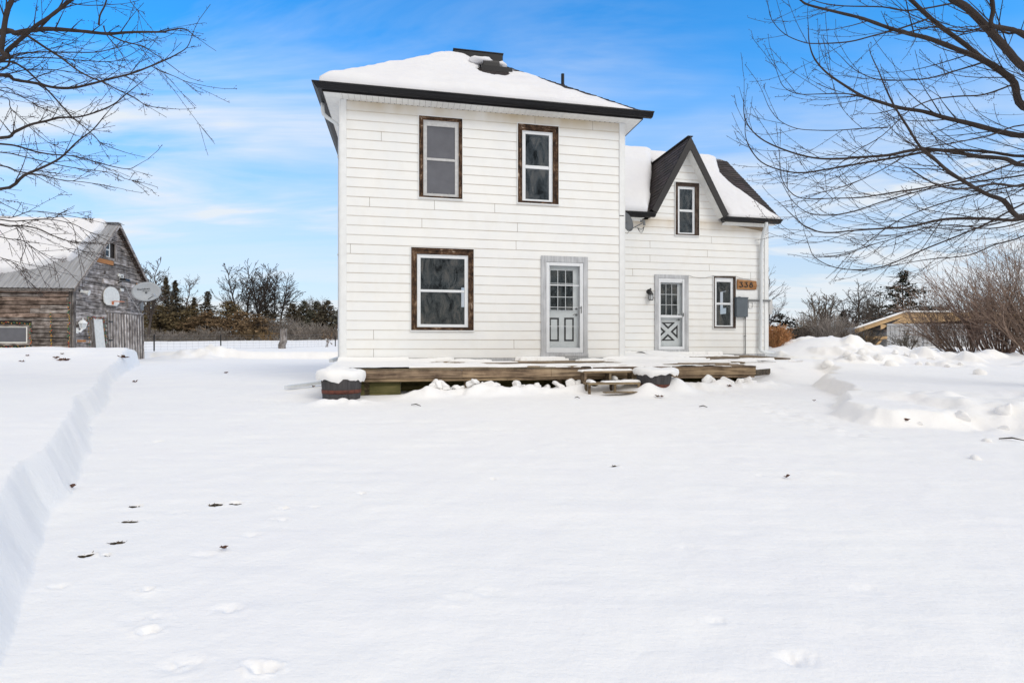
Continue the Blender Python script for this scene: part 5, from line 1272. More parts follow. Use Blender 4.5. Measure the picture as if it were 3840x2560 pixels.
def on_roof(px, py):                       # survey point on the near roof slope
    best = None
    for k in np.linspace(0, 1, 400):
        v = FE[0]+(RP[0]-FE[0])*k; x, z = B.onv(px, py, v); e = abs(z-(FE[1]+(RP[1]-FE[1])*k))
        if best is None or e < best[0]: best = (e, x, k)
    return best[1:]
sn_ = sorted(on_roof(*q) for q in ((0, 1022), (65, 1019), (130, 1006), (200, 984), (245, 974), (262, 982), (300, 952), (340, 905), (370, 880), (388, 858)))
SNX = [X0]+[q[0] for q in sn_]; SNK = [.16]+[q[1] for q in sn_]; SX1 = max(SNX)+.05
def pb(S, T):
    x = X0+(SX1-X0)*S                           # lower edge of the snow climbs toward the gable end
    lo_ = np.interp(x, SNX, SNK)+.03*fbm(x*1.6, x*0+2, 201, 3)
    k = lo_+(1.0-lo_)*T; return x, FE[0]+(RP[0]-FE[0])*k, FE[1]+(RP[1]-FE[1])*k
snow_sheet('roof_snow', pb, (0, -(RP[1]-FE[1]), RP[0]-FE[0]), 140, 50, lambda S, T, X, Y, Z: np.where((S >= 1) | (T <= 0), -.03, .26*edge(np.minimum((1-S)*10, np.minimum(T*3, 9)), .3)+.04*fbm(X*1.2, Z*1.5, 203)+.05), 'thick snow slab on the near slope of the barn roof', (-5, 1, 5), frame=B)
def pb2(S, T): return X0+(X1-.2-X0)*S, GR[0]+.3+(RP[0]-GR[0]-.3)*T, GR[1]-.25+(RP[1]-GR[1]+.25)*T
snow_sheet('roof_snow', pb2, (0, (RP[1]-GR[1]+.25), GR[0]+.3-RP[0]), 30, 12, lambda S, T, X, Y, Z: np.where((S >= 1) | (S <= 0) | (T <= 0), -.03, .05), 'thin snow on the far slope of the barn roof', (-5, 4, 5), frame=B)
# fittings of the barn
ll = B.onu(305, 1215, .15)
ln_ = thing('wall_lantern', 'white plastic lantern on the barn gable near the corner', 'wall lamp', B, (.15, ll[0], ll[1]))
mb = MB(); cy_, cz_ = ll; cx_ = .22
mb.tube([(.04, cy_-.12, cz_-.30), (.16, cy_-.08, cz_-.34), (cx_, cy_-.02, cz_-.2)], .05, 8); mb.box(.035, .07, cy_-.2, cy_-.05, cz_-.42, cz_-.18)
mb.lathe([(.001, cz_+.30), (.02, cz_+.26), (.02, cz_+.2), (.09, cz_+.17), (.19, cz_+.06), (.19, cz_+.03), (.16, cz_+.03)], cx_, cy_, 6); mb.lathe([(.05, cz_-.24), (.10, cz_-.2), (.10, cz_-.18), (.0, cz_-.18)], cx_, cy_, 6)
for k in range(6): mb.tube([(cx_+.165*math.cos(math.pi/3*k), cy_+.165*math.sin(math.pi/3*k), cz_+.04), (cx_+.10*math.cos(math.pi/3*k), cy_+.10*math.sin(math.pi/3*k), cz_-.19)], .012, 4)
mb.build('lantern_frame', TRIM, ln_)
mb = MB(); mb.lathe([(.155, cz_+.03), (.09, cz_-.18)], cx_, cy_, 6); mb.build('lantern_glass', LAMPGLASS, ln_)
# basketball board and rim
by, bz = B.onu(418, 1110, .12); yl, yr = B.onu(389, 1110, .12)[0], B.onu(448, 1110, .12)[0]; zt2_, zb2_ = B.onu(418, 1075, .12)[1], B.onu(418, 1145, .12)[1]
bk = thing('basketball_hoop', 'white fan shaped basketball backboard with orange rim on the barn gable', 'basketball hoop', B, (.1, by, zb2_))
cyy = (yl+yr)/2; hw = (yr-yl)/2; zm_ = zb2_+(zt2_-zb2_)*.48
pts = [(cyy-hw*.62, zb2_), (cyy+hw*.62, zb2_), (cyy+hw*.93, zb2_+.12), (cyy+hw, zm_-.05)]+[(cyy+hw*math.cos(a), zm_+(zt2_-zm_)*math.sin(a)) for a in np.linspace(.12, math.pi-.12, 16)]+[(cyy-hw, zm_-.05), (cyy-hw*.93, zb2_+.12)]
mb = MB(); mb.prism(pts, 'u', .09, .13); mb.build('backboard', PAPER, bk)
mb = MB(); mb.box(.131, .15, cyy-.02, cyy+.12, zb2_+.04, zb2_+.2); mb.box(.05, .09, cyy-.2, cyy+.2, zb2_+.2, zt2_-.2)
rc_ = (.15+.27, cyy+.05, zb2_+.2); al = np.linspace(0, 2*math.pi, 25); mb.tube([(rc_[0]+.23*math.cos(a), rc_[1]+.23*math.sin(a), rc_[2]) for a in al], .012, 6, cap=False)
mb.tube([(.14, cyy+.05, zb2_+.08), (.3, cyy-.1, rc_[2])], .01, 5); mb.build('rim', ORANGE, bk)
# floodlight, loudspeaker-like frame, horn lamp, cables
fy, fz_ = B.onu(466, 1053, .3)
fl = thing('floodlight', 'black tilted floodlight on the barn gable under the dark eave', 'floodlight', B, (.2, fy, fz_))
mb = MB(); mb.tube([(.04, fy-.15, fz_-.16), (.2, fy-.05, fz_-.05)], .03, 6); mb.add([(.18, fy-.18, fz_+.02), (.18, fy+.18, fz_+.02), (.5, fy+.2, fz_-.02), (.5, fy-.2, fz_-.02), (.2, fy-.15, fz_+.14), (.2, fy+.15, fz_+.14), (.45, fy+.17, fz_+.1), (.45, fy-.17, fz_+.1)], [(3,2,1,0),(4,5,6,7),(0,1,5,4),(1,2,6,5),(2,3,7,6),(3,0,4,7)])
mb.build('housing', IRON, fl); mb = MB(); mb.quad((.22, fy-.15, fz_+.012), (.47, fy-.17, fz_-.022), (.47, fy+.17, fz_-.022), (.22, fy+.15, fz_+.012)); mb.build('lens', PAPER, fl)
sy, sz = B.onu(448, 1036, .1)
sp = thing('square_frame', 'small cream square frame with grille on the barn gable above the backboard', 'vent frame', B, (.1, sy, sz))
mb = MB(); 
sA, sB, sC, sD = gbox(MB(), 443, 454.5, 1029, 1043.5, .04, .1)
for a, b, c, d in ((sA, sA+.05, sC, sD), (sB-.05, sB, sC, sD), (sA+.05, sB-.05, sC, sC+.05), (sA+.05, sB-.05, sD-.05, sD)): mb.box(.04, .12, a, b, c, d)
mb.box(.04, .10, sA-.1, sA-.0, sD-.12, sD+.02); mb.build('border', PAPER, sp)
mb = MB(); mb.box(.05, .09, sA+.05, sB-.05, sC+.05, sD-.05); mb.build('grille', SCREEN, sp)
hy, hz_ = B.onu(322, 1096, .2)
hn = thing('horn_lamp', 'cream round lamp head beside a mount on the barn gable corner', 'lamp', B, (.1, hy, hz_))
mb = MB(); mb.tube([(.04, hy-.1, hz_+.05), (.12, hy-.06, hz_+.03)], [.08, .06], 10); mb.tube([(.1, hy-.05, hz_+.02), (.3, hy+.0, hz_-.02), (.34, hy+.01, hz_-.03)], [.05, .10, .13], 14); mb.build('lamp_head', PAPER, hn)
mb = MB(); pa = B.onu(449, 1043, .06); pb_ = B.onu(450, 1085, .06); mb.tube([(.06, *pa), (.06, *pb_)], .008, 4)
pa, pc, pd = B.onu(468, 1066, .08), B.onu(487, 1110, .08), B.onu(515, 1155, .08); mb.tube([(.08, *pa), (.08, *pc), (.08, *pd), (.08, 5.0, 2.3)], .008, 4)
gbox(mb, 446, 457, 1082, 1092, .04, .1)
mb.build('cable', PAPER, None, B, (.06, 3, 4), False, 'thin white cables running down the barn gable', 'cable')
# coloured string lights stapled to the barn
sl_ = thing('string_lights', 'coloured bulb string lights along the barn corner, window and jamb', 'string lights', B, (0, 0, 1))
def string(pts, n, seed, name='cord'):
    r_ = random.Random(seed); mbc, mbb = MB(), MB(); P_ = [Vector(p) for p in pts]
    cum = [0]; 
    for a, b in zip(P_[:-1], P_[1:]): cum.append(cum[-1]+(b-a).length)
    out = []
    for k in range(n+1):
        t = cum[-1]*k/n; i_ = max(j_ for j_ in range(len(P_)) if cum[j_] <= t+1e-9); i_ = min(i_, len(P_)-2)
        p = P_[i_].lerp(P_[i_+1], (t-cum[i_])/max(1e-6, cum[i_+1]-cum[i_])); out.append(p+Vector((r_.uniform(-.03, .03), r_.uniform(-.02, .0), r_.uniform(-.03, .03))))
    mbc.tube(out, .013, 4, (.012, .035, .02))
    for p in out:
        c = r_.choice([(.55, .22, .04), (.5, .05, .03), (.5, .3, .05), (.05, .2, .08), (.6, .3, .1)]); d = Vector((r_.uniform(-1, 1), -.5, r_.uniform(-1, 1))).normalized(); mbb.tube([p, p+d*.06], [.018, .012], 5, c)
    mbc.build('cord', BULB, sl_); mbb.build('bulbs', BULB, sl_)
bxx, bzz = B.onv(195, 1180, 0); bxt = B.onv(195, 1310, 0)[1]
string([(bxx, -.07, B.onv(195, 1175, 0)[1]), (bxx+.05, -.07, bxt)], 26, 1)
string([(bx1, -.08, bz1+.05), (bx1, -.08, bz0-.1)], 16, 2); string([(bx1, -.08, bz1+.08), (-6, -.08, bz1+.08)], 40, 3); string([(bx1, -.08, bz0-.06), (-6, -.08, bz0-.06)], 40, 4)
string([(-.12, -.09, 2.7), (-.1, -.09, -.1)], 40, 5)
zj1 = B.onu(332, 1190, .1)[1]; yj = B.onu(328, 1200, .1)[0]; string([(.12, yj+.25, -.2), (.12, yj, zj1), (.12, wb+.12, zj1), (.12, wb+.25, .9)], 46, 6)
# big grey dish with lettering on the far corner of the barn
dcw = WP(549, 1093, 27.6); dcl = B.loc(dcw)
bdish = thing('satellite_dish', 'large oval grey satellite dish with lettering on the barn corner', 'satellite dish', B, dcl)
nrm_w = Vector((.50, -.84, .12)); nl = (nrm_w.x*B.c+nrm_w.y*B.s, -nrm_w.x*B.s+nrm_w.y*B.c, nrm_w.z)
up_l = Vector((-.20*B.c, .20*B.s, 1)).normalized()
mb = MB(); dxv, dyv, dnv = dish_mesh(mb, dcl, nl, up_l, .64, .50, .10, 48); mb.build('reflector', DISH, bdish, smooth=True)
mb = MB(); mA = B.loc(WP(518, 1145, 28.4)); mB_ = B.loc(WP(540, 1122, 28.0)); mb.tube([mA, B.loc(WP(528, 1133, 28.1)), mB_, dcl], .045, 8); mb.obox((.03, 5.0, mA[2]-.2), (.03, 5.0, mA[2]+.22), .3, .1)
mC = B.loc(WP(581, 1105, 26.9)); mb.tube([B.loc(WP(556, 1122, 27.5)), B.loc(WP(566, 1115, 27.2)), mC], .022, 6); mb.build('arm', GALV, bdish)
mb = MB(); mb.obox(B.loc(WP(573, 1104, 26.85)), B.loc(WP(583, 1111, 26.8)), .12, .10); mb.build('feed_horn', DISH, bdish)
def lettering(txt, size, ox, oy, parent, mat, bold=0.0):
    cu = bpy.data.curves.new('lettering', 'FONT'); cu.body = txt; cu.size = size; cu.offset = bold; cu.resolution_u = 2
    to = bpy.data.objects.new('tmp', cu); COL.objects.link(to); dg = bpy.context.evaluated_depsgraph_get(); me = bpy.data.meshes.new_from_object(to.evaluated_get(dg)); bpy.data.objects.remove(to)
    off = INFO[parent.name][1]
    for v in me.vertices:
        x, y = v.co.x+ox, v.co.y+oy; rr_ = (x/.64)**2+(y/.445)**2
        p = Vector(dcl)+dxv*x+dyv*y+dnv*(.006-.10*(1-rr_)); v.co = p-Vector(off)
    me.materials.append(mat); o = bpy.data.objects.new('lettering', me); COL.objects.link(o); o.parent = parent; INFO[o.name] = INFO[parent.name]; return o
lettering('Shaw)direct', .115, -.38, .12, bdish, DOORDARK, .003); lettering('1 888 554 7827', .062, -.21, .03, bdish, DOORDARK, .001)

# ================================================================== FENCE
fp = [(350, 1250, 1322, 34), (578, 1254, 1319, 37), (828, 1254, 1311, 41.5), (1064, 1233, 1307, 44), (1257.5, 1261, 1297, 50), (1500, 1258, 1294, 56)]
fence = thing('wire_fence', 'page wire fence on dark steel posts and one wooden post across the snowy field', 'fence', WORLD, (-20, 40, .7))
tops = []
for k, (px, pt, pbm, Y) in enumerate(fp):
    x = (px-CX)/F*Y; zb_ = gz(x, Y)-.3; zt_ = CAMZ+(HY-pt)/F*Y; tops.append((x, Y, zt_, gz(x, Y)))
    mb = MB()
    if k == 3:
        mb.tube([(x-.12, Y, zb_), (x-.14, Y, zb_+.6), (x-.02, Y, zb_+.9), (x, Y, zt_)], [.28, .30, .28, .26], 9, (.9, .9, .9)); mb.build('wooden_post', BARNZ, fence)
    else:
        mb.box(x-.04, x+.04, Y-.015, Y+.015, zb_, zt_); mb.box(x-.012, x+.012, Y-.06, Y-.015, zb_, zt_); mb.build('steel_post', IRON, fence)
mb = MB()
for a, b in zip(tops[:-1], tops[1:]):
    A_, B_ = np.array(a), np.array(b); L = math.hypot(B_[0]-A_[0], B_[1]-A_[1]); n_ = max(2, int(L/.45))
    for hgt in (.12, .32, .52, .72, .92, 1.12): mb.tube([(A_[0]+(B_[0]-A_[0])*t, A_[1]+(B_[1]-A_[1])*t, A_[3]+(B_[3]-A_[3])*t+hgt-.05*math.sin(math.pi*t)) for t in np.linspace(0, 1, 7)], .0055, 3, cap=False)
    for k in range(1, n_):
        t = k/n_; p = A_+(B_-A_)*t; mb.tube([(p[0], p[1], p[3]+.07), (p[0], p[1], p[3]+1.1)], .004, 3, cap=False)
mb.build('wire_mesh', WIREG, fence, normals=False)
x, y, z = -14.5, 47, 0
xw = (1226-CX)/F*48; mb = MB(); r_ = random.Random(3)
for _ in range(7): mb.tube([(xw+r_.uniform(-.15, .15), 48, gz(xw, 48)), (xw+r_.uniform(-.5, .5), 48, gz(xw, 48)+r_.uniform(.6, 1.2))], .012, 4, (.15, .11, .08))
for _ in range(22):
    c0 = Vector((xw+r_.uniform(-.45, .45), 48+r_.uniform(-.1, .1), gz(xw, 48)+r_.uniform(.15, 1.2))); mb.tri(c0, c0+Vector((r_.uniform(.05, .2), 0, r_.uniform(-.1, .1))), c0+Vector((0, 0, .16)), (.16, .11, .07))
mb.build('dry_weed', TWIG, None, WORLD, (xw, 48, gz(xw, 48)), False, 'dry leafy weed caught against the wire fence near the house', 'weed', normals=False)

# ================================================================== GARAGE
gw = thing('shed', 'low shed with raw lumber gable and grey steel walls behind the right shrubs', 'shed', WORLD, (23, 30, .9))
GY = 27.0
def gp(px, py, dy=0.0): return tuple(WP(px, py, GY+dy))
x0, x1, x2 = gp(3326, 1250)[0], gp(3900, 1250)[0], gp(3206, 1240)[0]; zt_ = gp(3400, 1221)[2]; zg = .6
mb = MB(); x = x0
while x < x1+3:
    for a, b, d in ((0, .17, 0), (.17, .19, .015), (.19, .21, .03), (.21, .23, .015)): mb.add([(x+a, GY-(.0 if d < .01 else .02), zg), (x+b, GY-(.0 if d < .01 else .02), zg), (x+b, GY-(.0 if d < .01 else .02), zt_), (x+a, GY-(.0 if d < .01 else .02), zt_)], [(0, 1, 2, 3)])
    x += .23
mb.box(gp(3462, 1250)[0], gp(3470, 1250)[0], GY-.06, GY, zg, zt_, (.5, .5, .5)); mb.box(x0-.02, x1+3, GY-.05, GY-.01, zt_, zt_+.1)
mb.quad((x0, GY, zg), (x0, GY+8, zg), (x0, GY+8, zt_), (x0, GY, zt_)); mb.build('steel_wall', STEELWALL, gw, normals=False)
ea, rg = gp(3206, 1242), gp(3385, 1181); re_ = gp(3900, 1180)
mb = MB(); mb.obox(ea, rg, .05, .20, up=(0, 0, 1)); mb.obox(rg, re_, .05, .22); mb.add([(x0-.3, GY+.02, zt_+.06), (x1, GY+.02, zt_+.06), (x1, GY+.02, re_[2]-.12), (rg[0], GY+.02, rg[2]-.12), (x0-.3, GY+.02, rg[2]-.75)], [(0, 1, 2, 3, 4)])
mb.build('gable_boards', NEWWOOD, gw, normals=False)
mb = MB(); xp, zp = gp(3252, 1262)[0], gp(3252, 1262)[2]
mb.box(xp, xp+.13, GY+.0, GY+.13, zg, zp); mb.box(xp-.1, x0, GY-.03, GY+.0, zp-.13, zp+.02); mb.obox((xp+.15, GY+.05, zg+.1), (xp+.75, GY+.05, zp-.14), .06, .1); mb.obox((xp, GY+6, zg), (xp, GY+6, zp), .13, .13); mb.build('timber_post', NEWWOOD, gw)
mb = MB(); mb.quad((x2, GY+.1, ea[2]-.12), (x0, GY+.1, ea[2]-.05), (x0, GY+7, ea[2]-.05), (x2, GY+7, ea[2]-.12)); mb.quad((x2+.5, GY+7, zg), (x0, GY+7, zg), (x0, GY+7, zt_+.4), (x2+.5, GY+7, zt_)); mb.build('dark_lean_to', DARKROOM, gw, normals=False)
mb = MB(); d8 = np.array((5.9, 8, -.25)); e1, r1_, f1 = np.array(ea)+(-.1, -.1, .10), np.array(rg)+(0, -.1, .12), np.array(re_)+(0, -.1, .12)
mb.quad(e1, r1_, r1_+d8, e1+d8); mb.quad(r1_, f1, f1+d8, r1_+d8); mb.build('roof', METALROOF, gw, normals=False)
mb = MB(); up_ = np.array((0, -.03, .05)); 
for a, b in ((e1, r1_), (r1_, f1)): mb.obox(a+up_, b+up_, .12, .07)
mb.quad(e1+up_, r1_+up_, r1_+d8+up_, e1+d8+up_); mb.quad(r1_+up_, f1+up_, f1+d8+up_, r1_+d8+up_)
mb.build('roof_snow', SNOW, None, WORLD, tuple(rg), False, 'thin snow line on the edge of the lumber shed roof', 'snow', normals=False)

# power line from the wing corner
mb = MB(); a = H.w((12.1, 2.4, 3.78)); b = WP(3900, 800, 22.0)
mb.tube([(a[0]+(b[0]-a[0])*t, a[1]+(b[1]-a[1])*t, a[2]+(b[2]-a[2])*t-.5*math.sin(math.pi*t)) for t in np.linspace(0, 1, 14)], .009, 4)
mb.build('power_line', WIREG, None, WORLD, a, False, 'thin overhead power line from the wing corner to the right', 'power line')
# ================================================================== TREES
def grow(mb, p, d, L, r, lvl, rng, up=.05, droop=0.0, col=(.05, .04, .035), step=.16, child=.22, spur=True, minr=.0032, spread=(.35, .95), wig=.10, kf=.45):
    n = max(3, int(L/step)); st_ = L/n; pts = [p.copy()]; dirs = []; q = p.copy(); d = d.normalized()
    for i in range(n):
        t = i/n
        d = d+Vector((rng.gauss(0, wig), rng.gauss(0, wig), rng.gauss(0, wig)))*(.5+.5*t)
        d.z += -droop*(1-t)+up*t*1.6; d.normalize(); q = q+d*st_; pts.append(q.copy()); dirs.append(d.copy())
    rad = [max(minr, r*(1-.85*i/n)) for i in range(n+1)]
    mb.tube(pts, rad, 5 if r > .03 else (4 if r > .012 else 3), col, cap=False)
    if lvl > 0:
        m = max(1, int(L/child))
        for k in range(m):
            t = rng.uniform(.12, .97); i = min(n-1, int(t*n)); b = pts[i].lerp(pts[i+1], t*n-i)
            dd = dirs[i]; perp = dd.orthogonal().normalized(); perp.rotate(__import__('mathutils').Quaternion(dd, rng.uniform(0, 6.283)))
            a = rng.uniform(*spread); nd = dd*math.cos(a)+perp*math.sin(a)
            grow(mb, b, nd, L*rng.uniform(.25, .6)*(1.1-.6*t)*kf/.45, max(minr, rad[i]*rng.uniform(.4, .62)), lvl-1, rng, up, droop, col, step, child, spur, minr, spread, wig, kf)
    if spur and r < .03:
        for i in range(n):
            for rep in (0, 1):
                if rng.random() < .75:
                    b = pts[i].lerp(pts[i+1], rng.random()); dd = dirs[i]; perp = dd.orthogonal().normalized(); perp.rotate(__import__('mathutils').Quaternion(dd, rng.uniform(0, 6.283)))
                    e = b+(perp*.8+dd*.6)*rng.uniform(.012, .045); s = dd*.0045
                    mb.tri(b-s, b+s, e, col)
                    if rng.random() < .6:
                        w_ = perp.cross(dd)*.0065; mb.tri(e-w_, e+w_, e+(perp+dd)*.011, (.09, .045, .035)); mb.tri(e-dd*.006, e+dd*.006, e+(perp)*.011, (.09, .045, .035))
def limb(mb, pts3, r0, r1, rng, col, child=.17, Lc=(.5, 1.6), lvl=1, up=.06, twk=1.0):
    P_ = [Vector(p) for p in pts3]; fine = []
    for i in range(len(P_)-1):       # Catmull-Rom through the survey points
        a, b, c, d = P_[max(0, i-1)], P_[i], P_[i+1], P_[min(len(P_)-1, i+2)]
        for k in range(4):
            t = k/4; fine.append(.5*((2*b)+(c-a)*t+(2*a-5*b+4*c-d)*t*t+(3*b-3*c+d-a)*t**3))
    fine.append(P_[-1]); n = len(fine)-1
    r0 *= .62; r1 *= .8; rad = [r0+(r1-r0)*(i/n)**.75 for i in range(n+1)]
    mb.tube(fine, [q*rng.uniform(.93, 1.07) for q in rad], 8 if r0 > .03 else 5, col)
    tot = sum((fine[i+1]-fine[i]).length for i in range(n))
    for k in range(int(tot/child*twk)):
        t = rng.uniform(.02, .98); i = min(n-1, int(t*n)); b = fine[i].lerp(fine[i+1], t*n-i); dd = (fine[i+1]-fine[i]).normalized()
        perp = Vector((rng.uniform(-1, 1), rng.uniform(-1, 1), rng.uniform(-.9, .9))); perp = (perp-dd*perp.dot(dd)).normalized(); a = rng.uniform(.22, .7)
        grow(mb, b, dd*math.cos(a)+perp*math.sin(a), rng.uniform(*Lc)*(1.2-.95*t), min(.010, max(.0042, rad[i]*.42)), lvl, rng, up, .03, col, .12, .55, True, .0030, (.22, .5), .034)
    grow(mb, fine[-1], (fine[-1]-fine[-2]).normalized(), rng.uniform(.3, .6), r1, 0, rng, .08, 0, col, .1)
BK = (.050, .040, .036)
rngR = random.Random(21)
def zr(pts, s=.6695, ox=2740, oy=0): return [(ox+x*s, oy+y*s) for x, y in pts]
tr = thing('maple_tree', 'bare maple tree with long drooping branches reaching in from the right edge', 'tree', WORLD, (9.6, 8.2, .2))
TB = Vector((9.6, 8.2, 0)); FORK = Vector((9.2, 8.1, 3.6))
mb = MB(); mb.tube([TB+Vector((0, 0, gz(9.6, 8.2)-.2)), TB+Vector((-.05, 0, 1.2)), TB+Vector((-.2, 0, 2.4)), FORK, FORK+Vector((.2, .1, 1.6)), FORK+Vector((.1, .2, 3.4)), FORK+Vector((.3, .2, 5))], [.34, .27, .24, .22, .16, .12, .06], 14); mb.build('trunk', BARK, tr, smooth=True)
LR = [  # (zoomed survey points, near depth at trunk side, depth at tip, r0, r1)
 ([(1643,600),(1590,470),(1540,420),(1430,345),(1300,290),(1120,220),(1000,190),(880,155),(740,105),(600,70),(440,30),(390,0),(330,-60)], 8.0, 7.2, .085, .010),
 ([(1660,390),(1540,270),(1440,160),(1330,50),(1250,0),(1180,-60)], 7.6, 7.0, .075, .05),
 ([(1430,345),(1300,240),(1190,160),(1100,85),(1010,0),(950,-60)], 7.95, 7.6, .05, .03),
 ([(1643,760),(1540,745),(1440,720),(1330,690),(1200,660),(1080,625),(950,605),(830,570),(740,540),(640,480),(540,410),(470,330),(440,240),(435,150)], 8.3, 7.4, .075, .006),
 ([(1643,925),(1540,890),(1380,875),(1240,850),(1100,835),(1000,845),(880,870),(740,880),(600,890),(470,885),(330,850),(190,790),(110,720),(75,640),(75,540)], 8.4, 7.6, .06, .005),
 ([(1643,1220),(1530,1125),(1440,1090),(1330,1030),(1220,960),(1130,880),(1060,820),(990,710),(920,600),(870,500),(830,400)], 7.8, 7.0, .06, .008),
 ([(1643,1225),(1440,1225),(1240,1225),(1130,1240),(1000,1270),(850,1280),(700,1290),(530,1303),(420,1270),(340,1200),(290,1150)], 8.1, 7.6, .045, .005),
 ([(1643,1040),(1480,1030),(1330,1055),(1230,1055),(1130,1025),(1010,950)], 7.5, 7.1, .035, .01),
 ([(1643,875),(1440,850),(1240,840),(1100,850),(940,880),(760,910),(560,945),(370,968),(200,925),(120,850),(85,770),(80,690)], 8.6, 7.9, .045, .005),
 ([(1643,1140),(1440,1250),(1300,1310),(1100,1390),(940,1460),(820,1500),(680,1510),(560,1490),(470,1440),(440,1380)], 8.5, 8.0, .026, .006),
 ([(1643,1320),(1480,1370),(1330,1430),(1130,1450),(1000,1470),(860,1500)], 8.9, 8.5, .024, .006),
 ([(1643,900),(1400,980),(1150,1040),(900,1080),(740,1105),(600,1110),(400,1110),(320,1060),(280,980),(275,900)], 8.0, 7.4, .026, .005),
 ([(1643,980),(1350,1020),(1100,1060),(850,1130),(700,1180),(560,1205),(440,1195),(350,1130),(290,1030)], 8.7, 8.0, .026, .005),
 ([(1643,1030),(1400,1080),(1150,1150),(950,1230),(800,1330),(700,1400),(560,1420)], 8.3, 7.8, .024, .005),
 ([(1240,20),(1000,60),(850,40),(640,35),(520,20),(430,-10)], 7.8, 7.3, .02, .006),
 ([(1120,100),(950,160),(800,200),(660,235),(480,245),(400,235),(300,190),(230,110),(210,30)], 7.6, 7.2, .022, .004),
 ([(1430,345),(1250,400),(1100,440),(950,450),(820,445),(700,395),(620,320)], 7.9, 7.5, .022, .005),
 ([(1590,470),(1420,530),(1270,540),(1130,560),(1000,620),(850,760),(700,850),(560,960)], 7.9, 7.3, .022, .005),
 ([(740,540),(640,525),(500,527),(380,527),(300,490),(265,420),(245,345)], 7.5, 7.3, .014, .004),
 ([(880,715),(740,720),(600,730),(480,730),(370,720),(280,680),(220,610),(185,530)], 7.7, 7.4, .014, .004),
 ([(1643,700),(1450,760),(1250,800),(1050,840),(850,950),(650,1040),(450,1090)], 7.6, 7.1, .02, .005),
 ([(1643,1240),(1450,1280),(1250,1260),(1080,1280),(900,1340),(760,1380),(640,1430),(520,1440)], 7.3, 6.9, .018, .004),
 ([(700,1290),(560,1340),(470,1360),(400,1360)], 7.7, 7.6, .01, .004),
 ([(1643,200),(1540,160),(1460,140),(1470,60),(1460,-20)], 7.2, 7.1, .045, .03),
 ([(1643,180),(1560,190),(1450,150),(1300,180),(1150,150),(1000,180)], 7.5, 7.1, .03, .01)]
mb = MB()
for pts, Ya, Yb, r0, r1 in LR:
    pp = zr(pts); n_ = len(pp)-1
    P3 = [WP(px, py, Ya+(Yb-Ya)*i/n_) for i, (px, py) in enumerate(pp)]
    root = []
    if pts[0][0] >= 1640:       # carry the limb on to the trunk outside the picture
        e = Vector(P3[0]); s_ = FORK+Vector((0, 0, max(-1.2, min(3.5, (e.z-FORK.z)*.45)))); root = [tuple(s_), tuple(s_.lerp(e, .5)+Vector((0, 0, .15)))]
    limb(mb, root+[tuple(p) for p in P3], r0*1.15 if root else r0, r1, rngR, BK, .36 if r0 < .06 else .36, (.7, 2.2), 1, .10)
mb.build('branches', BARK if False else TWIG, tr, normals=False)

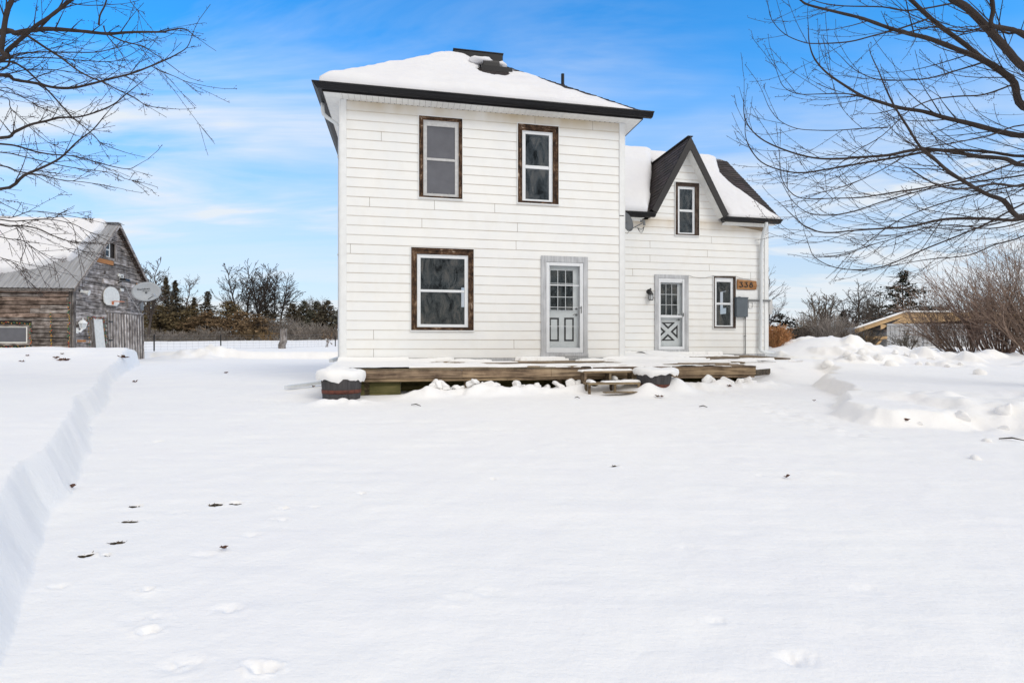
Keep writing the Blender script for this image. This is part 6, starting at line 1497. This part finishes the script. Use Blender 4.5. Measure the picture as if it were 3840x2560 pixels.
rngL = random.Random(33)
tl = thing('maple_tree', 'bare maple tree with knobbly branches reaching in from the left edge', 'tree', WORLD, (-9.4, 7.4, .35))
FL = Vector((-9.3, 7.3, 3.4))
mb = MB(); mb.tube([Vector((-9.4, 7.4, gz(-9.4, 7.4)-.2)), Vector((-9.4, 7.4, 1.5)), FL, FL+Vector((.1, 0, 1.4)), FL+Vector((.1, 0, 3.2))], [.34, .27, .22, .15, .08], 14); mb.build('trunk', BARK, tl, smooth=True)
s1 = (.4464, 0, 0)
LL = [
 ([(0,270),(130,280),(230,260),(380,245),(520,250),(700,265),(900,285),(1050,275),(1200,270),(1370,270),(1410,260),(1540,240),(1630,300)], 7.6, 7.2, .07, .006),
 ([(0,630),(120,670),(300,700),(450,735),(600,740),(750,710),(900,670),(1100,620),(1270,555),(1400,500),(1480,460),(1570,400),(1610,310)], 7.8, 7.3, .045, .005),
 ([(0,1160),(120,1110),(250,1050),(380,1020),(500,990),(650,985),(800,945),(950,880),(1050,800),(1150,720)], 7.6, 7.2, .04, .006),
 ([(-10,1590),(200,1475),(350,1410),(480,1345),(560,1280),(650,1190),(780,1090),(880,970)], 7.4, 7.0, .04, .007),
 ([(230,300),(380,400),(520,490),(650,590),(760,650),(860,690),(1000,760),(1130,820),(1240,890),(1450,915)], 7.5, 7.1, .03, .005),
 ([(0,520),(180,560),(330,690),(430,790),(520,890),(600,980),(700,1060),(790,1140),(870,1215),(1050,1280)], 7.9, 7.5, .03, .005),
 ([(0,500),(60,430),(150,350),(300,220),(420,140),(560,30),(600,0),(660,-60)], 7.3, 7.0, .05, .02),
 ([(0,500),(10,420),(40,200),(60,100),(100,0),(120,-60)], 7.0, 6.9, .05, .03),
 ([(0,1210),(150,1230),(300,1275),(450,1300),(600,1310),(800,1360),(950,1400),(1080,1420),(1150,1390)], 7.9, 7.6, .028, .005),
 ([(0,1390),(150,1440),(350,1470),(500,1510),(700,1530),(900,1560)], 8.0, 7.8, .022, .005),
 ([(830,215),(840,130),(880,50),(900,-20)], 7.3, 7.2, .02, .01),
 ([(870,220),(900,300),(1000,420),(1045,500)], 7.3, 7.25, .016, .005),
 ([(0,590),(100,470),(300,440),(560,440),(800,440),(950,410),(1100,370),(1220,340)], 8.1, 7.7, .025, .004),
 ([(0,500),(250,485),(460,490),(700,510),(920,520),(1040,490),(1150,430)], 8.2, 7.8, .02, .004),
 ([(0,630),(200,590),(400,585),(560,600),(760,630),(960,620)], 8.2, 7.8, .02, .004),
 ([(900,285),(1040,350),(1180,385),(1280,440),(1380,510),(1500,600)], 7.3, 7.1, .018, .005),
 ([(1270,555),(1350,600),(1460,640),(1560,685),(1730,725)], 7.3, 7.2, .010, .004),
 ([(0,735),(130,790),(250,850),(330,900),(430,940)], 7.7, 7.5, .012, .004),
 ([(0,810),(90,910),(200,1020),(330,1140),(430,1210),(560,1260)], 7.7, 7.4, .013, .004),
 ([(0,1280),(170,1310),(380,1360),(560,1400),(760,1430),(930,1450),(1050,1500),(1130,1520)], 7.5, 7.2, .016, .004),
 ([(560,20),(700,45),(850,45),(1020,35)], 7.1, 7.0, .012, .004),
 ([(1080,-40),(1100,20),(1150,80),(1190,140)], 7.0, 7.0, .01, .004),
 ([(300,270),(430,140),(500,60),(540,-20)], 7.2, 7.1, .022, .01)]
LL2 = [([(0,110),(150,120),(330,140),(480,200),(600,250),(750,290),(880,295)], 7.2, 7.0, .022, .005), ([(0,230),(200,260),(330,340),(450,420),(580,510)], 7.4, 7.2, .014, .004), ([(0,430),(120,480),(240,540)], 7.4, 7.2, .009, .004), ([(0,60),(250,70),(480,60),(700,100),(850,170),(1000,240)], 7.5, 7.3, .018, .004), ([(160,140),(220,230),(250,330),(200,470),(230,530)], 7.3, 7.2, .009, .004), ([(0,40),(300,-20),(600,10),(900,70)], 7.3, 7.1, .014, .004), ([(600,30),(700,100),(740,200),(800,260)], 7.2, 7.1, .007, .004)]
mb = MB()
for grp, (s_, ox, oy) in ((LL, s1), (LL2, (.3826, 0, 800))):
    for pts, Ya, Yb, r0, r1 in grp:
        pp = zr(pts, s_, ox, oy); n_ = len(pp)-1
        P3 = [tuple(WP(px, py, Ya+(Yb-Ya)*i/n_)) for i, (px, py) in enumerate(pp)]
        root = []
        if pts[0][0] <= 5:
            e = Vector(P3[0]); s0 = FL+Vector((0, 0, max(-1.0, min(3, (e.z-FL.z)*.5)))); root = [tuple(s0), tuple(s0.lerp(e, .5)+Vector((0, 0, .12)))]
        limb(mb, root+P3, r0*1.1 if root else r0, r1, rngL, BK, .26, (.35, 1.25), 1, .012)
mb.build('branches', TWIG, tl, normals=False)

# ---------------------------------------------------------------- conifers
def conifer(name, label, px, pyt, Y, wpx, base_col, seed, shape='spire', dens=1.0, group=None, lean=0, cat='tree', tipf=.02):
    rg = random.Random(seed); x = (px-CX)/F*Y; zb_ = gz(x, Y); zt_ = CAMZ+(HY-pyt)/F*Y; hgt = zt_-zb_; R = wpx/F*Y/2
    t = thing(name, label, cat, WORLD, (x, Y, zb_), group)
    mb = MB(); mb.tube([(x, Y, zb_-.3), (x+lean*.5, Y, zb_+hgt*.5), (x+lean, Y, zt_)], [hgt*.016, hgt*.009, .012], 6, (.045, .034, .028)); mb.build('trunk', TWIG, t)
    mb = MB(); n = int(hgt*42*dens)
    for k in range(n):
        f = (k+.5)/n; f = f**.85; z = zb_+hgt*(.03+.955*f)
        if shape == 'spire': w = R*((1-f)**.8)*(.75+.25*math.sin(f*40))
        elif shape == 'round': w = R*min(1, (1-f)*2.0+.06)**.75*min(1, .6+f*2.5)
        else: w = R*min(1, (1-f)*1.25+.07)*min(1, .35+f*1.4)*(.7+.4*math.sin(f*21+seed))
        a = rg.uniform(0, 6.283); L = max(.12, w*rg.uniform(.55, 1.12)); s0 = rg.uniform(.0, .25)*L
        d = Vector((math.cos(a), math.sin(a), 0)); rise = rg.uniform(-.12, .35) if shape != 'open' else rg.uniform(-.05, .22)
        c0 = Vector((x+lean*f, Y, z)); m = max(3, int(L/(.24*(Y/80)**.6)))
        if L > R*.45: mb.tube([c0, c0+d*L*.8+Vector((0, 0, rise*L*.7))], [.014, .006], 3, (.04, .03, .025), cap=False)
        for q in range(m):
            u = (q+rg.random())/m; b = c0+d*(s0+(L-s0)*u)+Vector((rg.gauss(0, .05), rg.gauss(0, .05), rise*L*u-.10*u*u*L+rg.gauss(0, .03)))
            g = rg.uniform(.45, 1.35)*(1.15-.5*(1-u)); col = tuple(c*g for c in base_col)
            if rg.random() < .08: col = (.095*g, .06*g, .03*g)
            for rep in range(3):
                side = Vector((-d.y, d.x, 0))*rg.uniform(-1, 1)+d*rg.uniform(.0, .9)+Vector((0, 0, rg.uniform(-.45, .55))); side.normalize()
                ln = rg.uniform(.2, .48)*(1-.3*f)*(Y/80)**.7; wd = Vector((rg.uniform(-1, 1), rg.uniform(-1, 1), rg.uniform(-1, 1)))*.095*(Y/80)**.7
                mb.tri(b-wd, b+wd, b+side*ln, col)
    mb.build('crown', LEAFY, t, normals=False); return t
DKC, OLC, GRC, BRC = (.105, .088, .060), (.20, .155, .085), (.16, .155, .115), (.24, .165, .098)
CON = [
 ('tall dark spire conifer, left of the twin spires behind the barn dish', 622, 1038, 92, 150, DKC, 'spire', .9),
 ('tall dark spire conifer, right of the twin spires behind the barn dish', 657, 1050, 94, 175, DKC, 'spire', .9),
 ('flat branched dark cedar standing alone left of the big bare trees', 778, 1092, 90, 170, DKC, 'open', .8),
 ('small ragged cedar top between twin spires and the flat cedar', 728, 1114, 96, 90, DKC, 'spire', .7),
 ('olive brown bushy cedar right behind the barn door edge', 560, 1140, 80, 120, OLC, 'round', .9),
 ('broad olive cedar in front of the twin spires', 600, 1165, 78, 130, OLC, 'round', 1.0),
 ('dark full cedar under the right twin spire', 668, 1160, 82, 150, DKC, 'round', 1.0),
 ('brown green cedar left of the flat branched cedar', 718, 1165, 80, 120, OLC, 'round', 1.0),
 ('brownish cedar below the flat branched cedar', 780, 1185, 79, 150, BRC, 'round', 1.0),
 ('pointed olive cedar left of the big bare trunks', 860, 1150, 82, 130, OLC, 'round', 1.0),
 ('rusty brown cedar in front of the big bare trunks', 900, 1190, 78, 170, BRC, 'round', 1.0),
 ('rusty spreading juniper right of the big bare trunks', 965, 1200, 76, 140, BRC, 'round', .9),
 ('dark low cedar behind the wooden fence post', 1000, 1185, 84, 110, DKC, 'round', 1.0),
 ('dark pointed cedar right of the wooden fence post', 1096, 1160, 82, 80, DKC, 'round', 1.1),
 ('green grey pine with rounded top, left of the right hand pine pair', 1140, 1150, 90, 90, GRC, 'round', 1.1),
 ('green grey pine with rounded top, right of the right hand pine pair', 1187, 1152, 91, 90, GRC, 'round', 1.1),
 ('dark green cedar nearest to the house corner', 1228, 1148, 84, 90, DKC, 'round', 1.1),
 ('dark green cedar half hidden behind the house corner', 1280, 1172, 84, 80, GRC, 'round', 1.1)]
for k, (lb, px, pt, Y, w, c, sh, dn) in enumerate(CON):
    if sh == 'round': pt, w = pt-22, w*1.3
    conifer('conifer_tree', lb, px, pt, Y, w, c, 300+k, sh, dn, 'conifers along the field edge')
SPC = (.034, .036, .022)
conifer('spruce_tree', 'large dark spruce rising behind the lumber shed', 3385, 1014, 40, 430, SPC, 401, 'open', 1.25, None)
conifer('spruce_tree', 'lower dark spruce left of the large spruce behind the shed', 3268, 1140, 41, 150, SPC, 402, 'round', 1.0, None)
conifer('juniper_bush', 'dark spreading juniper beside the wing corner', 2925, 1178, 26, 190, (.026, .026, .017), 403, 'round', 1.3, None, 0, 'bush')
conifer('conifer_tree', 'small dark conifer in the brush left of the shed', 3160, 1165, 36, 70, SPC, 404, 'round', 1.1, None)
# ---------------------------------------------------------------- bare trees, shrubs and brush
def baretree(name, label, px, pyt, Y, wpx, seed, stems=1, col=(.07, .058, .05), group=None, cat='tree', twig=.026):
    rg = random.Random(seed); x = (px-CX)/F*Y; zb_ = gz(x, Y); hgt = CAMZ+(HY-pyt)/F*Y-zb_; W = wpx/F*Y
    t = thing(name, label, cat, WORLD, (x, Y, zb_), group)
    mt, mc = MB(), MB()
    for s_ in range(stems):
        bx = x+(s_-(stems-1)/2)*W*.10; tx = x+(s_-(stems-1)/2)*W*.6/max(1, stems-1)*1.2 if stems > 1 else x
        r0 = hgt*.016; pts = []
        for i in range(9):
            f = i/8; pts.append(Vector((bx+(tx-bx)*f**1.2+rg.gauss(0, .012)*hgt*f, Y+rg.gauss(0, .01)*hgt*f, zb_-.2+(hgt*rg.uniform(.93, .97))*f)))
        rad = [r0*(1-.9*i/8)+.012 for i in range(9)]
        mt.tube(pts, rad, 6, col)
        for k in range(int(24+hgt*2.0)):
            f = rg.uniform(.28, .97); i = min(7, int(f*8)); b = pts[i].lerp(pts[i+1], f*8-i); a = rg.uniform(0, 6.283); el = rg.uniform(.35, 1.1)
            d = Vector((math.cos(a)*math.cos(el), math.sin(a)*math.cos(el), math.sin(el)))
            grow(mc, b, d, hgt*rg.uniform(.2, .46)*(1.25-f*.85), r0*rg.uniform(.22, .45)*(1.2-f*.7), 2, rg, .04, .0, col, hgt*.03, hgt*.055, False, twig, (.3, .8), .11)
    mt.build('trunk', TWIG, t, normals=False); mc.build('crown', TWIG, t, normals=False); return t
baretree('bare_tree', 'big bare two trunked tree, left of the central pair on the field edge', 930, 985, 86, 230, 501, 3, (.062, .052, .046), 'bare trees on the field edge')
baretree('bare_tree', 'big bare spreading tree, right of the central pair on the field edge', 1012, 1018, 88, 200, 502, 4, (.066, .056, .05), 'bare trees on the field edge')
baretree('bare_tree', 'thin bare tree behind the twin spire conifers', 672, 1030, 98, 130, 503, 2, (.12, .10, .09), None, 'tree', .018)
baretree('bare_tree', 'bare tree top showing past the barn roof edge', 548, 975, 70, 130, 504, 2, (.085, .07, .062), None)
baretree('bare_tree', 'faint thin bare tree above the right hand pines', 1180, 1110, 100, 90, 505, 3, (.22, .2, .2), None, 'tree', .014)
baretree('bare_tree', 'tall thin bare tree left of the large spruce', 3218, 1042, 36, 60, 506, 1, (.10, .085, .07), None, 'tree', .011)
baretree('bare_tree', 'leaning bare tree beside the dark trunk left of the spruce', 3190, 1105, 34, 90, 507, 2, (.075, .06, .05), None, 'tree', .011)
baretree('bare_tree', 'twiggy bare tree just left of the spruce top', 3275, 1070, 38, 80, 508, 2, (.10, .085, .07), None, 'tree', .011)
baretree('bare_tree', 'tan bare tree with fan crown above the snow mound', 3085, 1085, 33, 110, 509, 4, (.14, .115, .09), None, 'tree', .010)
baretree('bare_tree', 'thin bare tree peeking past the right wing corner', 2882, 995, 34, 50, 510, 1, (.16, .15, .15), None, 'tree', .007)
def shrub(name, label, px, pyt, Y, wpx, seed, n, col, group=None, lean=0.0, curl=.0, twig=.006, lvl=1, lenf=1.0, base=.22, zbp=None, leafc=None, cat='shrub', hk=.8):
    rg = random.Random(seed); x = (px-CX)/F*Y; zb_ = gz(x, Y) if zbp is None else zbp; hgt = (CAMZ+(HY-pyt)/F*Y-zb_)*hk; W = wpx/F*Y
    mb = MB()
    for k in range(n):
        a = rg.uniform(0, 6.283); rr_ = math.sqrt(rg.random()); bx = Vector((x+W*base*rr_*math.cos(a), Y+W*base*.6*rr_*math.sin(a), zb_-.05))
        out = rg.uniform(.05, 1.0); d = Vector((math.cos(a)*out*W/hgt*.8+lean, math.sin(a)*out*.5, rg.uniform(.7, 1.3)))
        g = rg.uniform(.6, 1.35); c = tuple(v*g for v in col); L = hgt*rg.uniform(.5, 1.12)*lenf
        grow(mb, bx, d, L, max(twig, hgt*.0065*rg.uniform(.5, 1.3)), lvl, rg, .015, -.01+curl, c, L/7, L/6.5, False, twig, (.3, .9), .13, .5)
    if leafc:
        vs = mb.v
        for k in range(int(n*14)):
            p = Vector(vs[rg.randrange(len(vs))]); 
            if p.z < zb_+.3*hgt: continue
            e = Vector((rg.uniform(-1, 1), rg.uniform(-1, 1), rg.uniform(-1, .6)))*.05; g = rg.uniform(.6, 1.3); mb.tri(p, p+e, p+Vector((e.y, -e.x, e.z*.5))*.6, tuple(v*g for v in leafc))
    return mb.build(name, TWIG, None, WORLD, (x, Y, zb_), False, label, cat, group, normals=False)
BR = (.19, .155, .125); GB = (.26, .23, .205); RB = (.155, .118, .095)
SH = [('grey brown thicket at the barn edge behind the first steel post', 560, 1205, 72, 110, GB, 90), ('grey brush below the twin spire conifers', 650, 1215, 73, 150, GB, 110), ('tangled tan brush left of the second steel post', 740, 1218, 73, 130, (.20, .175, .15), 110),
 ('thin pale sapling clump in front of the rusty cedars', 800, 1195, 74, 90, GB, 70), ('low brown brush behind the second steel post', 850, 1225, 74, 130, BR, 100), ('fine golden brush under the big bare trees', 940, 1205, 74, 110, (.16, .115, .065), 90),
 ('pale bush between the big bare trees and the wooden post', 1050, 1145, 78, 120, GB, 150), ('silvery bush behind the wooden post top', 985, 1150, 82, 110, (.19, .175, .165), 130), ('grey rounded thicket between the dark cedar and the pines', 1150, 1170, 78, 110, GB, 140), ('tan vase shaped shrub in front of the pine pair', 1170, 1195, 74, 110, (.21, .18, .155), 110), ('dark brush at the house corner edge of the field', 1265, 1190, 74, 90, BR, 90), ('small golden seedling bush left of the wooden post', 1008, 1225, 72, 50, (.19, .125, .06), 40),
 ('low grey weeds along the field edge near the barn', 610, 1240, 70, 200, (.19, .17, .15), 130), ('low weeds along the field edge below the cedars', 800, 1240, 72, 260, (.17, .15, .13), 140), ('low weeds along the field edge right of the bare trees', 1080, 1238, 73, 260, (.18, .16, .14), 120)]
for k, (lb, px, pt, Y, w, c, n) in enumerate(SH): shrub('brush_shrub', lb, px, pt, Y, w, 600+k, n, c, 'brush along the field edge', 0, 0, .016, 1, 1.0, .38, hk=.62)
# right side
shrub('dry_bush', 'orange brown feathery dry bush beside the wing corner', 2912, 1226, 17.5, 75, 651, 260, (.50, .26, .12), None, 0, 0, .004, 1, 1.0, .30, None, (.55, .29, .13), 'bush', hk=1.02)
shrub('dry_bush', 'low orange dry weed right of the feathery bush', 2955, 1272, 17.8, 60, 652, 60, (.26, .15, .08), None, 0, 0, .004, 1, 1, .4, None, (.3, .17, .08), 'bush')
shrub('brush_shrub', 'grey brown thicket behind the snow mound', 3040, 1150, 28, 130, 653, 120, BR, 'thickets behind the right bank', 0, 0, .008)
shrub('brush_shrub', 'pale upright thicket at the right shoulder of the snow mound', 3120, 1165, 27, 150, 654, 170, GB, 'thickets behind the right bank', 0, 0, .008)
shrub('brush_shrub', 'dark tangled brush left of the snow mound by the juniper', 2990, 1215, 24, 110, 655, 90, (.08, .065, .055), 'thickets behind the right bank', 0, 0, .007)
shrub('brush_shrub', 'reddish thicket under the lower spruce', 3210, 1195, 32, 130, 656, 170, RB, 'thickets behind the right bank', 0, 0, .009)
shrub('brush_shrub', 'brown thicket in front of the shed eave', 3240, 1215, 25.5, 120, 657, 90, (.12, .095, .07), 'thickets behind the right bank', 0, 0, .006)
shrub('brush_shrub', 'reddish brown thicket behind the shed roof under the spruce', 3470, 1135, 38, 260, 658, 240, RB, 'thickets behind the right bank', 0, 0, .010, hk=.9)
shrub('brush_shrub', 'dense brown thicket behind the shed at the right', 3640, 1085, 38, 300, 659, 240, RB, 'thickets behind the right bank', 0, 0, .010)
shrub('lilac_shrub', 'vase shaped bare lilac in front of the steel shed wall', 3405, 1215, 21.5, 160, 660, 26, (.17, .145, .115), 'lilac shrubs on the right bank', 0, 0, .006, 2, 1.0, .08)
shrub('lilac_shrub', 'dense brown lilac leaning left over the steel wall', 3600, 1080, 19.5, 360, 661, 72, (.27, .195, .15), 'lilac shrubs on the right bank', -.5, .01, .0046, 2, 1.05, .18, None, (.16, .105, .08), hk=1.08)
shrub('lilac_shrub', 'tall dense lilac with reddish seed heads near the right edge', 3745, 985, 18.5, 320, 662, 80, (.26, .185, .15), 'lilac shrubs on the right bank', -.2, .0, .0046, 2, 1.05, .17, None, (.15, .09, .07), hk=1.08)
shrub('lilac_shrub', 'tallest lilac cut by the right edge of the picture', 3890, 950, 17.2, 330, 663, 80, (.26, .19, .15), 'lilac shrubs on the right bank', -.25, .0, .0046, 2, 1.05, .16, None, (.15, .09, .07), hk=1.08)
# empty loop: no trees built behind camera; pane reflections painted into the glass
for k, (x, y, h_, w_) in enumerate(((-9, -26, 11, 5), (-2, -30, 13, 6), (5, -27, 12, 5), (12, -29, 12, 6), (20, -27, 11, 5), (-18, -29, 12, 6))):
    pass

# ================================================================== LIGHT, SKY, CAMERA
world = bpy.data.worlds.new('World'); scene.world = world; world.use_nodes = True
T = world.node_tree; T.nodes.clear(); out = T.nodes.new('ShaderNodeOutputWorld'); bg = T.nodes.new('ShaderNodeBackground'); T.links.new(bg.outputs[0], out.inputs[0])
SUN_EL, SUN_AZ = math.radians(38), math.radians(140)      # azimuth clockwise from +Y
sky = T.nodes.new('ShaderNodeTexSky'); sky.sky_type = 'NISHITA'; sky.sun_disc = False; sky.sun_elevation = SUN_EL; sky.sun_rotation = SUN_AZ; sky.air_density = 1.0; sky.dust_density = .6; sky.ozone_density = 2.0
tc = T.nodes.new('ShaderNodeTexCoord').outputs['Generated']
def nd(t, **k):
    n = T.nodes.new(t)
    for a, v in k.items(): setattr(n, a, v)
    return n
def lk(a, b): T.links.new(a, b)
def mth(op, a, b=0.0):
    n = nd('ShaderNodeMath', operation=op)
    for s, v in zip(n.inputs, (a, b)):
        if isinstance(v, bpy.types.NodeSocket): lk(v, s)
        else: s.default_value = v
    return n.outputs[0]
sp_ = nd('ShaderNodeSeparateXYZ'); lk(tc, sp_.inputs[0]); sx, sy_, sz_ = sp_.outputs
den = mth('ADD', mth('MAXIMUM', sz_, 0.0), .12)
cb = nd('ShaderNodeCombineXYZ'); lk(mth('DIVIDE', sx, den), cb.inputs[0]); lk(mth('DIVIDE', sy_, den), cb.inputs[1])
def nz(scale, sc, detail, rough, dist, loc=(0, 0, 0), rot=0):
    m = nd('ShaderNodeMapping'); lk(cb.outputs[0], m.inputs[0]); m.inputs['Scale'].default_value = sc; m.inputs['Location'].default_value = loc; m.inputs['Rotation'].default_value = (0, 0, rot)
    n = nd('ShaderNodeTexNoise'); lk(m.outputs[0], n.inputs[0]); n.inputs['Scale'].default_value = scale; n.inputs['Detail'].default_value = detail; n.inputs['Roughness'].default_value = rough; n.inputs['Distortion'].default_value = dist; return n.outputs[0]
def rmp(f, stops):
    n = nd('ShaderNodeValToRGB'); lk(f, n.inputs[0]); e = n.color_ramp.elements
    while len(e) < len(stops): e.new(.5)
    for q, (p, c) in zip(e, stops): q.position = p; q.color = (c, c, c, 1) if not hasattr(c, '__len__') else (*c, 1)
    return n.outputs[0]
def mixc(f, a, b, mode='MIX'):
    n = nd('ShaderNodeMix', data_type='RGBA', blend_type=mode)
    for s, v in ((n.inputs[0], f), (n.inputs[6], a), (n.inputs[7], b)):
        if isinstance(v, bpy.types.NodeSocket): lk(v, s)
        elif hasattr(v, '__len__'): s.default_value = (*v, 1)
        else: s.default_value = v
    return n.outputs[2]
cir = rmp(nz(1.15, (.42, 1.5, 1), 8, .58, .6, (3.1, 1.7, 0), .45), [(.40, 0), (.60, 1)])
veil = rmp(nz(.55, (.8, 1.3, 1), 5, .55, .4, (7, 2.6, 0), .3), [(.40, 0), (.60, 1)])
cum = rmp(nz(1.1, (1, 1, 1), 7, .58, .2, (.3, 5.2, 0)), [(.54, 0), (.64, 1)])
right = rmp(sx, [(.45, 0), (.62, 1)])
hor = rmp(sz_, [(.0, .82), (.10, .70), (.24, .42), (.42, .04)])
low = rmp(sz_, [(.03, .35), (.14, .9), (.34, .85), (.46, .55), (.62, .4)])
mask = mth('MINIMUM', mth('ADD', mth('ADD', mth('MULTIPLY', mth('MULTIPLY', cir, mth('ADD', mth('MULTIPLY', veil, .85), .15)), low), hor), mth('MULTIPLY', mth('MULTIPLY', cum, right), .75)), .96)
SKYK = .115
hsv = nd('ShaderNodeHueSaturation'); lk(sky.outputs[0], hsv.inputs['Color']); hsv.inputs['Saturation'].default_value = 1.22; hsv.inputs['Value'].default_value = 1.0
tint_ = mixc(1.0, hsv.outputs[0], mixc(rmp(sz_, [(.04, 0), (.40, 1)]), (.62, .92, 1.22), (.22, 1.93, 2.55)), 'MULTIPLY')
back = rmp(mth('ADD', mth('MULTIPLY', sy_, -1.0), .30), [(.12, 0), (.5, 1)]); over = rmp(sz_, [(.60, 0), (.80, 1)])
wide = mth('MAXIMUM', back, over)  # unseen warm cloud cover behind and overhead, added to neutralise the blue fill
cloud = mixc(wide, (7.2, 7.65, 8.1), (8.6, 7.9, 7.05))
mask = mth('MAXIMUM', mask, mth('MULTIPLY', wide, .9))
col_ = mixc(mask, tint_, cloud)
lk(col_, bg.inputs[0]); bg.inputs[1].default_value = SKYK
sun = bpy.data.lights.new('sun', 'SUN'); sun.energy = 1.2; sun.angle = math.radians(30); sun.color = (1.0, .945, .87)
so = bpy.data.objects.new('sun', sun); COL.objects.link(so)
sd_ = Vector((math.sin(SUN_AZ)*math.cos(SUN_EL), math.cos(SUN_AZ)*math.cos(SUN_EL), math.sin(SUN_EL)))
so.rotation_euler = (-sd_).to_track_quat('-Z', 'Y').to_euler(); so.location = sd_*50
cam = bpy.data.cameras.new('camera'); co = bpy.data.objects.new('camera', cam); COL.objects.link(co)
co.location = (0, 0, CAMZ); co.rotation_euler = (math.pi/2, 0, 0); cam.sensor_width = 36; cam.lens = F/3840*36; cam.shift_y = (HY-1280)/3840; cam.clip_end = 9000; cam.clip_start = .05
scene.camera = co
scene.view_settings.view_transform = 'Standard'; scene.view_settings.look = 'None'; scene.view_settings.exposure = 0; scene.view_settings.gamma = 1
scene.render.engine = 'CYCLES'
scene.cycles.max_bounces = 8; scene.cycles.transparent_max_bounces = 12
